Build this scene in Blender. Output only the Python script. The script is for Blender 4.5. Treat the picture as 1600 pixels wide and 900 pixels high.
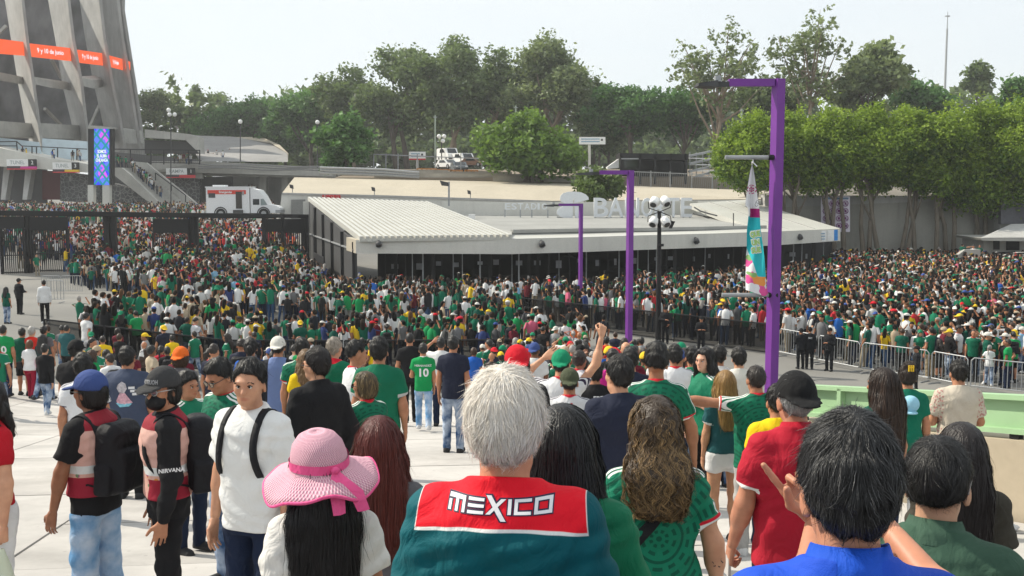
import bpy, math, random, time
import numpy as np
from mathutils import Vector, Matrix
T0 = time.time()
random.seed(7); RNG = np.random.default_rng(11)
for _o in list(bpy.data.objects): bpy.data.objects.remove(_o)
SC = bpy.context.scene
COL = SC.collection
R = math.radians
# ------------------------------------------------------------------ camera
CAMZ = 6.5; FPX = 1600.0; PITCH = math.atan(150/1600)
cam = bpy.data.objects.new('camera', bpy.data.cameras.new('camera')); COL.objects.link(cam)
cam.data.sensor_width = 36; cam.data.lens = 36; cam.data.clip_start = 0.1; cam.data.clip_end = 3000
cam.location = (0, 0, CAMZ); cam.rotation_euler = (math.pi/2-PITCH, 0, 0)
SC.camera = cam
# ------------------------------------------------------------------ sky, sun, exposure
SUN_EL, SUN_AZ = R(42), R(-68)          # azimuth measured from +Y towards +X: the sun stands ahead on the left
wd = bpy.data.worlds.new('World'); SC.world = wd; wd.use_nodes = True
_nt = wd.node_tree; _nt.nodes.clear()
_out = _nt.nodes.new('ShaderNodeOutputWorld'); _bg = _nt.nodes.new('ShaderNodeBackground')
_sky = _nt.nodes.new('ShaderNodeTexSky'); _sky.sky_type = 'NISHITA'; _sky.sun_disc = False
_sky.sun_elevation = SUN_EL; _sky.sun_rotation = SUN_AZ; _sky.altitude = 2200
_sky.air_density = 1.0; _sky.dust_density = 4.0; _sky.ozone_density = 1.0
_mx = _nt.nodes.new('ShaderNodeMix'); _mx.data_type = 'RGBA'
_tc = _nt.nodes.new('ShaderNodeTexCoord'); _mp = _nt.nodes.new('ShaderNodeMapping'); _mp.inputs['Scale'].default_value = (1.2, 1.2, 4)
_nz = _nt.nodes.new('ShaderNodeTexNoise'); _nz.inputs['Scale'].default_value = 2.2; _nz.inputs['Detail'].default_value = 5
_mr = _nt.nodes.new('ShaderNodeMapRange'); _mr.inputs[1].default_value = .3; _mr.inputs[2].default_value = .75
_mr.inputs[3].default_value = .80; _mr.inputs[4].default_value = .97
_nt.links.new(_tc.outputs['Generated'], _mp.inputs[0]); _nt.links.new(_mp.outputs[0], _nz.inputs['Vector'])
_nt.links.new(_nz.outputs[0], _mr.inputs[0]); _nt.links.new(_mr.outputs[0], _mx.inputs['Factor'])
_nt.links.new(_sky.outputs[0], _mx.inputs[6]); _mx.inputs[7].default_value = (5.7, 6.02, 6.1, 1)
_nt.links.new(_mx.outputs[2], _bg.inputs['Color']); _bg.inputs['Strength'].default_value = .15
_nt.links.new(_bg.outputs[0], _out.inputs['Surface'])
sun = bpy.data.objects.new('sun', bpy.data.lights.new('sun', 'SUN')); COL.objects.link(sun)
sun.data.energy = 4.8; sun.data.angle = R(.6); sun.data.color = (1, .93, .79)
_sd = Vector((math.sin(SUN_AZ)*math.cos(SUN_EL), math.cos(SUN_AZ)*math.cos(SUN_EL), math.sin(SUN_EL)))
sun.rotation_euler = _sd.to_track_quat('Z', 'Y').to_euler()
SC.view_settings.view_transform = 'Standard'; SC.view_settings.look = 'None'
SC.view_settings.exposure = 0.2; SC.view_settings.gamma = 1; SC.view_settings.use_curve_mapping = False
SC.cycles.max_bounces = 5; SC.cycles.diffuse_bounces = 2; SC.cycles.glossy_bounces = 2; SC.cycles.transparent_max_bounces = 12
# ------------------------------------------------------------------ helpers
def at(px, py, Y):
    """the world point that the photograph's pixel (1600x900) shows at world depth Y"""
    u = (px-800)/FPX; v = (450-py)/FPX
    dy = math.cos(PITCH)+v*math.sin(PITCH); dz = -math.sin(PITCH)+v*math.cos(PITCH)
    t = Y/dy
    return Vector((u*t, Y, CAMZ+dz*t))
def at_axis(px, py, t):
    u = (px-800)/FPX; v = (450-py)/FPX
    return Vector((u*t, t*(math.cos(PITCH)+v*math.sin(PITCH)), CAMZ+t*(-math.sin(PITCH)+v*math.cos(PITCH))))
def sstep(a, b, x):
    t = np.clip((x-a)/(b-a), 0, 1); return t*t*(3-2*t)
RB = np.array([[9.0, -4], [8.4, 3.0], [3.35, 12.8], [3.6, 14.5], [6.6, 32.2]])   # right edge of the ramp (x, y)
def ramp_edge(y): return np.interp(y, RB[:, 1], RB[:, 0])
def plaza_z(x, y):
    n = np.minimum(1.2, .12*np.maximum(0, -np.asarray(x, float)-10))*(1-.75*sstep(46, 64, y))
    return n+np.interp(y, [70, 112, 180, 260], [0, 2.7, 3.6, 3.6])*sstep(-5, -20, x)
def ground_z(x, y):
    r = 4.75-.15*np.asarray(y, float)+np.minimum(1.2, .12*np.maximum(0, -np.asarray(x, float)-10))*sstep(10, 30, y)
    p = plaza_z(x, y)
    return np.where((np.asarray(x) < ramp_edge(y)) & (np.asarray(y) < 32.2), np.maximum(r, p), p)
def gz(x, y): return float(ground_z(x, y))

class NT:
    """small node-tree writer: arguments are sockets or plain values"""
    def __init__(s, name):
        s.m = bpy.data.materials.new(name); s.m.use_nodes = True; s.t = s.m.node_tree; s.t.nodes.clear()
        s.o = s.t.nodes.new('ShaderNodeOutputMaterial')
    def put(s, sock, v):
        if v is None: return
        if isinstance(v, bpy.types.NodeSocket): s.t.links.new(v, sock)
        elif isinstance(v, (tuple, list)):
            n = len(sock.default_value); v = tuple(v)+(1,)*(n-len(v)); sock.default_value = v[:n]
        else: sock.default_value = v
    def node(s, ty, ins=None, **kw):
        n = s.t.nodes.new('ShaderNode'+ty)
        for k, v in kw.items(): setattr(n, k, v)
        for k, v in (ins or {}).items(): s.put(n.inputs[k], v)
        return n
    def math(s, op, a, b=None, c=None):
        n = s.t.nodes.new('ShaderNodeMath'); n.operation = op
        for i, v in enumerate((a, b, c)): s.put(n.inputs[i], v)
        return n.outputs[0]
    def mix(s, f, a, b, blend='MIX'):
        n = s.t.nodes.new('ShaderNodeMix'); n.data_type = 'RGBA'; n.blend_type = blend
        s.put(n.inputs[0], f); s.put(n.inputs[6], a); s.put(n.inputs[7], b); return n.outputs[2]
    def attr(s, name): return s.node('Attribute', attribute_name=name).outputs['Fac']
    def attrc(s, name): return s.node('Attribute', attribute_name=name).outputs['Color']
    def obj(s): return s.node('TexCoord').outputs['Object']
    def xyz(s, v=None):
        n = s.node('SeparateXYZ'); s.put(n.inputs[0], v or s.obj()); return n.outputs
    def comb(s, x, y, z):
        n = s.node('CombineXYZ'); s.put(n.inputs[0], x); s.put(n.inputs[1], y); s.put(n.inputs[2], z); return n.outputs[0]
    def rng(s, v, a, b, c=0., d=1.):
        n = s.node('MapRange'); s.put(n.inputs[0], v)
        for i, q in enumerate((a, b, c, d)): s.put(n.inputs[i+1], q)
        return n.outputs[0]
    def noise(s, scale, detail=3, vec=None, dist=0., rough=.5):
        n = s.node('TexNoise', {'Scale': scale, 'Detail': detail, 'Distortion': dist, 'Roughness': rough}); s.put(n.inputs['Vector'], vec or s.obj()); return n.outputs[0]
    def bump(s, h, strength=.3, dist=.02):
        n = s.node('Bump', {'Strength': strength, 'Distance': dist, 'Height': h}); return n.outputs[0]
    def bsdf(s, color, rough=.7, normal=None, metal=0., spec=.3, **kw):
        n = s.node('BsdfPrincipled', {'Base Color': color, 'Roughness': rough, 'Metallic': metal, 'Specular IOR Level': spec})
        if normal is not None: s.put(n.inputs['Normal'], normal)
        for k, v in kw.items(): s.put(n.inputs[k.replace('_', ' ')], v)
        s.t.links.new(n.outputs[0], s.o.inputs['Surface']); return s.m
_MC = {}
def srgb(r, g, b):
    f = lambda c: ((c/255+.055)/1.055)**2.4 if c > 10 else c/255/12.92
    return (f(r), f(g), f(b))
def plain(name, c, rough=.6, metal=0., spec=.3, var=.12, scale=6., bump=0.):
    k = (name, c, rough, metal)
    if k not in _MC:
        t = NT(name); n = t.noise(scale, 4)
        col = t.mix(t.rng(n, .3, .7), tuple(v*(1-var) for v in c), tuple(min(1, v*(1+var)) for v in c))
        _MC[k] = t.bsdf(col, rough, t.bump(n, bump) if bump else None, metal, spec)
    return _MC[k]
def concrete(name, c, stain=.25, scale=.35, fine=8., rough=.85, streak=0., spots=0):
    t = NT(name); a = t.noise(scale, 6, rough=.65); b = t.noise(fine, 4)
    col = t.mix(t.rng(a, .3, .72), tuple(v*(1-stain) for v in c), tuple(v*(1+stain*.3) for v in c))
    col = t.mix(t.math('MULTIPLY', t.rng(b, .35, .75), .18), col, tuple(v*.6 for v in c))
    if spots:
        v = t.node('TexVoronoi', {'Scale': 5.}); t.put(v.inputs['Vector'], t.obj()); col = t.mix(t.math('MULTIPLY', t.math('LESS_THAN', v.outputs['Distance'], .085), .4), col, tuple(q*.35 for q in c)); w = t.noise(2.2, 6, dist=1.2, rough=.7); col = t.mix(t.rng(w, .56, .74, 0, .30), col, tuple(q*.5 for q in c))
    if streak:
        x = t.xyz(); v = t.comb(t.math('MULTIPLY', x[0], 1.4), t.math('MULTIPLY', x[1], 1.4), t.math('MULTIPLY', x[2], .12))
        s_ = t.noise(1.6, 5, v); col = t.mix(t.rng(s_, .5, .8, 0, streak), col, tuple(v*.45 for v in c))
    return t.bsdf(col, rough, t.bump(b, .25, .01), 0, .25)
def emit(name, c, s=1.):
    t = NT(name); e = t.node('Emission', {'Color': c, 'Strength': s}); t.t.links.new(e.outputs[0], t.o.inputs['Surface']); return t.m

def mesh_np(name, V, Q=None, T=None, smooth=True, attrs=None, cols=None):
    V = np.asarray(V, np.float32).reshape(-1, 3); me = bpy.data.meshes.new(name); me.vertices.add(len(V)); me.vertices.foreach_set('co', V.ravel())
    Q = np.zeros((0, 4), np.int32) if Q is None else np.asarray(Q, np.int32); T = np.zeros((0, 3), np.int32) if T is None else np.asarray(T, np.int32)
    nl = len(Q)*4+len(T)*3; me.loops.add(nl); me.polygons.add(len(Q)+len(T))
    me.loops.foreach_set('vertex_index', np.concatenate([Q.ravel(), T.ravel()]).astype(np.int32))
    me.polygons.foreach_set('loop_start', np.concatenate([np.arange(len(Q))*4, len(Q)*4+np.arange(len(T))*3]).astype(np.int32))
    try: me.polygons.foreach_set('loop_total', np.concatenate([np.full(len(Q), 4), np.full(len(T), 3)]).astype(np.int32))
    except Exception: pass
    me.update(calc_edges=True)
    me.polygons.foreach_set('use_smooth', np.full(len(Q)+len(T), smooth))
    for k, a in (attrs or {}).items():
        at_ = me.attributes.new(k, 'FLOAT', 'POINT'); at_.data.foreach_set('value', np.asarray(a, np.float32))
    for k, a in (cols or {}).items():
        at_ = me.attributes.new(k, 'FLOAT_COLOR', 'POINT'); a = np.asarray(a, np.float32)
        if a.shape[1] == 3: a = np.concatenate([a, np.ones((len(a), 1), np.float32)], 1)
        at_.data.foreach_set('color', a.ravel())
    return me
def link(name, me, mat=None, parent=None, loc=None):
    o = bpy.data.objects.new(name, me); COL.objects.link(o)
    if mat is not None and me is not None and len(me.materials) == 0: me.materials.append(mat)
    if parent is not None: o.parent = parent
    if loc is not None: o.location = loc
    return o
def tag(o, label=None, cat=None, group=None, kind=None):
    if label: o['label'] = label
    if cat: o['category'] = cat
    if group: o['group'] = group
    if kind: o['kind'] = kind
    return o
def thing(name, label, cat, loc=(0, 0, 0), rz=0., group=None):
    o = bpy.data.objects.new(name, None); COL.objects.link(o); o.location = loc; o.rotation_euler = (0, 0, rz); o.empty_display_size = .2
    return tag(o, label, cat, group)
class MB:
    """collects boxes, bars, tubes and polygons, then links them as one mesh object"""
    def __init__(s): s.v = []; s.f = []
    def add(s, vs, fs):
        b = len(s.v); s.v += [tuple(p) for p in vs]; s.f += [tuple(i+b for i in f) for f in fs]; return s
    def hexa(s, lo4, hi4):
        return s.add(list(lo4)+list(hi4), [(3, 2, 1, 0), (4, 5, 6, 7), (0, 1, 5, 4), (1, 2, 6, 5), (2, 3, 7, 6), (3, 0, 4, 7)])
    def box(s, x0, x1, y0, y1, z0, z1):
        return s.hexa([(x0, y0, z0), (x1, y0, z0), (x1, y1, z0), (x0, y1, z0)], [(x0, y0, z1), (x1, y0, z1), (x1, y1, z1), (x0, y1, z1)])
    def bar(s, a, b, w, h=None, up=(0, 0, 1)):
        a, b = Vector(a), Vector(b); h = h or w; d = (b-a).normalized(); u = Vector(up)
        if abs(d.dot(u)) > .98: u = Vector((0, 1, 0))
        r = d.cross(u).normalized()*w/2; u = r.cross(d).normalized()*h/2
        return s.hexa([a-r-u, a+r-u, a+r+u, a-r+u], [b-r-u, b+r-u, b+r+u, b-r+u])
    def prism(s, poly, off):
        """poly: list of 3-D points (ccw seen from the front), off: extrusion vector away from the viewer"""
        n = len(poly); off = Vector(off); p = [Vector(q) for q in poly]; q = [v+off for v in p]
        return s.add(p+q, [tuple(range(n)), tuple(range(2*n-1, n-1, -1))]+[(i, i+n, (i+1) % n+n, (i+1) % n) for i in range(n)])
    def tube(s, pts, rad, n=8, caps=True):
        pts = [Vector(p) for p in pts]; rad = rad if hasattr(rad, '__len__') else [rad]*len(pts); base = len(s.v); u = None
        for i, p in enumerate(pts):
            d = (pts[min(i+1, len(pts)-1)]-pts[max(i-1, 0)]).normalized()
            if u is None: u = d.orthogonal().normalized()
            u = (u-d*u.dot(d)).normalized(); w = d.cross(u)
            for k in range(n):
                a = 2*math.pi*k/n; s.v.append(tuple(p+(u*math.cos(a)+w*math.sin(a))*rad[i]))
        for i in range(len(pts)-1):
            for k in range(n):
                a, b = base+i*n+k, base+i*n+(k+1) % n; s.f.append((a, b, b+n, a+n))
        if caps:
            s.f.append(tuple(base+k for k in range(n-1, -1, -1))); s.f.append(tuple(base+(len(pts)-1)*n+k for k in range(n)))
        return s
    def lathe(s, prof, c=(0, 0, 0), n=12):
        base = len(s.v)
        for r, z in prof:
            for k in range(n):
                a = 2*math.pi*k/n; s.v.append((c[0]+r*math.cos(a), c[1]+r*math.sin(a), c[2]+z))
        for i in range(len(prof)-1):
            for k in range(n):
                a, b = base+i*n+k, base+i*n+(k+1) % n; s.f.append((a, b, b+n, a+n))
        s.f.append(tuple(base+k for k in range(n-1, -1, -1))); s.f.append(tuple(base+(len(prof)-1)*n+k for k in range(n))); return s
    def mesh(s, name, smooth=False):
        me = bpy.data.meshes.new(name); me.from_pydata(s.v, [], s.f); me.update()
        if smooth: me.polygons.foreach_set('use_smooth', [True]*len(me.polygons))
        return me
    def build(s, name, mat, parent=None, smooth=False, loc=None): return link(name, s.mesh(name, smooth), mat, parent, loc)
def text_mesh(txt, size=1., bold=0., extrude=0., align='CENTER', space=1.):
    cu = bpy.data.curves.new('lettering', 'FONT'); cu.body = txt; cu.size = size; cu.align_x = align; cu.align_y = 'CENTER'; cu.offset = bold; cu.extrude = extrude
    cu.resolution_u = 3; cu.space_character = space
    o = bpy.data.objects.new('lettering', cu); COL.objects.link(o); dg = bpy.context.evaluated_depsgraph_get()
    me = bpy.data.meshes.new_from_object(o.evaluated_get(dg)); bpy.data.objects.remove(o); bpy.data.curves.remove(cu); return me
def text_on(name, txt, c, right, up, size, mat, parent=None, bold=0., extrude=.004, width=None, space=1.):
    """flat lettering centred on world point c"""
    me = text_mesh(txt, size, bold, extrude, 'CENTER', space)
    if width:
        n = len(me.vertices); a = np.empty(n*3, np.float32); me.vertices.foreach_get('co', a); a = a.reshape(-1, 3); a[:, 0] *= width/max(1e-6, np.ptp(a[:, 0])); me.vertices.foreach_set('co', a.ravel())
    o = link(name, me, mat); r = Vector(right).normalized(); u = Vector(up); u = (u-r*u.dot(r)).normalized(); n_ = r.cross(u)
    M = Matrix((r, u, n_)).transposed().to_4x4(); M.translation = Vector(c); o.matrix_world = M
    if parent is not None:
        o.parent = parent; o.matrix_parent_inverse = (Matrix.Translation(parent.location) @ parent.rotation_euler.to_matrix().to_4x4()).inverted()
    return o
# ------------------------------------------------------------------ the setting
def part(mb, name, mat, root, smooth=False, kind=None):
    """links mb (world coordinates) as a child of root"""
    o = mb.build(name, mat, root, smooth)
    if root is not None:
        top = root
        while top.parent is not None: top = top.parent
        if root.parent is None: o.matrix_parent_inverse = Matrix.Translation(-top.location)
    if kind: o['kind'] = kind
    return o
def pp(pts, Y): return [at(p[0], p[1], p[2] if len(p) > 2 else Y) for p in pts]
def slab(pts, Y, off=(0, .3, 0), mb=None): return (mb or MB()).prism(pp(pts, Y), off)
M = {}
M['conc'] = concrete('weathered concrete', (.44, .43, .40), .3, .25, streak=.35)
M['concd'] = concrete('grey concrete', (.47, .465, .45), .28, .3, streak=.4)
M['beige'] = concrete('cream plaster', (.47, .42, .335), .12, .2, streak=.18)
M['beigew'] = concrete('pale plaster', (.62, .61, .565), .14, .2, streak=.2)
M['roofw'] = plain('white sheet metal', (.50, .495, .455), .4, 0, .4, .05, .4)
M['roofg'] = concrete('grey roofing felt', (.33, .33, .315), .2, .35, 5)
M['black'] = plain('black painted steel', (.012, .012, .014), .5)
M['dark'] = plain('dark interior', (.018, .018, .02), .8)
M['dgrey'] = plain('dark grey sheet', (.06, .06, .062), .6, bump=.2, scale=2)
M['steel'] = plain('galvanised steel', (.33, .34, .35), .55, .45, .4)
M['white'] = plain('white paint', (.78, .78, .77), .45, var=.05)
M['purple'] = plain('purple paint', (.165, .038, .265), .38, var=.06, scale=2)
M['glass'] = plain('dark window glass', (.02, .025, .03), .08, 0, .6, .05)
M['lblue'] = plain('pale blue glazing', (.50, .60, .66), .25, 0, .5, .1, .8)
M['red'] = plain('red sign paint', (.55, .03, .04), .5)
M['stone'] = None
def _stone():
    t = NT('dark rubble stone'); v = t.node('TexVoronoi', {'Scale': 1.6}, feature='DISTANCE_TO_EDGE'); t.put(v.inputs['Vector'], t.obj()); n = t.noise(2.5, 3)
    c = t.mix(t.rng(n, .3, .7), (.05, .052, .055), (.12, .12, .125)); c = t.mix(t.rng(v.outputs['Distance'], 0, .07), (.28, .28, .27), c); return t.bsdf(c, .9, t.bump(v.outputs['Distance'], .5, .05))
M['stone'] = _stone()
def _asphalt():
    t = NT('plaza paving'); a = t.noise(.12, 5); b = t.noise(14, 3); c = t.mix(t.rng(a, .35, .7), (.17, .165, .155), (.245, .235, .215)); c = t.mix(t.rng(b, .3, .8, 0, .3), c, (.13, .13, .13)); return t.bsdf(c, .9, t.bump(b, .3, .01))
M['plaza'] = _asphalt()
# ground: one sheet to the horizon, raised towards the stadium
xs = np.concatenate([[-900, -600, -300, -180], np.arange(-130, 70, 5.), [90, 140, 300, 600, 900]]); ys = np.concatenate([[-60, -10], np.arange(0, 270, 6.), [300, 400, 700, 1200]])
GX, GY = np.meshgrid(xs, ys, indexing='ij'); GZ = plaza_z(GX, GY); V = np.stack([GX, GY, GZ], -1).reshape(-1, 3); ny = len(ys)
ii = (np.arange(len(xs)-1)[:, None]*ny+np.arange(ny-1)[None]).ravel(); tag(link('ground', mesh_np('ground', V, np.stack([ii, ii+ny, ii+ny+1, ii+1], 1)), M['plaza']), kind='structure')
# the ramp we stand on: a bed with concrete slabs laid on it, joints open between them
RZ = lambda x, y: 4.75-.15*y+float(min(1.2, .12*max(0, -x-10))*sstep(10, 30, np.float64(y)))
mb = MB(); ry = [-6, -2, 3, 8, 12.8, 14.5, 20, 26, 32.1]; rx = [-60, -40, -26, -20, -15, -10, -5, 0]
for j in range(len(ry)-1):
    y0, y1 = ry[j], ry[j+1]; e0, e1 = float(ramp_edge(y0)), float(ramp_edge(y1)); c0 = rx+[e0]; c1 = rx+[e1]
    for i in range(len(rx)): mb.add([(c0[i], y0, RZ(c0[i], y0)-.045), (c0[i+1], y0, RZ(c0[i+1], y0)-.045), (c1[i+1], y1, RZ(c1[i+1], y1)-.045), (c1[i], y1, RZ(c1[i], y1)-.045)], [(0, 1, 2, 3)])
    mb.add([(e0, y0, -.5), (e1, y1, -.5), (e1, y1, RZ(e1, y1)-.045), (e0, y0, RZ(e0, y0)-.045)], [(3, 2, 1, 0)])
rampo = mb.build('ramp', concrete('joint filler', (.13, .125, .12))); tag(rampo, kind='structure')
slm = concrete('pale ramp concrete', (.56, .535, .51), .32, .45, 9, spots=1); slm2 = concrete('pale ramp concrete worn', (.51, .485, .46), .36, .6, 9, spots=1)
rot = R(10); cr, sr = math.cos(rot), math.sin(rot); rgl = random.Random(3)
for i in range(-16, 7):
    for j in range(-1, 17):
        q = []
        for a, b in ((0, 0), (1, 0), (1, 1), (0, 1)):
            u = (i+a)*2.6+(.012 if a == 0 else -.012); v = j*2.05+b*2.05+(.011 if b == 0 else -.011); q.append((u*cr-v*sr, u*sr+v*cr))
        cx, cy = sum(p[0] for p in q)/4, sum(p[1] for p in q)/4
        if cy < -1.5 or cy > 32.5 or abs(cx)*1600/max(cy, 1.2) > 1250: continue
        for k_ in range(len(RB)):
            if k_ < len(RB)-1: a_, b_ = RB[k_], RB[k_+1]; hf = lambda p: (p[0]-a_[0])*(b_[1]-a_[1])-(p[1]-a_[1])*(b_[0]-a_[0])+.02; use = min(p[1] for p in q) < b_[1] and max(p[1] for p in q) > a_[1] if q else False
            else: hf = lambda p: p[1]-32.1; use = True
            if not use: continue
            o_ = []
            for m_ in range(len(q)):
                p0, p1 = q[m_], q[(m_+1) % len(q)]; h0, h1 = hf(p0), hf(p1)
                if h0 <= 0: o_.append(p0)
                if (h0 < 0) != (h1 < 0): t_ = h0/(h0-h1); o_.append((p0[0]+(p1[0]-p0[0])*t_, p0[1]+(p1[1]-p0[1])*t_))
            q = o_
        if len(q) < 3: continue
        dz = rgl.uniform(-.003, .003); s_ = MB().prism([(x, y, RZ(x, y)+dz) for x, y in q], (0, 0, -.04))
        o = s_.build('slab', slm if rgl.random() < .7 else slm2, rampo)
# parapet on the ramp's right: beige blocks carrying green steel panels
PA, PB = Vector((3.45, 12.7, 0)), Vector((7.35, 5.3, 0)); pd = (PB-PA).normalized(); pn = Vector((pd.y, -pd.x, 0)); 
if pn.x > 0: pn = -pn
root = thing('parapet', 'long parapet of cream concrete blocks under pale green steel panels beside the ramp', 'parapet', (PA.x, PA.y, RZ(PA.x, PA.y)))
cb = concrete('cream block', (.47, .40, .30), .12, .8, 12); gp = plain('pale green paint', (.33, .50, .29), .5, var=.07, scale=3); n = 5; L = (PB-PA).length
for i in range(n):
    a, b = PA+pd*(L*i/n+.01), PA+pd*(L*(i+1)/n-.01)
    za, zb = RZ(a.x, a.y), RZ(b.x, b.y); h = .80; mb = MB(); ctr = []
    mb.hexa([a+Vector((0, 0, za-.3)), b+Vector((0, 0, zb-.3)), b-pn*.35+Vector((0, 0, zb-.3)), a-pn*.35+Vector((0, 0, za-.3))], [a+Vector((0, 0, za+h)), b+Vector((0, 0, zb+h)), b-pn*.35+Vector((0, 0, zb+h)), a-pn*.35+Vector((0, 0, za+h))]); part(mb, 'block', cb, root)
    o = -pn*.12; z0, z1 = .88, 1.22; A0, B0 = a+o, b+o; pl = MB(); u = Vector((0, 0, 1))
    pl.hexa([A0+u*(za+z0), B0+u*(zb+z0), B0-pn*.03+u*(zb+z0), A0-pn*.03+u*(za+z0)], [A0+u*(za+z1), B0+u*(zb+z1), B0-pn*.03+u*(zb+z1), A0-pn*.03+u*(za+z1)]); po = part(pl, 'panel', gp, root)
    fr = MB(); fo_ = pn*.02; A0, B0 = A0+fo_, B0+fo_; fr.bar(A0+u*(za+z1), B0+u*(zb+z1), .12, .05); fr.bar(A0+u*(za+z0), B0+u*(zb+z0), .12, .05)
    for t in (.01, .5, .985): p = A0.lerp(B0, t); zz = za+(zb-za)*t; fr.bar(p+u*(zz+z0), p+u*(zz+z1), .06, .12, (pn.x, pn.y, 0))
    fr.build('panel_frame', gp, po)
    for t in (.12, .88): p = A0.lerp(B0, t); zz = za+(zb-za)*t; part(MB().bar(p+u*(zz+h), p+u*(zz+z0), .08, .10, (pd.x, pd.y, 0)), 'foot', M['black'], root)
# ------------------------------------------------------------------ stadium
stz = at(30, 330, 180).z
sta = thing('stadium', 'huge grey concrete stadium with leaning fins and orange light bands', 'stadium', (at(60, 250, 180).x, 180, 4.8))
FIN = [(170, [(-60, 8, 36), (0, 7.5, 38), (60, 17, 45), (130, 28, 55), (190, 39, 63), (245, 50, 71)]), (182, [(-60, 66, 104), (0, 75, 110), (60, 86, 117), (130, 97, 130), (190, 111, 137), (245, 121, 144)]),
       (196, [(-60, 116, 152), (0, 124, 159), (60, 133, 166), (130, 146, 178), (190, 160, 191), (245, 172, 200)]), (212, [(-60, 154, 187), (0, 158, 187), (60, 167, 194), (130, 175, 206), (190, 188, 215), (245, 199, 224)]), (230, [(-60, 186, 206), (-10, 186, 196), (15, 186, 195), (60, 190, 202), (130, 199, 213), (190, 212, 222), (245, 220, 229)]), (160, [(-60, -70, -30), (0, -66, -30), (130, -40, -18), (245, -10, 0)])]
for Y, lv in FIN:
    mb = MB(); rings = []
    for y, l, r in lv: rings.append([at(r, y, Y), at(r-4.5, y, Y+.1), at(l, y, Y+9), at(l+9, y, Y+10)])
    for a, b in zip(rings[:-1], rings[1:]):
        for k in range(4): mb.add([a[k], a[(k+1) % 4], b[(k+1) % 4], b[k]], [(0, 1, 2, 3)])
    mb.add(rings[0], [(0, 1, 2, 3)]); part(mb, 'fin', M['concd'], sta)
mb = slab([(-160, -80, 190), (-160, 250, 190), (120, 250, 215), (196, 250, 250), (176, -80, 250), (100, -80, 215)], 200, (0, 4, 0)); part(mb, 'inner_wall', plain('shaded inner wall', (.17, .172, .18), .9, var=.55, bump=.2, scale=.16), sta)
for pts in ([(-40, 105, 166), (-40, 118, 166), (30, 130, 174), (30, 119, 174)], [(50, 119.5, 173), (52, 131, 173), (101, 138, 186), (100, 127, 186)], [(122, 119.5, 186), (124, 133, 186), (149, 130, 199), (148, 118, 199)]):
    part(slab(pts, 170, (0, 6, 0)), 'concourse', M['conc'], sta)
for pts in ([(-40, 186, 163), (-40, 212, 163), (55, 215, 175), (52, 193, 175)], [(58, 192, 173), (60, 215, 173), (128, 218, 187), (126, 196, 187)], [(132, 196, 186), (134, 219, 186), (172, 219, 199), (170, 197, 199)], [(184, 199, 198), (186, 222, 198), (212, 222, 214), (208, 202, 214)]):
    part(slab(pts, 170, (0, 5, 0)), 'parapet_wall', M['conc'], sta)
for a, b in (((80, 92, 190), (96, 122, 196)), ((140, 200, 200), (155, 165, 206)), ((10, 40, 190), (-5, 55, 190)), ((70, 170, 192), (95, 195, 200))):
    part(MB().bar(at(*a), at(*b), .5), 'brace', M['conc'], sta)
ora = emit('orange light panel', srgb(255, 100, 55), .95); led_t = emit('light lettering', (1, .8, .85), 1.1)
for i, (q, tx) in enumerate(([[(-45, 55, 163), (-45, 80, 163), (37, 86.5, 172), (37, 65.5, 172)], (12, 73, 169.6, 32)], [[(44, 67.5, 171.5), (45, 88, 171.5), (110, 95, 184), (110, 75, 184)], (77, 81, 177.6, 41)], [[(117, 77, 183), (118, 97, 183), (159, 102, 198), (159, 83, 198)], (139, 89.5, 190.6, 25)], [[(168, 86, 198), (169, 104, 198), (191, 109.5, 214), (191, 92, 214)], (179, 97.5, 205.4, 15)], [[(196, 94, 212), (196, 107, 212), (202, 109, 219), (202, 96, 219)], None])):
    lo = part(slab(q, 180, (0, .6, 0)), 'light_panel', ora, sta)
    if tx:
        P = pp(q, 180); r = (P[3]-P[0]); c = at(tx[0], tx[1], tx[2]); r.normalize(); n_ = r.cross(Vector((0, 0, 1))).normalized(); w = tx[3]*tx[2]/1600/max(.3, r.x-(tx[0]-800)/-1600*-r.y)
        text_on('lettering', '9 y 10 de junio' if i else '10 de junio', c+n_*.25, r, (0, 0, 1), 1.1, led_t, None, .012, .01, w).parent = lo; 
part(slab([(-20, 213, 165), (-20, 246, 165), (66, 247, 165), (60, 222, 165)], 165), 'glazing', M['lblue'], sta); part(slab([(66, 216, 166), (66, 247, 166), (138, 250, 166), (136, 221, 166)], 165), 'glazing', M['lblue'], sta)
rl = MB()
for a, b in (((-20, 222), (26, 221)), ((26, 221), (34, 228)), ((34, 228), (136, 233)), ((-20, 228), (26, 228)), ((26, 221), (27, 236)), ((57, 230), (57, 240)), ((90, 231), (90, 246)), ((120, 232), (120, 250)), ((50, 229), (50, 240))): rl.bar(at(*a, 161), at(*b, 161), .14)
part(rl, 'railing', M['black'], sta)
tun = thing('tunnel_building', 'beige sloping tunnel entrance below the stadium, left of the tall screen', 'building', (at(60, 312, 160).x, 160, 4.7))
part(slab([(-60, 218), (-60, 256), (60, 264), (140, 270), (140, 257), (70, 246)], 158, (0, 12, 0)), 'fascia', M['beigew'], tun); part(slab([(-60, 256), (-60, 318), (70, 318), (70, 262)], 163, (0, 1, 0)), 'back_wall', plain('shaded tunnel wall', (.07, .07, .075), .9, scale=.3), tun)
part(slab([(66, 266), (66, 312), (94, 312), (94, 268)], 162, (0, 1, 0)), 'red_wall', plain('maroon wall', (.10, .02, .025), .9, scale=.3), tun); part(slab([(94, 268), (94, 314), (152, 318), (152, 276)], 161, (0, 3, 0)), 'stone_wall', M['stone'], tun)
for x in (6, 40): part(slab([(x, 258, 161), (x-5, 312, 159), (x+2, 312, 159), (x+10, 262, 161)], 160, (0, 1.5, 0)), 'pier', M['concd'], tun)
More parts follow.
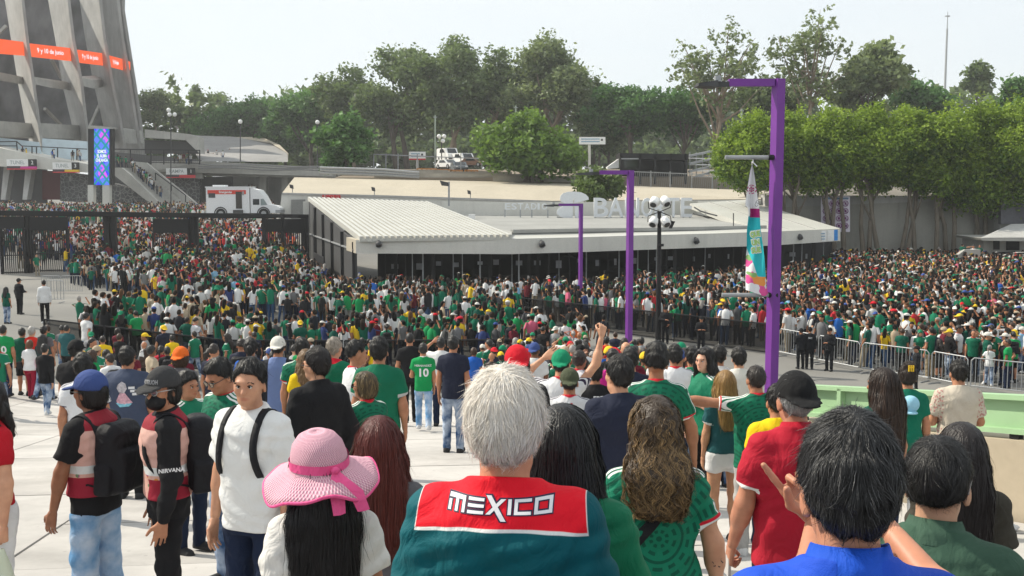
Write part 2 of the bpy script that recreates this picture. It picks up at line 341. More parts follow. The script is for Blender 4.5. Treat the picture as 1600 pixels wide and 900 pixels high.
def gate_sign(px, py, Y, w, h, word, num, stripe, label):
    c = at(px, py+h, Y); s = thing('entrance_sign', label, 'sign', tuple(c)); k = Y/1600; x0 = c.x-w*k/2; z0 = c.z; W, H = w*k, h*k
    part(MB().box(x0, x0+W*.72, Y-.2, Y, z0+H*.34, z0+H), 'name_panel', M['white'], s); part(MB().box(x0+W*.722, x0+W, Y-.2, Y, z0+H*.30, z0+H), 'number_panel', M['black'], s)
    part(MB().box(x0, x0+W*.45, Y-.2, Y, z0+H*.10, z0+H*.338), 'strip', plain('dark strip', (.05, .03, .04), .6), s); part(MB().box(x0+W*.452, x0+W, Y-.2, Y, z0+H*.10, z0+H*.298), 'strip', stripe, s); part(MB().box(x0, x0+W, Y-.22, Y, z0, z0+H*.098), 'strip', M['red'], s)
    text_on('lettering', word, (x0+W*.36, Y-.21, z0+H*.67), (1, 0, 0), (0, 0, 1), H*.5, plain('grey lettering', (.32, .36, .36), .6), s, .01, .005, W*.5); text_on('lettering', num, (x0+W*.86, Y-.21, z0+H*.66), (1, 0, 0), (0, 0, 1), H*.5, M['white'], s, .01, .005)
gate_sign(35, 249, 157, 46, 16, 'TUNEL', '2', plain('magenta', (.55, .03, .28), .5), 'white TUNEL 2 sign with magenta strip over the tunnel entrance')
gate_sign(104, 254, 157, 41, 16, 'TUNEL', '3', plain('yellow', (.75, .50, .03), .5), 'white TUNEL 3 sign with yellow strip beside the tall screen')
# tall screen on two legs
tz = plaza_z(at(155, 320, 140).x, 140).item(); tot = thing('video_totem', 'tall screen with violet and green diamonds on two concrete legs', 'screen', (at(155, 322, 140).x, 140, tz))
part(slab([(136, 198.5), (136, 201), (176, 201), (176, 198.5)], 139.5, (0, 1.6, 0)), 'cap', M['conc'], tot); part(slab([(137.5, 201), (137.5, 289), (175, 289), (175, 201)], 140, (0, 1, 0)), 'housing', M['black'], tot)
for a, b in ((137, 146), (160, 171)): part(slab([(a, 289), (a, 326), (b, 326), (b, 289)], 140, (0, .9, 0)), 'leg', M['beigew'], tot)
def _scr():
    t = NT('screen picture'); x = t.xyz(t.node('TexCoord').outputs['Generated']); u = t.math('MULTIPLY', x[0], 1.); v = t.math('MULTIPLY', x[2], 2.5)
    a = t.math('PINGPONG', t.math('ADD', t.math('ADD', u, v), .25), .5); b = t.math('PINGPONG', t.math('ADD', t.math('SUBTRACT', u, v), .25), .5); m = t.math('MINIMUM', t.math('ABSOLUTE', t.math('SUBTRACT', a, .25)), t.math('ABSOLUTE', t.math('SUBTRACT', b, .25)))
    c = t.mix(t.math('GREATER_THAN', t.math('FRACT', t.math('ADD', u, t.math('MULTIPLY', v, .5))), .5), (.05, .06, 1), (.75, .12, .9)); c = t.mix(t.math('GREATER_THAN', t.noise(.6, 1), .53), c, (.12, .22, 1)); c = t.mix(t.rng(m, .05, .09), (.0, .30, .35), c)
    e = t.node('Emission', {'Color': c, 'Strength': .95}); t.t.links.new(e.outputs[0], t.o.inputs['Surface']); return t.m
so = part(slab([(147, 201), (147, 289), (170.5, 289), (170.5, 201)], 139.9, (0, .08, 0)), 'screen', _scr(), tot)
for i, w in enumerate(('SOMOS', 'EL ALMA', 'CHILANGA')): text_on('lettering', w, at(159, 237+i*6.7, 139.8), (1, 0, 0), (0, 0, 1), .62, emit('white screen text', (.9, .95, 1), 1), tot, .02, .005, (1.15, 1.35, 1.65)[i])
# stairs, overpass and curved ramp behind
st = thing('staircase', 'wide concrete staircase with solid side walls descending right of the screen', 'stairs', (at(250, 320, 150).x, 150, 4.6))
part(slab([(176, 262), (176, 272), (250, 330), (262, 330), (206, 275), (190, 262)], 147, (0, .8, 0)), 'side_wall', M['conc'], st); part(slab([(205, 252), (205, 262), (300, 330), (312, 322), (228, 254)], 156, (0, .8, 0)), 'side_wall', M['conc'], st)
a0, a1, b0, b1 = at(190, 262, 148), at(222, 254, 155.8), at(262, 330, 148), at(300, 326, 155.8)
for i in range(18):
    f0, f1 = i/18, (i+1)/18; p, q = a0.lerp(b0, f0), a1.lerp(b1, f0); p2, q2 = a0.lerp(b0, f1), a1.lerp(b1, f1); mb = MB(); z = p2.z
    mb.hexa([Vector((p.x, p.y, z-.6)), Vector((p2.x, p2.y, z-.6)), Vector((q2.x, q2.y, z-.6)), Vector((q.x, q.y, z-.6))], [Vector((p.x, p.y, p.z)), Vector((p2.x, p2.y, p.z)), Vector((q2.x, q2.y, p.z)), Vector((q.x, q.y, p.z))]); part(mb, 'step', M['conc'], st)
hr = MB()
for a, b in (((206, 254), (206, 262)), ((206, 254), (226, 268)), ((243, 270), (290, 305)), ((243, 270), (243, 282)), ((268, 289), (268, 298)), ((290, 305), (290, 316))): hr.bar(at(*a, 150), at(*b, 150), .12)
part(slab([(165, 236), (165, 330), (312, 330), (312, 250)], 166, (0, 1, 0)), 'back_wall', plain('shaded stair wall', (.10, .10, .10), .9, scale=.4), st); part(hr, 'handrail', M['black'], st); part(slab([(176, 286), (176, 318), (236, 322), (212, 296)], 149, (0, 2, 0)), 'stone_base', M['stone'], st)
ov = thing('overpass', 'long concrete overpass on square columns behind the white truck', 'bridge', (at(400, 330, 165).x, 165, 4.5))
part(slab([(235, 252, 160), (235, 268, 160), (380, 272, 163), (520, 276, 166), (520, 262, 166), (320, 252, 161)], 165, (0, 14, 0)), 'deck', M['conc'], ov)
part(slab([(305, 271), (305, 274), (520, 279), (520, 276)], 166.5, (0, 10, 0)), 'soffit_beam', M['concd'], ov); pi = MB()
for k_ in range(3): pi.tube([at(310+20*i, 256+k_*3+i*.5+1.2*math.sin(i*1.1+k_), 159.3) for i in range(11)], .10, 5)
part(pi, 'cable', plain('grey pipe', (.2, .2, .2), .6), ov)
for x, w in ((405, 11), (440, 10)): part(slab([(x, 274), (x, 340), (x+w, 340), (x+w, 274)], 168, (0, 1.4, 0)), 'column', M['conc'], ov)
part(slab([(240, 268), (240, 335), (312, 335), (312, 272)], 164, (0, 1, 0)), 'abutment', M['stone'], ov); part(slab([(247, 262), (247, 277), (315, 279), (315, 264)], 162, (0, 1, 0)), 'abutment_band', M['conc'], ov)
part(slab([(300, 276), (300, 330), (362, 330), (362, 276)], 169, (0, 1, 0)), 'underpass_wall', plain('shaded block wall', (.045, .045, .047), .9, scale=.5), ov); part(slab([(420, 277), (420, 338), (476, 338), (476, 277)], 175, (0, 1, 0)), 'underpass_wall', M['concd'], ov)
gate_sign(283, 263, 160, 45, 15, 'RAMPA', '1', M['red'], 'white RAMPA 1 sign with red strip beside the stairs')
cw = thing('access_ramp', 'broad curving concrete ramp with cream parapet beyond the overpass', 'ramp', (at(330, 245, 190).x, 190, 9))
part(slab([(226, 202, 176), (226, 215, 176), (290, 219, 176), (312, 240, 172), (310, 214, 174), (292, 209, 176)], 190, (0, 3, 0)), 'outer_wall', M['conc'], cw)
mb = MB(); mb.add(pp([(290, 212, 215), (312, 252, 172), (450, 253, 172), (449, 238, 185), (425, 224, 205), (365, 214, 218)], 190), [(0, 1, 2, 3, 4, 5)]); part(mb, 'roadway', concrete('worn roadway', (.30, .295, .29), .25, .2), cw)
part(slab([(366, 214, 218), (368, 222, 216), (408, 223, 214), (436, 236, 198), (449, 251, 182), (450, 240, 182), (436, 226, 198), (408, 214, 214)], 200, (0, .6, 0)), 'cream_parapet', M['beige'], cw)
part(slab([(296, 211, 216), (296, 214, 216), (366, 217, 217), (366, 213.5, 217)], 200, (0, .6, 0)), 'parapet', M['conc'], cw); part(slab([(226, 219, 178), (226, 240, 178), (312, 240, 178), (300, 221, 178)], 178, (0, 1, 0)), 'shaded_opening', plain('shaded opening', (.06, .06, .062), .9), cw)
fn = thing('mesh_fence', 'black mesh fence along the overpass above the stairs', 'fence', (at(250, 255, 158).x, 158, at(250, 256, 158).z)); fm = MB(); fm.bar(at(176, 233, 158), at(312, 235, 158), .16)
for x in (204, 236, 256, 295, 312): part(MB().bar(at(x, 234, 158), at(x, 257, 158), .16), 'post', M['black'], fn)
fm.bar(at(176, 253, 158), at(312, 255, 158), .12)
for i in range(40): fm.bar(at(205+i*2.65, 234.5, 158), at(205+i*2.65, 254, 158), .03)
part(fm, 'mesh', M['black'], fn, kind='stuff')
# beige long building behind the ticket hall
lb = thing('long_building', 'long low building with cream sloping roof behind the ticket hall', 'building', (at(700, 330, 108).x, 108, 1.5))
part(slab([(440, 303, 106), (436, 345, 106), (480, 360, 106), (800, 360, 106), (1210, 360, 100), (1210, 312, 100), (860, 315, 106), (600, 307, 106)], 106, (0, 3, 0)), 'front_wall', M['beigew'], lb)
mb = MB(); mb.add(pp([(440, 302.5, 106), (600, 306, 106), (860, 314, 106), (1210, 311, 100), (1330, 330, 98), (1330, 305, 112), (1170, 297, 114), (800, 284, 122), (460, 277, 122)], 110), [(0, 1, 2, 3, 4, 5, 6, 7, 8)]); part(mb, 'sloping_roof', M['beige'], lb)
part(slab([(440, 301, 105.9), (440, 304, 105.9), (600, 308, 105.9), (860, 316.5, 105.9), (860, 313.5, 105.9), (600, 305, 105.9)], 106, (0, .5, 0)), 'roof_edge', M['concd'], lb); part(slab([(455, 312), (455, 345), (477, 345), (477, 311.5)], 105.8, (0, .1, 0)), 'doorway', plain('doorway shade', (.22, .22, .21), .9), lb)
part(slab([(356, 274), (356, 340), (430, 340), (430, 274)], 182, (0, 1, 0)), 'underpass_wall', M['concd'], ov)
text_on('lettering', 'EL DEMOLEDOR', at(518, 308.5, 105.4), (1, 0, 0), (0, 0, 1), .6, M['red'], lb, .04, .08, 29*105/1600)
for x, y, lab in ((455, 291, 'small floodlight at the left end of the cream roof'), (583, 295, 'small floodlight on the cream roof above the white ribbed roof'), (733, 300, 'small floodlight on the cream roof right of the tall lamp post'), (994, 303, 'small floodlight on the cream roof above the BANORTE letters')):
    f = thing('floodlight', lab, 'floodlight', tuple(at(x+2, y+10, 106)), 0, 'small floodlights along the cream roof'); part(MB().bar(at(x+2, y+10, 106), at(x+2, y, 106), .07), 'stalk', M['steel'], f); part(slab([(x-3, y-3), (x-2, y+3), (x+3, y+4), (x+2, y-2)], 105.8, (0, .35, 0)), 'lamp_head', M['dgrey'], f)
f = thing('floodlight', 'larger floodlight on a tall steel post at the white roof corner', 'floodlight', tuple(at(702, 322, 84))); part(MB().bar(at(701.5, 322, 84), at(701.5, 284, 84), .14), 'post', M['steel'], f); part(slab([(687, 282), (690, 290), (701, 291), (700, 285)], 83.8, (0, .5, 0)), 'lamp_head', M['dgrey'], f)
# ------------------------------------------------------------------ ticket hall
th = thing('ticket_hall', 'low ticket hall with white ribbed roof and long pale fascia', 'building', (0, 68, 0))
FL, FR, BR, BL = at(562, 374, 60), at(800, 371, 60), at(668, 318, 82), at(481, 311, 85)
u = Vector((0, 0, 1)); mb = MB(); mb.hexa([FL-u*.14, FR-u*.14, BR-u*.14, BL-u*.14], [FL, FR, BR, BL]); part(mb, 'ribbed_roof', M['roofw'], th)
for i in range(25):
    t = (i+.3)/24.6
    if t < 1: part(MB().bar(FL.lerp(FR, t)+u*.055, BL.lerp(BR, t)+u*.07, .22, .24), 'roof_rib', M['roofw'], th)
fpx = [(556, 396, 60.2, 375), (800, 397, 60, 374), (905, 394, 62.0, 371.5), (1000, 390.5, 64, 368.5), (1100, 387, 66.4, 366), (1200, 384, 69, 363), (1313, 376.5, 74.5, 358)]
for i, (a, b) in enumerate(zip(fpx[:-1], fpx[1:])):
    A0, A1, B0, B1 = at(a[0], a[1], a[2]), at(a[0], a[3], a[2]), at(b[0], b[1], b[2]), at(b[0], b[3], b[2]); o = Vector((.05, .5, 0)); part(MB().hexa([A0, B0, B0+o, A0+o], [A1, B1, B1+o, A1+o]), 'fascia', M['beigew'], th)
    if i >= 1:
        s0, s1 = Vector((-.6, 2.0, .16)), Vector((-.6, 2.0, .16)); part(MB().hexa([A1-u*.1+Vector((0, .02, 0)), B1-u*.1+Vector((0, .02, 0)), B1+s1-u*.1, A1+s0-u*.1], [A1+u*.03, B1+u*.03, B1+s1, A1+s0]), 'roof_edge', M['roofw'], th)
A = at(556, 396, 60.2); B = at(556, 375, 60.2); part(MB().hexa([A+Vector((-.0, 0, 0)), A+Vector((.3, .02, 0)), A+Vector((-.5, 1.5, .1)), A+Vector((-.8, 1.5, .1))], [B, B+Vector((.3, .02, 0)), B+Vector((-.5, 1.5, .1)), B+Vector((-.8, 1.5, .1))]), 'fascia', M['beige'], th)
# flat grey roof with its kerb and the raised right wing
fr_ = [at(800, 362, 62.5), at(905, 360, 64.5), at(1000, 359, 66.5), at(1100, 357, 69), at(1195, 355, 72)]; bk_ = [at(690, 336, 88), at(800, 337, 90), at(900, 337, 91), at(1000, 336, 92), at(1090, 335, 93)]
mb = MB()
for i in range(4): mb.add([fr_[i], fr_[i+1], bk_[i+1], bk_[i]], [(0, 1, 2, 3)])
mb.add([at(800, 371, 60.5), fr_[0], bk_[0]], [(0, 1, 2)]); part(mb, 'flat_roof', M['roofg'], th)
for i in range(4): part(MB().bar(fr_[i]+u*.02, fr_[i+1]+u*.02, .35, .22), 'roof_kerb', M['roofg'], th)
for i in range(4):
    a, b = fr_[i], fr_[i+1]; q = [Vector((v[0], v[1], v[2])) for v in (at(fpx[i+1][0], fpx[i+1][3]-3.2, fpx[i+1][2]+2.0), at(fpx[i+2][0], fpx[i+2][3]-3.2, fpx[i+2][2]+2.0))]; mb = MB(); mb.add([q[0]-u*.06, q[1]-u*.06, b-u*.05, a-u*.05], [(0, 1, 2, 3)]); part(mb, 'gutter', M['roofg'], th)
bw = MB()
for i in range(4): bw.add([bk_[i], bk_[i+1], bk_[i+1]+u*1.2, bk_[i]+u*1.2], [(0, 1, 2, 3)])
part(bw, 'back_upstand', M['beigew'], th)
W4 = [at(1078, 318, 91), at(1165, 312, 96), at(1313, 357, 75), at(1192, 361, 70.5)]; part(MB().hexa([p-u*.45 for p in (W4[3], W4[2], W4[1], W4[0])], [W4[3], W4[2], W4[1], W4[0]]), 'raised_wing', M['roofw'], th)
seam = MB()
for t in (.33, .66): seam.bar(W4[0].lerp(W4[1], t)+u*.03, W4[3].lerp(W4[2], t)+u*.03, .06)
part(seam, 'wing_seam', M['roofg'], th)
part(slab([(1277, 361.5), (1277, 378), (1291.5, 377), (1291.5, 360.3)], 73.0, (.02, .05, 0)), 'notice', M['white'], th); part(slab([(1292.5, 360.2), (1292.5, 377), (1303, 376), (1303, 359.3)], 73.4, (.02, .05, 0)), 'notice', M['white'], th); part(slab([(1303.3, 359.3), (1303.3, 376), (1309, 375.6), (1309, 358.8)], 73.8, (.02, .05, 0)), 'notice', plain('sky blue print', (.04, .25, .65), .5), th)
for i in range(3):
    part(slab([(1279, 364.5+i*4.3), (1279, 366+i*4.3), (1289, 365.5+i*4.3), (1289, 364+i*4.3)], 72.95, (.01, .02, 0)), 'notice_print', plain('print blue', (.25, .38, .5), .6), th)
# dark interior under the fascia
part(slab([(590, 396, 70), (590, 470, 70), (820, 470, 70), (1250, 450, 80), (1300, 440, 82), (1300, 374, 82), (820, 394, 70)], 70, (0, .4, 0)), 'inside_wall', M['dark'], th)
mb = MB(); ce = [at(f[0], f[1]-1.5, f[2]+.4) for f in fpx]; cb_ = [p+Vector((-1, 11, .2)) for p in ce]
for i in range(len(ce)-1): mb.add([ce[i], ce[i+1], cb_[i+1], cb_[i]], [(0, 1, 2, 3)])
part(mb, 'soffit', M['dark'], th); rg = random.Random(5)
for i in range(46):
    x = 600+i*15.2+rg.uniform(-3, 3); Y = float(np.interp(x, [f[0] for f in fpx], [f[2] for f in fpx]))+rg.choice([1.5, 3, 5]); top = float(np.interp(x, [f[0] for f in fpx], [f[1] for f in fpx])); zt = at(x, top-2, Y).z; xx = at(x, 400, Y).x; w = rg.choice([.05, .08, .22]); part(MB().box(xx-w/2, xx+w/2, Y, Y+w, 0, zt), 'column', M['steel'] if w < .1 and rg.random() < .55 else M['black'], th)
for i in range(22):
    x = 615+i*31+rg.uniform(-8, 8); Y = float(np.interp(x, [f[0] for f in fpx], [f[2] for f in fpx]))+6; c = at(x, float(np.interp(x, [600, 1300], [408, 392]))+rg.uniform(0, 6), Y); w, h = rg.uniform(.1, .5), rg.uniform(.2, .5); part(MB().box(c.x, c.x+w, Y-.05, Y, c.z-h, c.z), 'bright_gap_plate', plain('painted bright gap', (.45, .46, .48), .6), th)  # pale plates painted as the bright gaps in the dark back wall
# left end: dark sheet wall with frames
g0, g1 = at(555, 396, 60.6), at(483, 330, 84.6); zL = 0.; P = lambda t, z: Vector((g0.x+(g1.x-g0.x)*t, g0.y+(g1.y-g0.y)*t, z)); top = lambda t: (FL.z-.2)+((BL.z-.2)-(FL.z-.2))*t
for i in range(5):
    t0, t1 = i/5+.006, (i+1)/5-.006; o = Vector((.12, .04, 0)); zt = lambda t: min(top(t), 3.05); part(MB().hexa([P(t0, 0), P(t1, 0), P(t1, 0)+o, P(t0, 0)+o], [P(t0, zt(t0)), P(t1, zt(t1)), P(t1, zt(t1))+o, P(t0, zt(t0))+o]), 'wall_panel', M['dgrey'], th)
    if top(t1) > 3.2: part(MB().hexa([P(t0, 3.12), P(t1, 3.12), P(t1, 3.12)+o, P(t0, 3.12)+o], [P(t0, max(3.14, top(t0))), P(t1, top(t1)), P(t1, top(t1))+o, P(t0, max(3.14, top(t0)))+o]), 'wall_panel', M['dgrey'], th)
    part(MB().bar(P(t0, 0)-o*.6, P(t0, top(t0))-o*.6, .16), 'wall_post', M['black'], th)
part(MB().bar(P(0, 3.09)-Vector((.1, .03, 0)), P(1, 3.09)-Vector((.1, .03, 0)), .09), 'wall_rail', M['steel'], th); part(MB().bar(P(1, 0)-Vector((.2, 0, 0)), P(1, top(1))-Vector((.2, 0, 0)), .5), 'wall_post', M['beigew'], th)
dr = MB(); dr.hexa([P(.30, 0)+Vector((-1.0, 0, 0)), P(.52, 0)+Vector((-1.0, 0, 0)), P(.52, 0)+Vector((-.93, 0, 0)), P(.30, 0)+Vector((-.93, 0, 0))], [P(.30, 2.2)+Vector((-1.0, 0, 0)), P(.52, 2.2)+Vector((-1.0, 0, 0)), P(.52, 2.2)+Vector((-.93, 0, 0)), P(.30, 2.2)+Vector((-.93, 0, 0))]); part(dr, 'door', M['black'], th)
for x, y in ((592, 381), (847, 381), (1088, 376), (1250, 370)):
    Y = float(np.interp(x, [f[0] for f in fpx], [f[2] for f in fpx])); c = at(x, y, Y-.25); l = MB(); l.tube([c+Vector((-.05, .25, .2)), c+Vector((0, 0, .05)), c+Vector((.02, -.12, -.12))], [.05, .16, .19], 10); fo = thing('wall_lamp', {592: 'round wall lamp on the fascia near its left corner', 847: 'round wall lamp on the fascia left of the purple posts', 1088: 'small spotlight on the fascia right of the floodlight mast', 1250: 'small spotlight on the fascia near the blue notices'}[x], 'lamp', tuple(c)); part(l, 'lamp_head', M['dgrey'], fo, True)
    part(MB().tube([c+Vector((.18*math.cos(a), -.06, -.05+.2*math.sin(a))) for a in np.linspace(0, 6.28, 14)], .02, 5), 'guard_ring', M['steel'], fo)
# roof lettering
LY = 86.; lt = thing('roof_sign', 'large white raised letters reading ESTADIO B BANORTE on the ticket hall roof', 'sign', tuple(at(940, 342, LY))); k = LY/1600
wl = plain('white letter face', (.66, .68, .70), .5, var=.03)
def letter(ch, x0, x1, y0, y1, th_=.32, Y=LY, name='letter'):
    me = text_mesh(ch, 1., .012, .5); n = len(me.vertices); a = np.empty(n*3, np.float32); me.vertices.foreach_get('co', a); a = a.reshape(-1, 3); a -= a.min(0); a /= np.maximum(a.max(0), 1e-5); A, B = at(x0, y1, Y), at(x1, y0, Y)
    v = np.stack([A.x+a[:, 0]*(B.x-A.x), Y-a[:, 2]*th_+th_, A.z+a[:, 1]*(B.z-A.z)], 1); me.vertices.foreach_set('co', v.astype(np.float32).ravel()); me.update(); o = link(name, me, wl, lt); o.matrix_parent_inverse = Matrix.Translation(-lt.location); return o
for ch, a, b in (('B', 928, 951), ('A', 950, 974.5), ('N', 977, 999), ('O', 1002, 1021), ('R', 1023, 1041), ('T', 1043, 1062), ('E', 1064, 1082)): letter(ch, a, b, 309, 339)
for ch, a in zip('ESTADIO', (789, 799, 809, 819.5, 830, 840, 846.5)): letter(ch, a, a+(8.6 if ch != 'I' else 3.4), 317.5, 327.5, .25)
PS = lambda a, b, w: part(MB().bar(a, b, w), 'letter_post', M['steel'], lt)
for x in (789, 813, 831, 856): PS(at(x, 327.5, LY+.1), at(x, 343, LY+.1), .1)
for x in (930, 948, 955, 972, 980, 995, 1004, 1020, 1027, 1040, 1052, 1068, 1078): PS(at(x, 339, LY+.1), at(x, 343, LY+.1), .12)
PS(at(928, 340.5, LY+.1), at(976, 340.5, LY+.1), .08); PS(at(870, 339, LY), at(905, 343, LY), .1)
lb_ = MB()
for lobe in ([(875, 311), (876, 306), (880, 302), (888, 299.5), (898, 299.3), (908, 300.5), (915, 303.5), (919.5, 308), (920, 312), (897.5, 317.5), (896.8, 307.5), (895.3, 317.5), (884, 318.5), (877, 315)], [(870, 334), (870.5, 329), (874, 325), (881, 321.5), (895, 320.5), (895, 341.5), (885, 341.5), (876, 339)], [(898.5, 320.5), (907, 321), (911, 327), (911, 335), (907, 340), (898.5, 341.5)]): lb_.prism(pp(lobe, LY-.2), (0, .35, 0))
part(lb_, 'emblem', wl, lt)
ac = thing('roof_unit', 'small white box unit on the grey roof beside the ribbed roof', 'roof unit', tuple(at(738, 342, 80))); part(slab([(732, 335), (732, 342), (742, 342), (742, 335)], 80, (0, .5, 0)), 'casing', M['white'], ac)
cz = MB(); cz.tube([at(1085, 324, 88), at(1095, 330, 84), at(1108, 334, 82), at(1120, 337, 80)], .06, 5); cz.tube([at(1083, 334, 84), at(1100, 338, 81)], .05, 5); tag(cz.build('roof_cable', M['black']), 'loose dark cables lying on the grey roof right of the letters', 'cable')
for x0, y0, x1, y1, lab in ((787, 318, 787, 343, 'a'), (1146, 333, 1146, 353, 'b')):
    if lab == 'b': tag(part(MB().bar(at(x0, y0, 72), at(x1, y1, 72), .06), 'roof_pole', M['dgrey'], None), 'thin dark pole standing on the roof beside the raised wing', 'pole')
# ------------------------------------------------------------------ black gates at the left
gt = thing('gate_line', 'tall black gate structure with top beam spanning the left entrance', 'gate', (at(240, 430, 77).x, 77, .6)); GYl = lambda x: float(np.interp(x, [-60, 0, 480], [73, 74, 82]))
def gz_(x): Y = GYl(x); return plaza_z(at(x, 430, Y).x, Y).item()
gp_ = lambda x, y: at(x, y, GYl(x))
part(MB().bar(gp_(-60, 331), gp_(482, 338), .26, .30), 'top_beam', M['black'], gt); part(MB().bar(gp_(-60, 335.5), gp_(430, 340.5), .10, .10), 'lower_rail', M['black'], gt)
for x, w in ((40.5, .22), (45.5, .16), (165, .42), (175.5, .38), (300.5, .30), (306, .25), (296, .12), (412, .32), (441, .25), (473, .3), (479, .25)):
    a = gp_(x, 337); part(MB().box(a.x-w/2, a.x+w/2, a.y, a.y+w, gz_(x)-.1, a.z), 'post', M['black'], gt)
for n_, (x0, x1, y0, ym) in enumerate(((-40, -4, 338, 357), (0, 38, 338, 357), (48, 106, 339, 360), (239, 295, 342, 364), (415, 440, 342, 362), (443, 474, 342, 364))):
    lab = ('black gate leaf half cut by the left picture edge', 'black barred gate leaf at the far left beside the twin posts', 'wide black barred gate leaf right of the twin posts', 'black barred gate leaf in the middle of the entrance', 'narrow angled black gate leaf near the ticket hall', 'black barred gate leaf against the ticket hall wall')[n_]
    if x1 < 0: continue
    Y0 = GYl(x0)-.1; lf = thing('gate_leaf', lab, 'gate', (gp_(x0, 430).x, Y0, gz_(x0)), 0, 'black barred gate leaves'); zb = gz_((x0+x1)/2)
    a, b, c, d = gp_(x0, y0), gp_(x1, y0), gp_(x1, ym), gp_(x0, ym); o = Vector((0, .08, 0)); part(MB().hexa([d-o, c-o, c+o, d+o], [a-o, b-o, b+o, a+o]), 'header_panel', plain('black sheet', (.016, .016, .018), .6), lf)
    for t in (0, 1): q = d.lerp(c, t); part(MB().box(q.x-.07, q.x+.07, q.y-.07, q.y+.07, zb, q.z), 'stile', M['black'], lf)
    for z in (.1, 1.35, ): part(MB().bar(Vector((d.x, d.y, zb+z)), Vector((c.x, c.y, zb+z)), .09), 'rail', M['black'], lf)
    n = max(6, int((x1-x0)/3.1))
    for i in range(1, n): q = d.lerp(c, i/n); part(MB().box(q.x-.03, q.x+.03, q.y-.03, q.y+.03, zb, q.z), 'bar', M['black'], lf)
# ------------------------------------------------------------------ right: retaining wall, notice, small booth
rw = thing('retaining_wall', 'tall grey retaining wall behind the dense crowd, ficus trunks against it', 'wall', (at(1400, 420, 90).x, 90, 0))
part(MB().prism([at(1195, 325, 90.5), Vector((at(1195, 430, 90.5).x, 90.5, -.2)), Vector((at(1565, 430, 89).x, 89, -.2)), at(1565, 307, 89)], (0, 1.2, 0)), 'wall_face', concrete('stained grey wall', (.42, .41, .37), .25, .2, 5, streak=.5), rw); part(MB().prism([at(1195, 305, 90.4), at(1195, 325, 90.4), at(1565, 310, 88.9), at(1565, 306.5, 88.9)], (0, 1.4, 0)), 'coping', M['concd'], rw)
part(MB().prism([at(1562, 306, 87.5), Vector((at(1562, 430, 87.5).x, 87.5, -.2)), Vector((at(1800, 430, 86).x, 86, -.2)), at(1800, 306, 86)], (0, 1.2, 0)), 'wall_face', concrete('pale grey wall', (.40, .40, .38), .2, .2, 5, streak=.3), rw); part(slab([(1564, 318), (1564, 350), (1640, 349), (1640, 317)], 86.6, (0, .5, 0)), 'shutter', plain('grey shutter', (.10, .10, .115), .6), rw)
bn = thing('rules_banner', 'white banner with rows of violet prohibition circles on the grey wall', 'banner', tuple(at(1306, 362, 88.3))); part(slab([(1283, 307), (1283, 362), (1328, 362.5), (1328, 307)], 88.3, (0, .06, 0)), 'sheet', plain('banner cloth', (.62, .58, .66), .7, var=.05), bn); cm = plain('violet print', (.16, .02, .16), .6); rgb = random.Random(2)
for r in range(4):
    for c in range(4):
        x, y = 1290+c*10.4, 318+r*11.6; ctr = at(x, y, 88.22); rr = 4.1*88/1600; rb = MB(); rb.tube([ctr+Vector((rr*math.cos(a), 0, rr*math.sin(a))) for a in np.linspace(0, 6.283, 15)], .032, 4, False); rb.bar(ctr+Vector((-rr*.7, 0, rr*.7)), ctr+Vector((rr*.7, 0, -rr*.7)), .05, .03); w = rgb.uniform(.05, .11); rb.box(ctr.x-w, ctr.x+w, ctr.y+.004, ctr.y+.02, ctr.z-.10, ctr.z+.10); part(rb, 'prohibition_mark', cm, bn)
part(slab([(1286, 308.5), (1286, 311.5), (1326, 311.5), (1326, 308.5)], 88.25, (0, .03, 0)), 'title_strip', plain('blue print', (.12, .2, .3), .6), bn)
bo = thing('ticket_booth', 'low grey booth with flat canopy and dark openings at the right wall', 'booth', (at(1590, 400, 82).x, 82, 1.8))
part(slab([(1532, 372, 80), (1535, 376, 80), (1680, 378, 80), (1680, 371, 80)], 80, (.6, 6, 0)), 'canopy', M['conc'], bo); mb = MB(); mb.add(pp([(1532, 371.5, 80), (1680, 370.5, 80), (1680, 348, 84), (1580, 350, 84)], 80), [(0, 1, 2, 3)]); part(mb, 'canopy_roof', M['concd'], bo)
part(slab([(1537, 376), (1537, 412), (1690, 412), (1690, 376)], 82.2, (0, 4, 0)), 'booth_wall', M['conc'], bo); part(slab([(1553, 375.5), (1553, 390), (1562, 390), (1562, 375.5)], 82.1, (0, .2, 0)), 'opening', M['dark'], bo); part(slab([(1573, 377), (1573, 391), (1593, 391), (1593, 377)], 82.1, (0, .2, 0)), 'opening', M['dark'], bo)
for n_, (x, lab) in enumerate(((1470, 'sloping concrete stair wall left of the two standing men'), (1552, 'sloping concrete stair wall under the booth canopy'), (1578, 'sloping concrete stair wall nearest the right picture edge'))):
    y = 413+n_*1.5; s_ = thing('stair_wall', lab, 'wall', tuple(at(x, 425, 79-n_))); sl_ = [(x-2, y+8), (x+38, y-23+n_*3), (x+62, y-23+n_*3), (x+62, y+14), (x-2, y+14)]; part(slab(sl_[::-1], 79-n_*1.2, (0, .5, 0)), 'wall_body', M['conc'], s_)
    if n_: rr = MB(); q = 78.4-n_*1.2; [rr.bar(at(a, b, q), at(c, d, q), .10) for a, b, c, d in ((x+2, y-19, x+34, y-21), (x+2, y-19, x+2, y-3), (x+13, y-20, x+13, y-9), (x+2, y-11, x+14, y-12))]; part(rr, 'handrail', M['black'], s_)
part(slab([(1455, 405), (1455, 424), (1560, 424), (1560, 409)], 80.2, (0, 3, 0)), 'landing', M['conc'], s_)
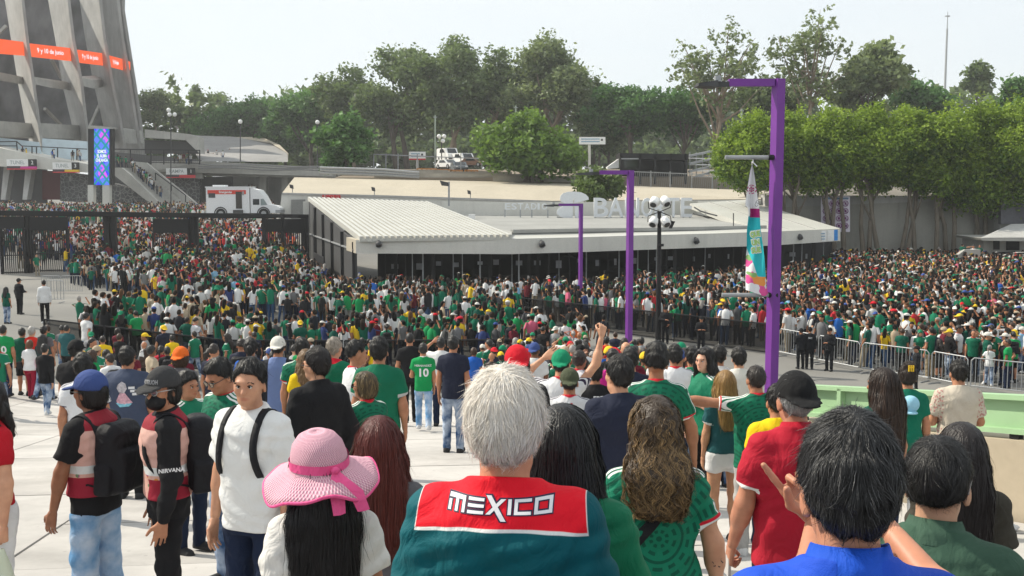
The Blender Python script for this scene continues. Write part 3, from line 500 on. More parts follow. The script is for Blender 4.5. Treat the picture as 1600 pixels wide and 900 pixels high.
# ------------------------------------------------------------------ raised ground behind, trees
mb = MB(); ex = [-21, 20, 60, 110, 200]; ey = [(122, 8.2), (128, 8.6), (150, 9.8), (200, 10.5), (300, 11), (800, 12)]
for i in range(len(ex)-1):
    for j in range(len(ey)-1):
        mb.add([(ex[i], ey[j][0], ey[j][1]), (ex[i+1], ey[j][0], ey[j][1]), (ex[i+1], ey[j+1][0], ey[j+1][1]), (ex[i], ey[j+1][0], ey[j+1][1])], [(0, 1, 2, 3)])
    mb.add([(ex[i], 122, 0), (ex[i+1], 122, 0), (ex[i+1], 122, 8.2), (ex[i], 122, 8.2)], [(0, 1, 2, 3)])
tag(mb.build('embankment', concrete('dry earth', (.26, .215, .165), .3, .15, 1.5)), kind='structure')
mb = MB()
for y, z in ((91.6, 6.2), (113.9, 8.0)): pass
mb.add([(20, 91.3, 6.0), (120, 89.5, 6.0), (120, 122.2, 8.0), (34, 122.2, 8.0), (34, 112, 7.4)], [(0, 1, 2, 3, 4)]); tag(mb.build('terrace', concrete('terrace earth', (.20, .18, .15), .3, .15, 1.5)), kind='structure')
lg_ = thing('earth_ledges', 'low pale concrete ledges stepping up the dry slope below the vehicles', 'ledge', tuple(at(700, 276, 123)))
for i, (x0, x1, y, Y) in enumerate(((585, 826, 276.5, 122.4), (600, 800, 273, 124.5), (560, 700, 270, 127.5), (770, 905, 280, 121.8))): part(MB().bar(at(x0, y, Y)+Vector((0, 0, .1)), at(x1, y+1.5, Y)+Vector((0, 0, .1)), .5, .7), 'ledge', concrete('pale ledge', (.40, .37, .32), .3, .5), lg_)
pg_ = thing('pipe_rack', 'grey pipes lying along the slope at the overpass end', 'pipes', tuple(at(560, 272, 121)))
for i in range(3): part(MB().tube([at(500, 262+i*4, 121.5), at(600, 265+i*4.2, 121.5), at(655, 270+i*3.5, 121.5)], .16, 6), 'pipe', M['steel'], pg_)
def leaf_mat(name, c1, c2, tr=.30):
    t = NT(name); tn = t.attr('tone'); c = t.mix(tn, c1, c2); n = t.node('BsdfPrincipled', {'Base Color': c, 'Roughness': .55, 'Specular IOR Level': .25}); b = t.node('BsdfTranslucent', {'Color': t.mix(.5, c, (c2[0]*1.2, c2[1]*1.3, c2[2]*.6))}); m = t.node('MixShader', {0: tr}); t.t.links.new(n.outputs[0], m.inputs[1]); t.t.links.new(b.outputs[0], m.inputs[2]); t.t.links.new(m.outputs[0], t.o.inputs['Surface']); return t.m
LM = dict(euc=leaf_mat('grey green eucalyptus leaf', (.045, .075, .036), (.29, .35, .17)), eucd=leaf_mat('dark eucalyptus leaf', (.026, .052, .026), (.21, .28, .12)), dark=leaf_mat('dark green leaf', (.014, .045, .02), (.12, .25, .075)), mid=leaf_mat('mid green leaf', (.02, .06, .022), (.15, .29, .09)), bright=leaf_mat('bright green leaf', (.055, .115, .026), (.20, .31, .06)), ficus=leaf_mat('ficus leaf', (.022, .07, .015), (.31, .42, .055)), plum=leaf_mat('plumeria leaf', (.05, .085, .025), (.16, .22, .07)))  # dark and light leaf ends, contrast widened for self-shadow and lit tops
BK = dict(pale=concrete('pale bark', (.30, .24, .18), .4, .8, 6), dark=concrete('dark bark', (.11, .09, .075), .4, .8, 6), grey=concrete('grey ficus bark', (.20, .17, .135), .35, .8, 6))
def leaves(blobs, n, size, rg, shell=.55, flat=1., clump=.9, per=13):
    """leaf clumps spread through the crown's blobs (centre, radii); quads"""
    vol = np.array([b[1][0]*b[1][1]*b[1][2] for b in blobs])**.75; pick = rg.choice(len(blobs), n, p=vol/vol.sum()); C = np.array([b[0] for b in blobs])[pick]; Rr = np.array([b[1] for b in blobs])[pick]
    d = rg.normal(size=(n, 3)); d /= np.linalg.norm(d, axis=1, keepdims=True); r = (shell+(1-shell)*rg.random((n, 1))**.6)*(1+.16*rg.normal(size=(n, 1))); cc = C+d*Rr*r; cs = clump*(.6+.8*rg.random((n, 1, 1)))
    P = cc[:, None]+rg.normal(size=(n, per, 3))*cs*np.array((.55, .55, .42)); tone = np.clip(.45+.22*rg.normal(size=(n, 1))+.16*rg.normal(size=(n, per))+.25*d[:, 2:3], 0, 1)  # tone rises with height on each blob: lit tops, self-shadowed undersides painted in
    P = P.reshape(-1, 3); m = len(P); a = rg.normal(size=(m, 3)); a[:, 2] *= .7; a /= np.linalg.norm(a, axis=1, keepdims=True); b = np.cross(a, rg.normal(size=(m, 3))); b /= np.linalg.norm(b, axis=1, keepdims=True); s = size*(.6+.8*rg.random((m, 1)))
    V = np.stack([P-a*s*.5, P+b*s*.32, P+a*s*.6, P-b*s*.32], 1).reshape(-1, 3); return V, np.arange(m*4).reshape(-1, 4), np.repeat(tone.ravel(), 4)
def tree(kind, label, px, Y, base, top, hw, bot, leaf, bark, ncl, lsize, group=None, trunks=1, blobs=9, shell=.5, spread=1., seed=1, sq=.85, clump=.9, lean=0., bz=None, cx=None, limb=1.):
    """px: pixel column of the trunk, base / top / bot: pixel rows of the ground, crown top and crown bottom, hw: crown half-width in pixels"""
    rg = np.random.default_rng(seed); b = at(px, base, Y); k = Y/1600; c0 = at(px if cx is None else cx, (top+bot)/2, Y); hz = (bot-top)/2*k; hx = hw*k
    if bz is not None: b.z = bz
    root = thing(kind, label, 'tree', tuple(b), 0, group); bl = []; ex = .38
    for i in range(blobs):
        a = i*2.399+rg.random(); rr = math.sqrt((i+.5)/blobs); zz = rg.uniform(-1, 1)*(1-.45*rr)+.18*(1-rr); q = .30+.16*rg.random(); bl.append((np.array((c0.x+math.cos(a)*rr*hx*.74, Y+math.sin(a)*rr*hx*.6*spread, c0.z+zz*hz*.70)), np.array((q*hx, q*hx*.9, min(q*hx*sq, hz*.45)))))
    bl.append((np.array((c0.x+rg.uniform(-.2, .2)*hx, Y, c0.z+hz*.62)), np.array((.36*hx, .36*hx, hz*.36))))
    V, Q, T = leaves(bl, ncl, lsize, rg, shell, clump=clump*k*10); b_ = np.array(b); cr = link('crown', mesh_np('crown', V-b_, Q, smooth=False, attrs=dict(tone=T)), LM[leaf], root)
    tk = MB(); r0 = max(.10, hx*.055); sp = []
    for t in range(trunks):
        o = Vector(((t-(trunks-1)/2)*.9*r0*4+rg.uniform(-.2, .2), rg.uniform(-.4, .4), 0)) if trunks > 1 else Vector((0, 0, 0)); f = Vector((b.x, b.y, b.z))+o; tp = Vector((c0.x+rg.uniform(-.3, .3)*hx*(trunks > 1)+lean*hx, Y+rg.uniform(-.1, .1)*hx, c0.z-hz*.15)); pts = [f+(tp-f)*s_+Vector((rg.uniform(-1, 1), rg.uniform(-1, 1), 0))*r0*1.2*(0 < s_ < 1) for s_ in (0, .2, .42, .64, .84, 1)]; pts[0].z -= .25
        tk.tube([p-b for p in pts], [r0*w for w in (1.3, 1., .85, .7, .55, .4)], 7); sp.append(pts)
    for (c, r) in bl[:int(len(bl)*limb)]:
        pts = sp[rg.integers(len(sp))]; s_ = pts[rg.integers(2, 6)]; e = Vector(c); m = s_.lerp(e, .55)+Vector((0, 0, -abs(r[2])*.25)); tk.tube([s_-b, m-b, e-b, e-b+(e-s_).normalized()*float(r[0])*.7], [r0*.5, r0*.33, r0*.18, r0*.06], 5)
    tr = link('trunk', tk.mesh('trunk', True), BK[bark], root); return root
tree('cypress_tree', 'thin dark cypress spire rising beyond the red roofed house', 305, 300, 190, 134, 6, 178, 'eucd', 'dark', 200, .7, blobs=7, seed=4, sq=2.2, clump=.5)
tree('eucalyptus_tree', 'loose pale eucalyptus right beside the stadium edge', 243, 250, 215, 142, 27, 200, 'euc', 'pale', 420, .55, seed=5, clump=.7)
tree('conifer_tree', 'ragged grey conifer between the red house and the dark wood', 346, 290, 195, 148, 18, 186, 'eucd', 'dark', 260, .6, seed=6, clump=.6)
T_ = [('broadleaf_tree', 'dense dark broadleaf tree above the curving ramp', 400, 232, 250, 156, 62, 228, 'dark', 'dark', 520, 1.0, 7), ('broadleaf_tree', 'low dusky tree just right of the curving ramp parapet', 345, 240, 250, 176, 52, 232, 'mid', 'dark', 360, 1.0, 8), ('broadleaf_tree', 'rounded dark green tree at the left shoulder of the eucalyptus wood', 485, 205, 270, 142, 62, 245, 'mid', 'dark', 620, .95, 9),
      ('broadleaf_tree', 'tall dark tree behind the feathery green one near the overpass end', 447, 215, 262, 168, 40, 250, 'dark', 'dark', 330, .95, 10),
      ('eucalyptus_tree', 'small topped eucalyptus at the left end of the tall wood', 548, 195, 268, 98, 58, 215, 'eucd', 'pale', 520, .95, 11), ('eucalyptus_tree', 'dark tall eucalyptus left of centre with crossing bare trunks', 630, 188, 268, 72, 78, 232, 'eucd', 'dark', 800, .95, 12), ('eucalyptus_tree', 'tall eucalyptus with long pale trunk behind the parked vehicles', 708, 180, 266, 58, 66, 225, 'eucd', 'pale', 640, .9, 13),
      ('eucalyptus_tree', 'wide eucalyptus standing between the pale trunk and the tallest dome', 772, 186, 262, 76, 60, 232, 'eucd', 'pale', 620, .9, 14), ('eucalyptus_tree', 'broad domed eucalyptus at the right end of the wood, tinged yellow green', 862, 178, 262, 54, 78, 230, 'euc', 'pale', 900, .9, 15), ('eucalyptus_tree', 'sparse lower eucalyptus dropping towards the white sign on its post', 925, 182, 255, 118, 34, 225, 'eucd', 'dark', 300, .9, 16),
      ('ficus_tree', 'dark dense ficus mass behind the black container', 985, 172, 275, 136, 72, 222, 'dark', 'dark', 820, .8, 17), ('ficus_tree', 'dark ficus clump left of the open eucalyptus crown', 1070, 168, 275, 142, 56, 226, 'dark', 'dark', 560, .8, 18),
      ('eucalyptus_tree', 'brownish low eucalyptus around the black container', 945, 176, 270, 178, 40, 245, 'eucd', 'dark', 260, .8, 31)]
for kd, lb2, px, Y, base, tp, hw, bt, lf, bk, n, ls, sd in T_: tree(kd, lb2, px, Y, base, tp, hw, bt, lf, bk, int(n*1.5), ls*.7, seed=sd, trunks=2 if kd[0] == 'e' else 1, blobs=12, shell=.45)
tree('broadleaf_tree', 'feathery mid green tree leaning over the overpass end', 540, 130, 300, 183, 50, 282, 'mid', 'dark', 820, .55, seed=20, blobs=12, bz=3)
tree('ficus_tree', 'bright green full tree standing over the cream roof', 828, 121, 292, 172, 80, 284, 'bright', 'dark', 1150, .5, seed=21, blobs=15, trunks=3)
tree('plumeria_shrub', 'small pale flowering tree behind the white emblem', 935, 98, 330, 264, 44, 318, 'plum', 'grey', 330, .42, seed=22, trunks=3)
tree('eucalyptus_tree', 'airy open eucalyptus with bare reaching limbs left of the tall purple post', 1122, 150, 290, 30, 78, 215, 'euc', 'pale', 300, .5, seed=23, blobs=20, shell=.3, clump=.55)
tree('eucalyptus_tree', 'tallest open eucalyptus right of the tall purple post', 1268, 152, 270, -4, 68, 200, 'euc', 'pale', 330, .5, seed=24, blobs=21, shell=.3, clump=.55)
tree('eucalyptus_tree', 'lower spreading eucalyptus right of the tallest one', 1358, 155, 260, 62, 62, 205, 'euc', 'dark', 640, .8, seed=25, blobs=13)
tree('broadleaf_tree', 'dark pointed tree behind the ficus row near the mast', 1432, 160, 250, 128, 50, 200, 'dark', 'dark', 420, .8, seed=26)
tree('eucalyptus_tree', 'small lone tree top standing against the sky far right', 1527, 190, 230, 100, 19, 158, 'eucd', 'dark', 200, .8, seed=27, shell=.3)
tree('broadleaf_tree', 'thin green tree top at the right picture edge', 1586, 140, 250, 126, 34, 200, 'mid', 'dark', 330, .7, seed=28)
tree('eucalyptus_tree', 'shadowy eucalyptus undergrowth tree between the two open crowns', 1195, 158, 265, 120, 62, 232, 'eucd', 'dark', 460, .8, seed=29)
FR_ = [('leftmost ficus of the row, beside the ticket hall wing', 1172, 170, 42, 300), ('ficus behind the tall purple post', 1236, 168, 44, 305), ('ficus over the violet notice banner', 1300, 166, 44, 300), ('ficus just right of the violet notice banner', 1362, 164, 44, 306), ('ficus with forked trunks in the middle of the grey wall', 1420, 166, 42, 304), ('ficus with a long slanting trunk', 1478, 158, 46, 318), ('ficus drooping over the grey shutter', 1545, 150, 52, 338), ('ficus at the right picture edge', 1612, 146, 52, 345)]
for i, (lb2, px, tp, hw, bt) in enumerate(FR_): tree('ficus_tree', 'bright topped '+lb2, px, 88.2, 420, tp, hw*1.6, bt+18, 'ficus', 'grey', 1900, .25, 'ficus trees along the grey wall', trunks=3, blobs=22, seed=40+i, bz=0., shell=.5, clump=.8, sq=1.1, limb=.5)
# far-off wood that closes the gaps low behind the trees
rgw = np.random.default_rng(9); bl = [(np.array(at(x, 205+12*math.sin(x*.02)+rgw.uniform(-8, 8), 260)), np.array((9, 5, 7+rgw.uniform(0, 4)))) for x in range(225, 1680, 28)]+[(np.array(at(x, 248+rgw.uniform(-6, 6), 250)), np.array((8, 4, 5))) for x in range(470, 1680, 30)]; V, Q, T = leaves(bl, 4600, 1.7, rgw, .5, clump=1.6, per=10)
tag(link('far_wood', mesh_np('far_wood', V, Q, smooth=False, attrs=dict(tone=T)), LM['eucd']), 'dark far-off wood behind the taller trees', 'wood', kind='stuff')
hs = thing('house', 'distant house with red parapet left of the dark wood', 'house', tuple(at(300, 200, 310))); part(slab([(268, 178), (268, 200), (328, 200), (328, 176)], 310, (0, 8, 0)), 'wall', concrete('far wall', (.30, .28, .26)), hs); part(slab([(276, 186), (276, 192), (322, 192), (322, 186)], 309.5, (0, .4, 0)), 'red_band', M['red'], hs); part(slab([(266, 168), (268, 178), (300, 178), (298, 168)], 309, (0, 8, 0)), 'roof', plain('dark roof', (.05, .05, .055), .8), hs)
for x in (284, 292, 306, 314): part(slab([(x, 178), (x, 184), (x+4, 184), (x+4, 178)], 309.7, (0, .3, 0)), 'window', M['glass'], hs)
ms = thing('radio_mast', 'thin tall radio mast against the sky', 'mast', tuple(at(1477, 150, 400))); part(MB().tube([at(1476, 150, 400), at(1480, 45, 400)], [.45, .35], 6), 'pole', M['steel'], ms); part(MB().tube([at(1480, 45, 400), at(1481, 18, 400)], [.22, .12], 5), 'tip', M['steel'], ms); part(MB().box(at(1477, 25, 400).x, at(1484, 25, 400).x, 399.5, 400.5, at(1480, 26, 400).z, at(1480, 24.5, 400).z), 'crossarm', M['steel'], ms)
# ------------------------------------------------------------------ street furniture, vehicles, barriers
def W_(o, root): o.matrix_parent_inverse = Matrix.Translation(-root.location); return o
def street_light(label, px, Y, ytop, xarm, wpx, zb, arm2=None, lampx=None):
    w = wpx*Y/1600; c = at(px, ytop, Y); r = thing('street_light', label, 'street light', (c.x, Y, zb), 0, 'purple right-angled street lights'); zt = c.z; x0 = c.x-w/2
    th_ = R(24); a_ = w*.80; cc_ = Vector((x0+w*.5, Y+w*.6, 0)); sq_ = [cc_+Vector((math.cos(th_)*i-math.sin(th_)*j, math.sin(th_)*i+math.cos(th_)*j, 0))*a_*.5 for i, j in ((-1, -1), (1, -1), (1, 1), (-1, 1))]; part(MB().hexa([q+Vector((0, 0, zb)) for q in sq_], [q+Vector((0, 0, zt)) for q in sq_]), 'pole', M['purple'], r); xa = at(xarm, ytop, Y).x; part(MB().box(xa, x0+w*.12, Y+w*.25, Y+w*.95, zt-w*.62, zt-.003), 'arm', M['purple'], r)
    xl = at(lampx, ytop, Y).x; l = MB(); z = zt-w*.45; l.hexa([(xl, Y-.12, z-.05), (xa-.25, Y-.14, z-.07), (xa-.25, Y+w+.14, z-.07), (xl, Y+w+.12, z-.05)], [(xl, Y-.12, z), (xa-.25, Y-.1, z+.06), (xa-.25, Y+w+.1, z+.06), (xl, Y+w+.12, z)]); l.bar((xa-.26, Y+w*.5, z), (xa, Y+w*.5, z), .10); part(l, 'lamp_head', M['dgrey'], r); s = MB(); s.tube([((xl*.35+xa*.65), Y+w/2, z+.05), ((xl*.35+xa*.65), Y+w/2, z+.16)], .07, 8); part(s, 'sensor', M['steel'], r); bp = MB(); bp.box(x0-.12, x0+w+.12, Y-.1, Y+w*1.3+.1, zb, zb+.03); part(bp, 'base_plate', M['purple'], r); return r, c, w
sl1, c1, w1 = street_light('tall purple street light with a white and turquoise banner, nearest the camera', 1219.5, 20., 122, 1141, 18.5, 0., lampx=1090)
street_light('middle one of the three purple street lights, left of the floodlight mast', 986, 38., 266, 937, 10.5, 0., lampx=900)
street_light('smallest and farthest purple street light, before the long fascia', 908, 52., 318, 873, 6.4, -.02, lampx=850)
for y, x0, n_ in ((246, 1133, 'upper'), (461, 1128, 'lower')):
    a, b = at(x0, y, 20.1), at(1210, y, 20.1); o = part(MB().tube([a, b], .042, 10), 'banner_arm', M['steel'], sl1); part(MB().tube([b-Vector((.12, 0, 0)), b+Vector((.06, 0, 0))], .055, 10), 'arm_collar', M['black'], sl1)
# the twisted banner
rows = [(252, 1175, 1177, 0), (258, 1173.5, 1177.5, 0), (266, 1171.5, 1179, .1), (280, 1169.5, 1180.5, .2), (293, 1168, 1181.5, .3), (308, 1166, 1183.5, .4), (320, 1164.6, 1185.4, .5), (325, 1168.5, 1186.2, .7), (332, 1170, 1187, .8), (346, 1169, 1187.5, .6), (360, 1168, 1188, .5), (378, 1168.6, 1190, .6), (390, 1169, 1191, .6), (400, 1168, 1192, .5), (414, 1167.5, 1193, .6), (426, 1167, 1194, .6), (440, 1166, 1196, .5), (453, 1165.5, 1198.5, .5), (462, 1166, 1201, .4)]
V = []; ns = 15; 
for y, a, b, tw in rows:
    for s in range(ns): t = s/(ns-1); p = at(a+(b-a)*t, y+(0 if y < 460 else -12*abs(t-.75)), 20.1); V.append((p.x, p.y+.09*math.sin(t*3.14+y*.02)+.045*math.sin(t*9+y*.05)*(.3+tw), p.z))
V2 = V+[(x, y+.012, z) for x, y, z in V]; nr = len(rows); F = []
for i in range(nr-1):
    for s in range(ns-1): a = i*ns+s; F.append((a, a+1, a+ns+1, a+ns)); F.append((a+nr*ns, a+nr*ns+ns, a+nr*ns+ns+1, a+nr*ns+1))
def _banner():
    t = NT('printed banner cloth'); x = t.xyz(); pz = lambda y: at(1180, y, 20.1).z; white = (.74, .74, .76); c = white
    u = t.math('SUBTRACT', x[0], at(1168, 350, 20.1).x); z = x[2]
    c = t.mix(t.math('MULTIPLY', t.math('GREATER_THAN', t.noise(5, 1), .54), t.math('LESS_THAN', z, pz(405))), c, (.72, .10, .32)); c = t.mix(t.math('MULTIPLY', t.math('GREATER_THAN', t.noise(4.2, 1, t.comb(x[2], x[0], 3.)), .56), t.math('LESS_THAN', z, pz(390))), c, (.75, .30, .08)); c = t.mix(t.math('MULTIPLY', t.math('GREATER_THAN', t.noise(4, 1, t.comb(x[2], 7., x[0])), .60), t.math('LESS_THAN', z, pz(385))), c, (.25, .42, .16))
    edge = t.math('SUBTRACT', u, t.math('MULTIPLY', t.math('MAXIMUM', 0., t.math('SUBTRACT', pz(378), z)), .34)); band = t.math('MULTIPLY', t.math('LESS_THAN', z, pz(338)), t.math('MULTIPLY', t.math('GREATER_THAN', edge, -.02), t.math('GREATER_THAN', z, pz(432)))); c = t.mix(band, c, (.03, .46, .52))
    tri = t.math('MULTIPLY', t.math('LESS_THAN', z, pz(326)), t.math('GREATER_THAN', z, pz(340))); c = t.mix(t.math('MULTIPLY', tri, t.math('GREATER_THAN', u, .06)), c, (.35, .02, .16))
    dx = t.math('SUBTRACT', x[0], at(1175, 296, 20.1).x); dz = t.math('SUBTRACT', z, pz(296)); r = t.math('SQRT', t.math('ADD', t.math('MULTIPLY', dx, dx), t.math('MULTIPLY', dz, dz))); seg = t.math('GREATER_THAN', t.math('PINGPONG', t.math('MULTIPLY', t.math('ARCTAN2', dx, dz), 1.3), .5), .16); c = t.mix(t.math('MULTIPLY', t.math('LESS_THAN', r, .095), t.math('MULTIPLY', seg, t.math('GREATER_THAN', t.math('PINGPONG', r, .035), .009))), c, (.42, .02, .16)); return t.bsdf(c, .8, None, 0, .2)
me = bpy.data.meshes.new('banner'); me.from_pydata(V2, [], F); me.polygons.foreach_set('use_smooth', [True]*len(F)); bnr = thing('hanging_banner', 'twisted white and turquoise banner reading QUE UN SUE hanging from the street light', 'banner', tuple(at(1177, 470, 20.1))); o = link('cloth', me, _banner(), bnr); W_(o, bnr)
tb = MB(); tb.tube([at(1176, 246, 20.1), at(1177, 254, 20.1), at(1183, 260, 20.06)], .012, 5); part(tb, 'tie', M['white'], bnr); lg = plain('lime lettering', (.40, .62, .20), .6)
for i, (w, y, wd_) in enumerate((('QUE', 366, 15), ('UN', 379, 12), ('SUE', 391, 14))):
    c = at(1180+i*.7, y, 19.93); text_on('lettering', w, c, (1, -.05, .16), (0, 0, 1), .145, M['white'], bnr, .022, .002, wd_*20/1600*1.12); text_on('lettering', w, c-Vector((0, .012, 0)), (1, -.05, .16), (0, 0, 1), .14, lg, bnr, .006, .003, wd_*20/1600)
text_on('lettering', 'CD', at(1183, 318, 19.93), (.35, 0, 1), (-1, 0, .3), .09, M['dgrey'], bnr, .0, .002)
# floodlight mast
mx = at(1030, 400, 44); fm_ = thing('floodlight_mast', 'black mast carrying four white floodlight drums behind the black mesh fence', 'floodlight', (mx.x, 44, 0)); part(MB().tube([(mx.x, 44, 0), (mx.x, 44, 3), (mx.x-.02, 44, at(1030, 330, 44).z)], [.13, .11, .08], 10), 'pole', M['black'], fm_)
for x, y, s in ((1022, 316, -1), (1040, 315, 1), (1021, 347, -1), (1040, 347, 1)):
    c = at(x, y, 43.8); d = Vector((s*.25, -.55, -.55)).normalized(); l = MB(); l.tube([c-d*.28, c-d*.2, c, c+d*.16, c+d*.17], [.09, .17, .205, .185, .14], 14); lo = part(l, 'lamp_drum', M['white'], fm_, True); g_ = MB(); g_.tube([c+d*.172, c+d*.19], .135, 12); g_.build('lens', M['dgrey'], lo); y_ = MB(); y_.tube([c+Vector((s*.24, 0, 0)), c+Vector((s*.22, .1, -.25 if y < 330 else .25)), Vector((mx.x, 44, at(1030, 331, 44).z))], .022, 5); part(y_, 'yoke', M['black'], fm_)
part(slab([(1049, 345), (1046, 357), (1050, 357), (1055, 346)], 43.9, (0, .3, 0)), 'control_box', M['black'], fm_); part(MB().tube([at(1033, 381, 43.9), at(1033, 385, 43.9)], .12, 8), 'bracket', M['black'], fm_)
# globe street lamps and other posts far away
def globe_lamp(label, x, ytop, ybase, Y, balls):
    b = at(x, ybase, Y); r = thing('globe_lamp', label, 'street lamp', tuple(b)); part(MB().tube([b, at(x, ytop+2, Y)], .09*Y/150, 6), 'pole', M['dgrey'], r); s = Y/1600
    for dx, dy in balls:
        c = at(x+dx, ytop+dy, Y); l = MB(); rr = 3.4*s*1.0; l.lathe([(rr*math.sin(a), -rr*math.cos(a)) for a in np.linspace(.1, 3.04, 7)], tuple(c), 10); part(l, 'globe', M['white'], r, True)
globe_lamp('triple globe lamp on a tall dark pole beside the stadium', 267, 175, 330, 132, ((-3.5, -3), (-2, 4), (6, 4)))
globe_lamp('single globe lamp on the curving ramp', 375.5, 190, 252, 170, ((0, 0),)); globe_lamp('pale globe lamp in front of the dark wood', 496, 191, 262, 165, ((0, 0),)); globe_lamp('twin globe lamp before the eucalyptus trunks', 690, 213, 262, 145, ((-4, 0), (4, 0), (2, 7)))
for x, y0, y1, Y, lab in ((680, 180, 262, 140, 'thin green pole in front of the eucalyptus trunks'), (806, 165, 255, 150, 'thin pale pole left of the bright green tree'), (1159, 170, 300, 120, 'pale utility pole with crossbar left of the tall purple street light')):
    r = thing('utility_pole', lab, 'pole', tuple(at(x, y1, Y))); part(MB().tube([at(x, y1, Y), at(x, y0, Y)], .10, 6), 'shaft', plain('pale green pole', (.32, .38, .31), .6), r); part(MB().bar(at(x-3, y0+3, Y), at(x+3, y0+3, Y), .12), 'crossbar', M['steel'], r)
def sign_board(label, x0, x1, y0, y1, Y, px, yb, red):
    r = thing('sign_board', label, 'sign', tuple(at(px, yb, Y))); part(slab([(x0, y0), (x0, y1), (x1, y1), (x1, y0)], Y, (0, .15, 0)), 'board', M['white'], r); part(MB().bar(at(px, yb, Y+.3), at(px, y0+1, Y+.3), .28), 'post', M['beigew'], r)
    if red: part(slab([(x0, y1-2.2), (x0, y1), (x1, y1), (x1, y1-2.2)], Y-.03, (0, .02, 0)), 'red_strip', M['red'], r)
    for i in range(2): part(slab([(x0+3, y0+2.5+i*4), (x0+3, y0+4+i*4), (x1-9, y0+4+i*4), (x1-9, y0+2.5+i*4)], Y-.03, (0, .02, 0)), 'print_line', plain('print blue', (.25, .38, .5), .6), r)
    part(slab([(x1-7, y0+3), (x1-7, y0+6), (x1-4, y0+6), (x1-4, y0+3)], Y-.03, (0, .02, 0)), 'print_mark', M['dgrey'], r)
sign_board('white board with red base strip on the far fence', 639, 665, 237, 250, 132, 652, 268, 1); sign_board('white direction board high on a pale post before the trees', 905, 946, 214, 225.5, 118, 921, 285, 0)
# far fence, low orange barriers and parked vehicles on the raised ground
ff = thing('chain_fence', 'long pale rail fence in front of the parked vehicles', 'fence', tuple(at(700, 262, 131)))
for x in (584, 603, 622, 652, 680, 720, 753): part(MB().bar(at(x, 240, 131), at(x, 266, 131), .12), 'post', M['steel'], ff)
part(MB().bar(at(584, 241, 131), at(752, 248, 131), .12), 'rail', M['steel'], ff)
f2 = thing('chain_fence', 'chain link fence with pale posts before the black container', 'fence', tuple(at(1030, 292, 117)))
for x in (990, 1017, 1047, 1081, 1113, 1160, 1205): part(MB().bar(at(x, 266+(x-990)*.03, 116), at(x, 294+(x-990)*.02, 116), .10), 'post', M['steel'], f2)
part(MB().bar(at(985, 268, 116), at(1210, 277, 116), .09), 'rail', M['steel'], f2); nm = MB()
for i in range(70): nm.bar(at(990+i*3, 269+i*.09, 116), at(992+i*3, 293+i*.06, 116), .025)
part(nm, 'mesh', M['steel'], f2, kind='stuff')
for i, (x0, x1, y) in enumerate(((652, 681, 266), (684, 704, 267.5), (705, 722, 268.5), (727, 746, 268.5))):
    r = thing('road_barrier', ('long orange and white road barrier below the white sign board', 'orange road barrier left of the grey car', 'orange road barrier before the grey car', 'orange road barrier next to the bright green tree')[i], 'barrier', tuple(at(x0, y+3, 128)), 0, 'orange barriers before the parked vehicles'); om = plain('orange plastic', (.42, .19, .06), .6)
    part(MB().bar(at(x0, y-2.4, 128), at(x1, y-2, 128), .16), 'board', om, r); part(MB().bar(at(x0, y+1, 128), at(x1, y+1.4, 128), .16), 'board', plain('yellow board', (.70, .50, .10), .5), r)
    for k_ in range(5): t = k_/4; part(MB().bar(at(x0+(x1-x0)*t, y-3, 127.9), at(x0+(x1-x0)*t, y+4, 127.9), .22, .05), 'leg', om, r)
def vehicle(label, x, y, Y, Lc, Hc, body, rz, van=False):
    Lc, Hc = Lc*.88, Hc*.85
    b = at(x, y, Y); r = thing('parked_van' if van else 'parked_car', label, 'van' if van else 'car', tuple(b), rz); w = .86; P = [(-Lc/2, .28), (-Lc/2, .75 if not van else Hc*.95), (-Lc*.40, Hc*.62 if not van else Hc), (-Lc*.27, Hc) if not van else (0, Hc), (Lc*.10, Hc) if not van else (Lc*.25, Hc), (Lc*.27, Hc*.64) if not van else (Lc*.38, Hc*.6), (Lc*.48, Hc*.55), (Lc/2, .5), (Lc/2, .28)]
    link('body', MB().prism([(px_, -w, pz_) for px_, pz_ in P], (0, 2*w, 0)).mesh('body'), body, r)
    for s in (-1, 1):
        wn = [(-Lc*.24, Hc*.66), (-Lc*.20, Hc*.93), (Lc*.08, Hc*.93), (Lc*.20, Hc*.66)]; yy = s*(w+.005); link('window', MB().prism([(a, yy, c) for a, c in wn], (0, .01*s, 0)).mesh('window'), M['glass'], r)
        for ax in (-.31, .31): t = MB(); t.tube([(Lc*ax, s*(w-.18), .31), (Lc*ax, s*(w+.03), .31)], .31, 12); wo = link('wheel', t.mesh('wheel'), M['black'], r); h_ = MB(); h_.tube([(Lc*ax, s*(w+.02), .31), (Lc*ax, s*(w+.045), .31)], .17, 10); link('rim', h_.mesh('rim'), M['steel'], wo)
        link('headlight', MB().box(Lc/2-.06, Lc/2+.01, s*.62-.14, s*.62+.14, .58, .72).mesh('headlight'), M['white'], r)
    link('windscreen', MB().add([(Lc*.275, -w*.8, Hc*.66) if not van else (Lc*.385, -w*.8, Hc*.62), (Lc*.275, w*.8, Hc*.66) if not van else (Lc*.385, w*.8, Hc*.62), (Lc*.115, w*.75, Hc*.97) if not van else (Lc*.26, w*.75, Hc*.97), (Lc*.115, -w*.75, Hc*.97) if not van else (Lc*.26, -w*.75, Hc*.97)], [(0, 1, 2, 3)]).mesh('windscreen'), M['glass'], r); link('bumper', MB().box(Lc/2-.03, Lc/2+.06, -w*.95, w*.95, .28, .45).mesh('bumper'), M['dgrey'], r)
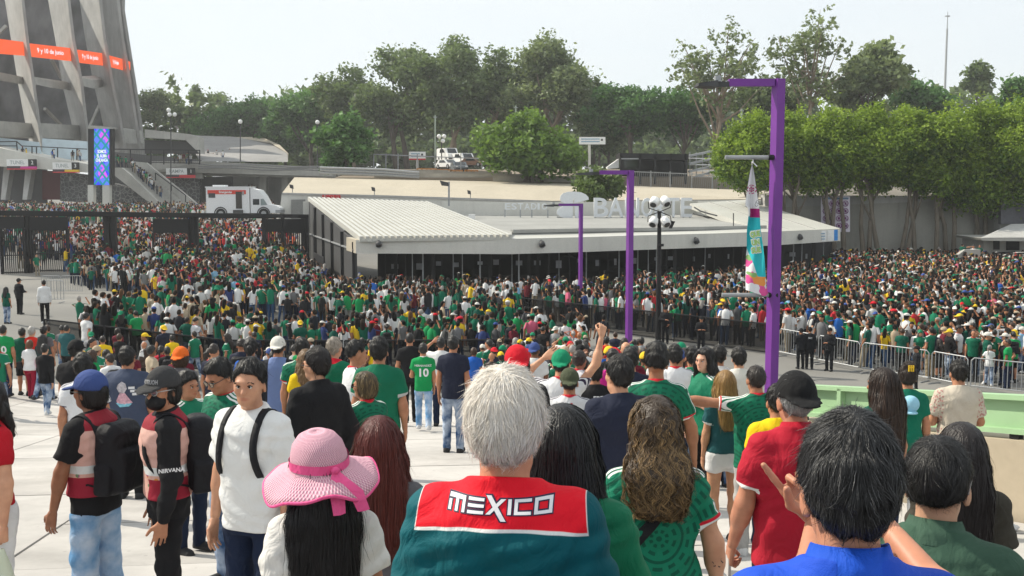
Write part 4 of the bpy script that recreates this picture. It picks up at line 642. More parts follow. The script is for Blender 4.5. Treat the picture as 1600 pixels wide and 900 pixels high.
vehicle('white box van parked highest behind the far fence', 700, 252.5, 146, 4.6, 2.2, M['white'], R(-62), True); vehicle('white parked car left of the grey car', 700, 264, 137, 4.0, 1.45, M['white'], R(-50)); vehicle('dark grey parked car facing the orange barriers', 717, 268.5, 133, 4.1, 1.5, plain('grey car paint', (.13, .15, .17), .3, .3), R(-75)); vehicle('white van parked right of the box van', 724, 258, 143, 4.6, 1.9, M['white'], R(-60), True); vehicle('brown parked car half hidden by the bright green tree', 741, 261, 140, 4.2, 1.5, plain('brown paint', (.16, .09, .06), .4), R(-30))
bc = thing('container_stage', 'black metal container structure with open bays before the ficus trees', 'container', tuple(at(1020, 288, 121))); part(slab([(969, 239), (969, 248), (1076, 250), (1076, 241)], 121, (0, 5, 0)), 'top_fascia', M['black'], bc)
for x in (969, 999, 1022, 1047, 1070): part(slab([(x, 240), (x, 288), (x+3, 288), (x+3, 240)], 121, (0, .4, 0)), 'post', M['black'], bc)
part(slab([(972, 247), (972, 288), (1074, 290), (1074, 249)], 125, (0, .3, 0)), 'back_panel', plain('dark mesh panel', (.035, .036, .04), .8), bc); part(slab([(971, 247), (971, 249), (998, 249), (998, 247)], 120.8, (0, .3, 0)), 'awning', M['steel'], bc); part(slab([(975, 250), (975, 262), (996, 262), (996, 250)], 121.5, (0, .1, 0)), 'window', M['glass'], bc)
tn = thing('canvas_tent', 'small white canvas shelter beside the black container', 'tent', tuple(at(958, 262, 122))); part(slab([(949, 261), (967, 248), (967, 262), (949, 264)], 122, (0, 2, 0)), 'canvas', M['white'], tn)
bl_ = thing('bleachers', 'pale steel bleacher frame right of the black container', 'bleachers', tuple(at(1100, 285, 123)))
for i in range(4): part(MB().bar(at(1076, 244+i*12, 123), at(1132, 232+i*12 if i < 3 else 262, 127), .25), 'stair_beam', M['steel'], bl_); part(MB().bar(at(1076, 247+i*10, 124), at(1128, 249+i*9, 124), .28, .12), 'bench', M['white'], bl_)
for i in range(6): part(MB().bar(at(1078+i*10, 238, 125), at(1078+i*10, 288, 125), .09), 'upright', M['steel'], bl_)
# ------------------------------------------------------------------ white bus-like truck
TY = 104.; tb_ = at(385, 338, TY); tk_ = thing('medical_truck', 'white box truck with red stripe and open side door beyond the gate', 'truck', (tb_.x, TY, tb_.z)); Wm = plain('white truck paint', (.74, .75, .76), .35, var=.03); zz = lambda y: at(385, y, TY).z; xx = lambda x: at(x, 330, TY).x
def tbx(x0, x1, y0, y1, dy0, dy1, name, mat, parent=None): return part(MB().box(xx(x0), xx(x1), TY+dy0, TY+dy1, zz(y1), zz(y0)), name, mat, parent or tk_)
tbx(322.5, 390, 293, 333, 0, 2.4, 'box_body', Wm); tbx(321.5, 391, 291.5, 293.2, -.06, 2.46, 'roof_edge', Wm); tbx(331, 350, 289, 291.6, .5, 1.7, 'roof_unit', Wm); tbx(325, 385, 297, 303.5, -.02, .0, 'red_stripe', plain('coral stripe', (.62, .07, .05), .45)); tbx(326.5, 337, 301.8, 309, -.04, -.02, 'window', M['glass']); tbx(369, 378.5, 299.5, 326, -.05, -.022, 'open_door', plain('open doorway', (.06, .055, .05), .7)); tbx(379, 382, 299, 305, -.04, -.02, 'grab_rail', M['steel'])
cab = MB(); cab.prism([(xx(391), TY+.15, zz(333)), (xx(436), TY+.15, zz(333)), (xx(436.5), TY+.15, zz(325)), (xx(432), TY+.15, zz(322)), (xx(418), TY+.15, zz(319.5)), (xx(411), TY+.15, zz(306)), (xx(404), TY+.15, zz(297)), (xx(391), TY+.15, zz(294))], (0, 2.1, 0)); part(cab, 'cab', Wm, tk_)
part(MB().prism([(xx(395), TY+.13, zz(320)), (xx(405), TY+.13, zz(320)), (xx(405), TY+.13, zz(311)), (xx(395), TY+.13, zz(311))], (0, .03, 0)), 'side_window', M['glass'], tk_); part(MB().prism([(xx(407), TY+.13, zz(321)), (xx(417.5), TY+.13, zz(320)), (xx(411.5), TY+.13, zz(310.5)), (xx(407), TY+.13, zz(311))], (0, .03, 0)), 'windscreen', plain('pale glass', (.25, .30, .30), .1), tk_)
for x in (345, 412):
    c = Vector((xx(x), TY, zz(333.5))); t = MB(); t.tube([c+Vector((0, -.02, 0)), c+Vector((0, .35, 0))], .50, 16); wo = part(t, 'wheel', M['black'], tk_); h_ = MB(); h_.tube([c+Vector((0, -.05, 0)), c+Vector((0, -.01, 0))], .26, 12); h_.build('rim', M['steel'], wo); a_ = MB(); a_.tube([c+Vector((.62*math.cos(q), -.03, .62*math.sin(q))) for q in np.linspace(0, 3.14, 11)], .06, 5); part(a_, 'wheel_arch', M['dgrey'], tk_)
tbx(355, 403, 333, 336.5, .1, 2.2, 'chassis', M['black']); tbx(430, 438, 328, 333, .1, 2.3, 'bumper', M['steel']); tbx(366, 380, 328, 336, -.5, -.03, 'step', M['dgrey']); text_on('lettering', 'Emergencias', (xx(353), TY-.03, zz(300.2)), (1, 0, 0), (0, 0, 1), .3, M['white'], tk_, .01, .004, 1.3)
# ------------------------------------------------------------------ barriers
def barrier(a, b, label, group, near=True):
    """steel crowd barrier between two ground points"""
    a, b = Vector(a), Vector(b); r = thing('crowd_barrier', label, 'barrier', tuple(a), 0, group); u = Vector((0, 0, 1)); d = (b-a).normalized(); n_ = Vector((-d.y, d.x, 0)); H = 1.1; L = (b-a).length
    f = MB(); c = .09; f.tube([a+u*.18, a+u*(H-c), a+d*c+u*H, b-d*c+u*H, b+u*(H-c), b+u*.18, a+u*.18], .021, 6); part(f, 'frame', M['steel'], r); nb = int(L/.135)
    if near:
        for i in range(1, nb): q = a.lerp(b, i/nb); part(MB().bar(q+u*.19, q+u*(H-.01), .018), 'bar', M['steel'], r)
    else:
        m = MB()
        for i in range(1, nb): q = a.lerp(b, i/nb); m.bar(q+u*.19, q+u*(H-.01), .02)
        part(m, 'bars', M['steel'], r, kind='stuff')
    for q in (a+d*.12, b-d*.12): part(MB().bar(q-n_*.3+u*.02, q+n_*.3+u*.02, .035), 'foot', M['steel'], r)
gp3 = lambda x, y: (x, y, plaza_z(x, y).item())
NB = [(10.6, 40.4), (12.6, 36.6), (14.3, 34.6), (15.0, 33.2), (16.6, 31.9), (18.4, 30.6)]
for i, (lab) in enumerate(('steel crowd barrier joining the black mesh fence behind the purple street light', 'steel crowd barrier behind the three officers', 'steel crowd barrier left of the crouching officer', 'steel crowd barrier right of the crouching officer', 'steel crowd barrier at the right above the green panels')):
    (x0, y0), (x1, y1) = NB[i], NB[i+1]; a = Vector((x0, y0, 0)); b = Vector((x1, y1, 0)); n = 2 if (b-a).length > 3 else 1
    for k_ in range(n): p, q = a.lerp(b, k_/n), a.lerp(b, (k_+1)/n); d = (q-p).normalized()*.06; barrier(p+d, q-d, lab+(', second length' if k_ else ''), 'steel barriers of the right-hand queue')
rgz = random.Random(8)
for i, (x0, y0, x1, y1, lab) in enumerate(((65, 437, 95, 437, 'steel barrier at the foot of the left gate leaf'), (95, 438, 128, 437, 'steel barrier right of the one below the left gate leaf'), (195, 438, 232, 437, 'steel barrier in the gap beside the gate posts'), (232, 437, 246, 462, 'steel barrier turning towards the camera beside the gate crowd'), (70, 470, 100, 470, 'low steel barrier standing alone on the open paving'), (550, 436, 581, 440, 'steel barrier at the ticket hall corner'), (425, 436, 450, 450, 'steel barrier between the gate crowd and the ticket hall'))):
    f_ = lambda x, y: (lambda p: (p[0], p[1], plaza_z(p[0], p[1]).item()))((lambda Y: (at(x, y, Y).x, Y))(float(np.clip(1600*(1.1-0.3)/max(8, 1600*.8/62), 55, 62))))
    Y0 = 62 if i < 4 else (50 if i == 4 else 57); a = at(x0, y0, Y0); b = at(x1, y1, Y0-(6 if i in (3, 6) else 0)); barrier((a.x, a.y, plaza_z(a.x, a.y).item()), (b.x, b.y, plaza_z(b.x, b.y).item()), lab, 'steel barriers near the gate', False)
for i, (xa, ya, xb, yb) in enumerate(((2, 55, 4.6, 53), (4.8, 52.8, 7.4, 50.8), (7.6, 50.6, 9.6, 48.4), (17, 44, 19.4, 43), (21, 47, 23.4, 46), (26, 42, 28.4, 41), (23, 38, 25.4, 37), (15, 52, 17.3, 51), (29, 49, 31.4, 48), (19.5, 35.5, 21.8, 34.6))): barrier(gp3(xa, ya), gp3(xb, yb), ('steel barrier behind the left end of the black mesh fence', 'steel barrier behind the middle of the black mesh fence', 'steel barrier near the floodlight mast', 'steel barrier inside the dense crowd behind the street light', 'steel barrier deep in the dense crowd', 'steel barrier in the crowd near the right edge', 'steel barrier in the crowd above the nearest barrier row', 'steel barrier in the crowd before the fascia end', 'steel barrier far right in the dense crowd', 'steel barrier behind the nearest right-hand queue')[i], 'steel barriers inside the crowd', False)
def _mesh():
    t = NT('black screening mesh'); b = t.node('BsdfDiffuse', {'Color': (.012, .012, .013, 1)}); tr = t.node('BsdfTransparent'); m = t.node('MixShader', {0: .52}); t.t.links.new(tr.outputs[0], m.inputs[1]); t.t.links.new(b.outputs[0], m.inputs[2]); t.t.links.new(m.outputs[0], t.o.inputs['Surface']); return t.m
MESH = _mesh()
def mesh_fence(pts, label, H=1.22, step=2.1):
    r = thing('mesh_barrier', label, 'fence', pts[0]); u = Vector((0, 0, 1))
    for a, b in zip(pts[:-1], pts[1:]):
        a, b = Vector(a), Vector(b); n = max(1, round((b-a).length/step))
        for i in range(n):
            p, q = a.lerp(b, i/n), a.lerp(b, (i+1)/n); p.z = gz(p.x, p.y); q.z = gz(q.x, q.y); d = (q-p).normalized()*.03; p, q = p+d, q-d
            part(MB().bar(p, p+u*H, .05), 'post', M['black'], r); fr = MB(); fr.bar(p+u*H, q+u*H, .05); fr.bar(p+u*.08, q+u*.08, .05); part(fr, 'rail', M['black'], r); nd = Vector((0, .012, 0)); part(MB().hexa([p+u*.1-nd, q+u*.1-nd, q+u*.1+nd, p+u*.1+nd], [p+u*(H-.03)-nd, q+u*(H-.03)-nd, q+u*(H-.03)+nd, p+u*(H-.03)+nd]), 'mesh_panel', MESH, r)
mesh_fence([(-16.6, 36, 0), (-6, 36.2, 0), (1.6, 36.5, 0)], 'long black mesh barrier across the plaza behind the walking people')
mesh_fence([(.3, 51, 0), (5.4, 46, 0), (10.3, 40.8, 0)], 'black mesh barrier running diagonally behind the two officers')
# ------------------------------------------------------------------ distance-field sculpting
f32 = np.float32
class Grid:
    def __init__(s, lo, hi, h):
        s.lo = np.array(lo, f32); s.h = f32(h); s.n = np.maximum(np.ceil((np.array(hi, f32)-s.lo)/h).astype(int)+1, 5)
        s.F = np.full(s.n, .4, f32); s.ax = [(s.lo[i]+s.h*np.arange(s.n[i], dtype=f32)) for i in range(3)]
    def _sl(s, lo, hi, m):
        o = []
        for i in range(3):
            a = int(max(0, math.floor((lo[i]-m-s.lo[i])/s.h))); b = int(min(s.n[i], math.ceil((hi[i]+m-s.lo[i])/s.h)+1)); o.append(slice(a, max(a, b)))
        return tuple(o)
    def xyz(s, sl=None):
        sl = sl or (slice(None),)*3
        return s.ax[0][sl[0]][:, None, None], s.ax[1][sl[1]][None, :, None], s.ax[2][sl[2]][None, None, :]
    def add(s, prim, k=.02):
        fn, lo, hi = prim; sl = s._sl(lo, hi, k+3*s.h+.01); F = s.F[sl]
        if F.size == 0: return s
        d = np.broadcast_to(fn(*s.xyz(sl)), F.shape)
        if k > 0: h = np.maximum(k-np.abs(F-d), 0)/k; s.F[sl] = np.minimum(F, d)-h*h*k*.25
        else: s.F[sl] = np.minimum(F, d)
        return s
    def cut(s, fn, k=.008):
        """keep only where fn < 0"""
        d = fn(*s.xyz())
        if k > 0: h = np.maximum(k-np.abs(s.F-d), 0)/k; s.F = np.maximum(s.F, d)+h*h*k*.25
        else: s.F = np.maximum(s.F, d)
        s.F = s.F.astype(f32); return s
    def sub(s, prim, k=.01):
        fn, lo, hi = prim; sl = s._sl(lo, hi, k+3*s.h); F = s.F[sl]
        if F.size == 0: return s
        d = -np.broadcast_to(fn(*s.xyz(sl)), F.shape); h = np.maximum(k-np.abs(F-d), 0)/k; s.F[sl] = np.maximum(F, d)+h*h*k*.25; return s
    def disp(s, fn): s.F = (s.F-fn(*s.xyz())).astype(f32); return s
    def mesh(s):
        F = s.F.copy(); F[0] = F[-1] = .4; F[:, 0] = F[:, -1] = .4; F[:, :, 0] = F[:, :, -1] = .4
        ins = F < 0; c = sum(ins[a:ins.shape[0]-1+a, b:ins.shape[1]-1+b, d:ins.shape[2]-1+d].astype(np.int8) for a in (0, 1) for b in (0, 1) for d in (0, 1))
        act = (c > 0) & (c < 8); ii = np.argwhere(act); idx = np.full(act.shape, -1, np.int32); idx[act] = np.arange(len(ii)); i, j, k = ii.T
        acc = np.zeros((len(ii), 3), f32); num = np.zeros(len(ii), f32)
        for ax in range(3):
            o1, o2 = [q for q in range(3) if q != ax]
            for p in (0, 1):
                for q in (0, 1):
                    a = [0, 0, 0]; a[o1] = p; a[o2] = q; b = list(a); b[ax] = 1
                    fa = F[i+a[0], j+a[1], k+a[2]]; fb = F[i+b[0], j+b[1], k+b[2]]; m = (fa < 0) != (fb < 0)
                    t = np.where(m, fa/np.where(m, fa-fb, 1), 0); P = np.zeros((len(ii), 3), f32); P[:, o1] = p; P[:, o2] = q; P[:, ax] = t
                    acc += P*m[:, None]; num += m
        V = s.lo+s.h*(ii+acc/np.maximum(num, 1)[:, None]); Q = []
        for ax in range(3):
            o1, o2 = (ax+1) % 3, (ax+2) % 3
            A = [slice(None)]*3; B = [slice(None)]*3; A[ax] = slice(0, -1); B[ax] = slice(1, None)
            ia, ib = ins[tuple(A)], ins[tuple(B)]; e = np.argwhere(ia != ib)
            e = e[(e[:, o1] > 0) & (e[:, o2] > 0) & (e[:, o1] < F.shape[o1]-1) & (e[:, o2] < F.shape[o2]-1)]
            if len(e) == 0: continue
            def cell(d1, d2):
                c_ = e.copy(); c_[:, o1] += d1; c_[:, o2] += d2; return idx[c_[:, 0], c_[:, 1], c_[:, 2]]
            q = np.stack([cell(-1, -1), cell(0, -1), cell(0, 0), cell(-1, 0)], 1); fl = ~ia[e[:, 0], e[:, 1], e[:, 2]]; q[fl] = q[fl][:, ::-1]; Q.append(q)
        Q = np.concatenate(Q) if Q else np.zeros((0, 4), np.int32); return V, Q[(Q >= 0).all(1)]
    def sample(s, P):
        g = (P-s.lo)/s.h; g = np.clip(g, 0, np.array(s.n)-1.001); b = g.astype(int); t = g-b; o = np.zeros(len(P), f32)
        for a in (0, 1):
            for c in (0, 1):
                for d in (0, 1):
                    w = (t[:, 0] if a else 1-t[:, 0])*(t[:, 1] if c else 1-t[:, 1])*(t[:, 2] if d else 1-t[:, 2]); o += w*s.F[b[:, 0]+a, b[:, 1]+c, b[:, 2]+d]
        return o
    def grad(s, P):
        e = float(s.h); g = np.stack([s.sample(P+np.eye(3)[i]*e)-s.sample(P-np.eye(3)[i]*e) for i in range(3)], 1); return g/np.maximum(1e-6, np.linalg.norm(g, axis=1, keepdims=True))

def rc(a, b, ra, rb=None, flat=None):
    """tapered capsule; flat=(axis, factor) stretches distances along an axis to flatten it"""
    a = np.array(a, f32); b = np.array(b, f32); rb = ra if rb is None else rb; ba = b-a; L2 = float(ba@ba)+1e-9
    if flat is not None: fx = np.array(flat[0], f32); fx = fx/np.linalg.norm(fx); ff = flat[1]-1
    def fn(x, y, z):
        px, py, pz = x-a[0], y-a[1], z-a[2]; t = np.clip((px*ba[0]+py*ba[1]+pz*ba[2])/L2, 0, 1); qx, qy, qz = px-t*ba[0], py-t*ba[1], pz-t*ba[2]
        d2 = qx*qx+qy*qy+qz*qz
        if flat is not None: w = qx*fx[0]+qy*fx[1]+qz*fx[2]; d2 = d2+w*w*((1+ff)**2-1)
        return np.sqrt(d2)-(ra+(rb-ra)*t)
    r = max(ra, rb); return fn, np.minimum(a, b)-r, np.maximum(a, b)+r
def ell(c, r):
    c = np.array(c, f32); r = np.array(r, f32)
    def fn(x, y, z):
        X, Y, Z = (x-c[0])/r[0], (y-c[1])/r[1], (z-c[2])/r[2]; k0 = np.sqrt(X*X+Y*Y+Z*Z); k1 = np.sqrt((X/r[0])**2+(Y/r[1])**2+(Z/r[2])**2); return k0*(k0-1)/np.maximum(k1, 1e-5)
    return fn, c-r, c+r
def prof(zs, A, B, C=None, X=None, p=2.4):
    zs, A, B = np.array(zs, f32), np.array(A, f32), np.array(B, f32); C = np.zeros_like(zs) if C is None else np.array(C, f32); X = np.zeros_like(zs) if X is None else np.array(X, f32)
    def fn(x, y, z):
        a, b, c, xx = (np.interp(z, zs, q).astype(f32) for q in (A, B, C, X)); q = (np.abs((x-xx)/a)**p+np.abs((y-c)/b)**p)**(1/p)
        return np.maximum((q-1)*np.minimum(a, b), np.maximum(zs[0]-z, z-zs[-1]))
    m = float(max(abs(X).max()+A.max(), 0)); return fn, (-m, float((C-B).min()), zs[0]), (m, float((C+B).max()), zs[-1])
def turned(prim, Rm, piv):
    """the primitive, turned by the 3x3 matrix Rm about piv"""
    fn, lo, hi = prim; Ri = Rm.T; piv = np.array(piv, f32)
    def g(x, y, z):
        x, y, z = x-piv[0], y-piv[1], z-piv[2]
        return fn(*(Ri[i, 0]*x+Ri[i, 1]*y+Ri[i, 2]*z+0*x for i in range(3)))
    cs = np.array([[(lo, hi)[a][0], (lo, hi)[b][1], (lo, hi)[c][2]] for a in (0, 1) for b in (0, 1) for c in (0, 1)])@Rm.T+piv; return g, cs.min(0), cs.max(0)
def euler(yaw=0, pitch=0, roll=0):
    return np.array(Matrix.Rotation(R(yaw), 3, 'Z') @ Matrix.Rotation(R(pitch), 3, 'X') @ Matrix.Rotation(R(roll), 3, 'Y'), f32)
def unit(v): v = np.array(v, f32); return v/np.linalg.norm(v)

# ------------------------------------------------------------------ hands
_HANDS = {}
def hand(pose, hh=.0042):
    """right hand, wrist at the origin, fingers along -Z, palm facing -X, thumb towards +Y"""
    key = (pose, hh)
    if key in _HANDS: return _HANDS[key]
    curl = dict(relax=(16, 22, 16), grip=(55, 70, 40), point=(62, 75, 45), flat=(3, 5, 4), phone=(30, 40, 25))[pose]
    g = Grid((-.1, -.075, -.215), (.045, .08, .03), hh)
    g.add(rc((0, 0, .028), (0, 0, -.01), .024, .024, ((1, 0, 0), 1.25)), .01)
    for y0, y1 in ((-.026, -.03), (-.009, -.010), (.009, .011), (.025, .03)):
        g.add(rc((0, y0*.6, -.015), (-.003, y1, -.088), .0155, .0115), .012)
    for n, (y, L, r, sp) in enumerate(((-.03, .062, .0078, -.10), (-.0105, .077, .0088, -.03), (.011, .083, .009, .03), (.031, .074, .0088, .10))):
        p = np.array((-.003, y, -.088)); a = 0.
        for q, (seg, rr) in enumerate(((.46, 1.), (.31, .93), (.23, .84))):
            c = curl[q]*(1+.12*(1-n)) if not (pose == 'point' and n == 3) else (4, 6, 4)[q]
            a += R(c); d = np.array((-math.sin(a), sp*math.cos(a), -math.cos(a))); e = p+d*L*seg; g.add(rc(p, e, r*rr, r*rr*.92), .003); p = e
    tt = dict(relax=(-.35, .55, -.75), grip=(-.75, .15, -.65), point=(-.75, .1, -.65), flat=(-.1, .75, -.65), phone=(-.5, .5, -.7))[pose]
    t0 = np.array((-.004, .022, -.03)); d1 = unit((tt[0]*.7, tt[1]+.35, tt[2])); t1 = t0+d1*.042; d2 = unit((tt[0]*1.3, tt[1]-.1, tt[2]-.2)); t2 = t1+d2*.032; t3 = t2+unit(d2+np.array((-.2, -.12, -.2)))*.025
    g.add(rc((0, .008, -.015), t1, .016, .0125), .012); g.add(rc(t1, t2, .0115, .010), .004); g.add(rc(t2, t3, .0102, .0082), .003)
    _HANDS[key] = g.mesh(); return _HANDS[key]

# ------------------------------------------------------------------ skeleton (built 1.70 m tall, facing +Y, then scaled)
ARMS = dict(down=((.17, -.04, -1), (.04, .22, -1), 'relax'), side=((.32, -.05, -1), (.12, .12, -1), 'relax'), swingf=((.14, .32, -1), (.05, .55, -1), 'relax'), swingb=((.17, -.38, -1), (.05, -.08, -1), 'relax'),
            front=((.22, .12, -1), (-.42, .95, -.1), 'grip'), phone=((.16, .35, -1), (-.42, .8, .75), 'phone'), up=((.5, .45, .9), (.12, .25, 1), 'point'), shade=((.75, .6, .25), (-.9, .25, .75), 'flat'),
            cross=((.22, .22, -1), (-1, .42, .12), 'relax'), pocket=((.3, -.16, -1), (-.12, .32, -1), 'relax'), hip=((.55, -.15, -1), (-.5, .5, -.8), 'relax'), bag=((.13, .05, -1), (.02, .08, -1), 'grip'))
LEGS = dict(stand=((0, .01, 0), (0, -.02, 0), 0, 0), walk=((.0, .20, 0), (.0, -.22, .0), .02, .09), walk2=((.0, -.24, 0), (.0, .18, .0), .10, .02), wide=((.05, .02, 0), (.05, -.02, 0), 0, 0), shift=((.01, .06, 0), (.03, -.03, 0), .04, 0))
class Skel: pass
def skeleton(S):
    k = Skel(); f = S.get('fat', .96); fem = S.get('sex', 'm') == 'f'; k.f = f; k.fem = fem
    sw = (.148 if fem else .166)*(1+.35*(f-1)); k.sh = [np.array((s*sw, -.008, 1.362), f32) for s in (-1, 1)]
    k.el, k.wr, k.ud, k.fd, k.hp = [], [], [], [], []
    arms = S.get('arms', ('down', 'down')); lu, lf = (.265, .235) if fem else (.285, .25)
    for i, s in enumerate((-1, 1)):
        a = arms[i]; a = ARMS[a] if isinstance(a, str) else a; u = unit((a[0][0]*s*(1+.8*(f-1)) if a[0][2] < -.5 else a[0][0]*s, a[0][1], a[0][2])); w = unit((a[1][0]*s, a[1][1], a[1][2]))
        e = k.sh[i]+u*lu; k.el.append(e); k.wr.append(e+w*lf); k.ud.append(u); k.fd.append(w); k.hp.append(a[2])
    L = LEGS[S.get('legs', 'stand')]; k.hip = [np.array((s*.088*(1+.3*(f-1)), 0, .90), f32) for s in (-1, 1)]; k.kn, k.an = [], []
    for i, s in enumerate((-1, 1)):
        dx, dy, _ = L[i]; lift = L[2+i]; an = np.array((s*(.10+dx), dy-.02, .085+lift), f32); hp = k.hip[i]; mid = (hp+an)/2; bend = .02+.5*lift+(.05 if dy > .1 else 0)
        k.kn.append(mid+np.array((s*.004, bend, .02), f32)); k.an.append(an)
    k.piv = np.array((0, .005, 1.49), f32); hy, hpch, hr = S.get('head', (0, 0, 0)); k.HR = euler(hy, hpch, hr)
    if fem:
        k.tz = [.82, .92, 1.05, 1.12, 1.25, 1.33, 1.40, 1.445, 1.50]; k.ta = [.155, .172, .142, .135, .146, .150, .112, .064, .05]; k.tb = [.105, .118, .098, .095, .118, .108, .082, .058, .052]; k.tc = [-.01, -.015, 0, .0, .012, .003, -.01, -.012, -.008]
    else:
        k.tz = [.82, .92, 1.05, 1.12, 1.25, 1.33, 1.40, 1.445, 1.50]; k.ta = [.150, .160, .148, .15, .170, .174, .128, .074, .056]; k.tb = [.105, .115, .105, .106, .122, .118, .09, .065, .058]; k.tc = [-.01, -.01, .0, .0, .0, -.004, -.012, -.015, -.01]
    b = np.array([1, 1.1, 1.35, 1.35, 1.12, 1, .7, .3, .2])
    k.ta = [q*(1+(f-1)*w) for q, w in zip(k.ta, b)]; k.tb = [q*(1+(f-1)*w*1.25) for q, w in zip(k.tb, b)]; k.tc = [c+(f-1)*.06*w for c, w in zip(k.tc, [0, .5, 1, 1, .4, 0, 0, 0, 0])]
    return k

CRAN = ((0, -.010, .113), (.0735, .096, .0965))
def head_prims(k):
    """skull, face, nose, ears in head space (origin at the top of the neck)"""
    P = [(ell(*CRAN), .01), (ell((0, .03, .07), (.0575, .064, .092)), .03), (ell((0, .048, .012), (.040 if k.fem else .047, .045, .036)), .03),
         (rc((0, .088, .090), (0, .112, .056), .009, .0145), .016), (ell((0, .087, .108), (.052, .018, .012)), .02), (ell((0, .089, .024), (.024, .012, .010)), .012), (ell((0, .082, -.004), (.02, .018, .016)), .015)]
    for s in (-1, 1): P += [(ell((s*.040, .066, .066), (.024, .022, .022)), .02)]
    return P
def ear_prims():
    o = []
    for s in (-1, 1):
        e = turned(ell((0, 0, 0), (.0095, .021, .033)), euler(s*-22, -10, s*-8), (s*.0765, -.008, .070)); o.append(e)
    return o
def hp_(prim, k): return turned(prim, k.HR, k.piv)

def skin_mesh(S, k, h):
    """one object: head and neck, arms and hands, legs, joined by a slim core under the clothes"""
    Vs, Qs, At = [], [], []; n = 0
    def put(V, Q, lip=None):
        nonlocal n; Vs.append(V); Qs.append(Q+n); n += len(V); At.append(np.full(len(V), -.05, f32) if lip is None else lip)
    hh = min(h, .011 if S.get('face') or h < .02 else .014); c = k.piv; g = Grid(c+np.array((-.14, -.17, -.13)), c+np.array((.14, .17, .24)), hh)
    g.add(rc((0, -.02, 1.36), (0, -.004, 1.53), .062 if not k.fem else .053, .052 if not k.fem else .046), .02)
    for s in (-1, 1): g.add(rc((s*.015, -.02, 1.44), (s*.09, -.015, 1.375), .036, .024), .03)
    for p, kk in head_prims(k): g.add(hp_(p, k), kk)
    for s in (-1, 1): g.sub(hp_(ell((s*.031, .108, .088), (.017, .018, .011)), k), .012)
    for p in ear_prims(): g.add(hp_(p, k), .008)
    if k.f > 1.1: g.add(hp_(ell((0, .02, .0), (.062, .055, .04)), k), .03)
    V, Q = g.mesh(); L = (V-k.piv)@k.HR; d = np.sqrt((L[:, 0]/.027)**2+((L[:, 2]-.024)/.0095)**2)-1; lip = np.where(L[:, 1] > .06, -d*.01, -.05); put(V, Q, lip.astype(f32))
    for i, s in enumerate((-1, 1)):
        sh, el, wr = k.sh[i], k.el[i], k.wr[i]; pts = np.stack([sh, el, wr]); g = Grid(pts.min(0)-.09, pts.max(0)+.09, h); ff = 1+.5*(k.f-1); fm = .88 if k.fem else 1
        g.add(rc(sh, el, .048*ff*fm, .041*ff*fm)); g.add(rc(el, el+k.fd[i]*.08, .042*ff*fm, .041*ff*fm), .03); g.add(rc(el+k.fd[i]*.06, wr, .040*ff*fm, .0265*fm), .03); put(*g.mesh())
        V, Q = hand(k.hp[i], .0045 if h < .0075 else .0062 if h < .012 else .0085 if h < .02 else .0105); V = V*(.92 if k.fem else 1.02)
        if s < 0: V = V*np.array((-1, 1, 1)); Q = Q[:, ::-1]
        zz = -k.fd[i]; pal = np.array((-s, 0, 0), f32)
        if abs(zz[2]) < .6: pal = np.array((-s*.3, 0, -1), f32)
        if k.fd[i][2] > .5: pal = np.array((-s*.5, .8, 0), f32)
        if i in S.get('hand_dir', {}): zz = -unit(S['hand_dir'][i])
        if i in S.get('palm', {}): pal = np.array(S['palm'][i], f32)
        xx = -(pal-zz*(pal@zz))*(1 if s > 0 else -1); xx = xx/np.linalg.norm(xx); yy = np.cross(zz, xx)
        if s < 0: yy = np.cross(zz, xx)
        M = np.stack([xx, yy, zz], 1)
        if np.linalg.det(M) < 0: M[:, 1] *= -1
        put(V@M.T+wr+k.fd[i]*.012, Q)
    legs = S.get('bottoms', 'jeans')
    bare = legs in ('shorts', 'skirt')
    for i, s in enumerate((-1, 1)):
        hp, kn, an = k.hip[i], k.kn[i], k.an[i]; pts = np.stack([hp, kn, an]); hl = h if bare else max(h, .034); r = 1. if bare else .6; g = Grid(pts.min(0)-.12, pts.max(0)+.12, hl)
        g.add(rc(hp, kn, .088*r, .056*r)); g.add(rc(kn, kn*.6+an*.4, .054*r, .055*r), .03); g.add(rc(kn*.65+an*.35, an, .053*r, .034*r), .03); put(*g.mesh())
    g = Grid((-.2, -.15, .8), (.2, .15, 1.5), .032); g.add(prof(k.tz, np.array(k.ta)*.72, np.array(k.tb)*.68, k.tc)); g.add(rc(k.sh[0]*np.array((.95, 1, .99)), k.sh[1]*np.array((.95, 1, .99)), .035), .03); put(*g.mesh())
    return np.concatenate(Vs), np.concatenate(Qs), dict(lip=np.concatenate(At))

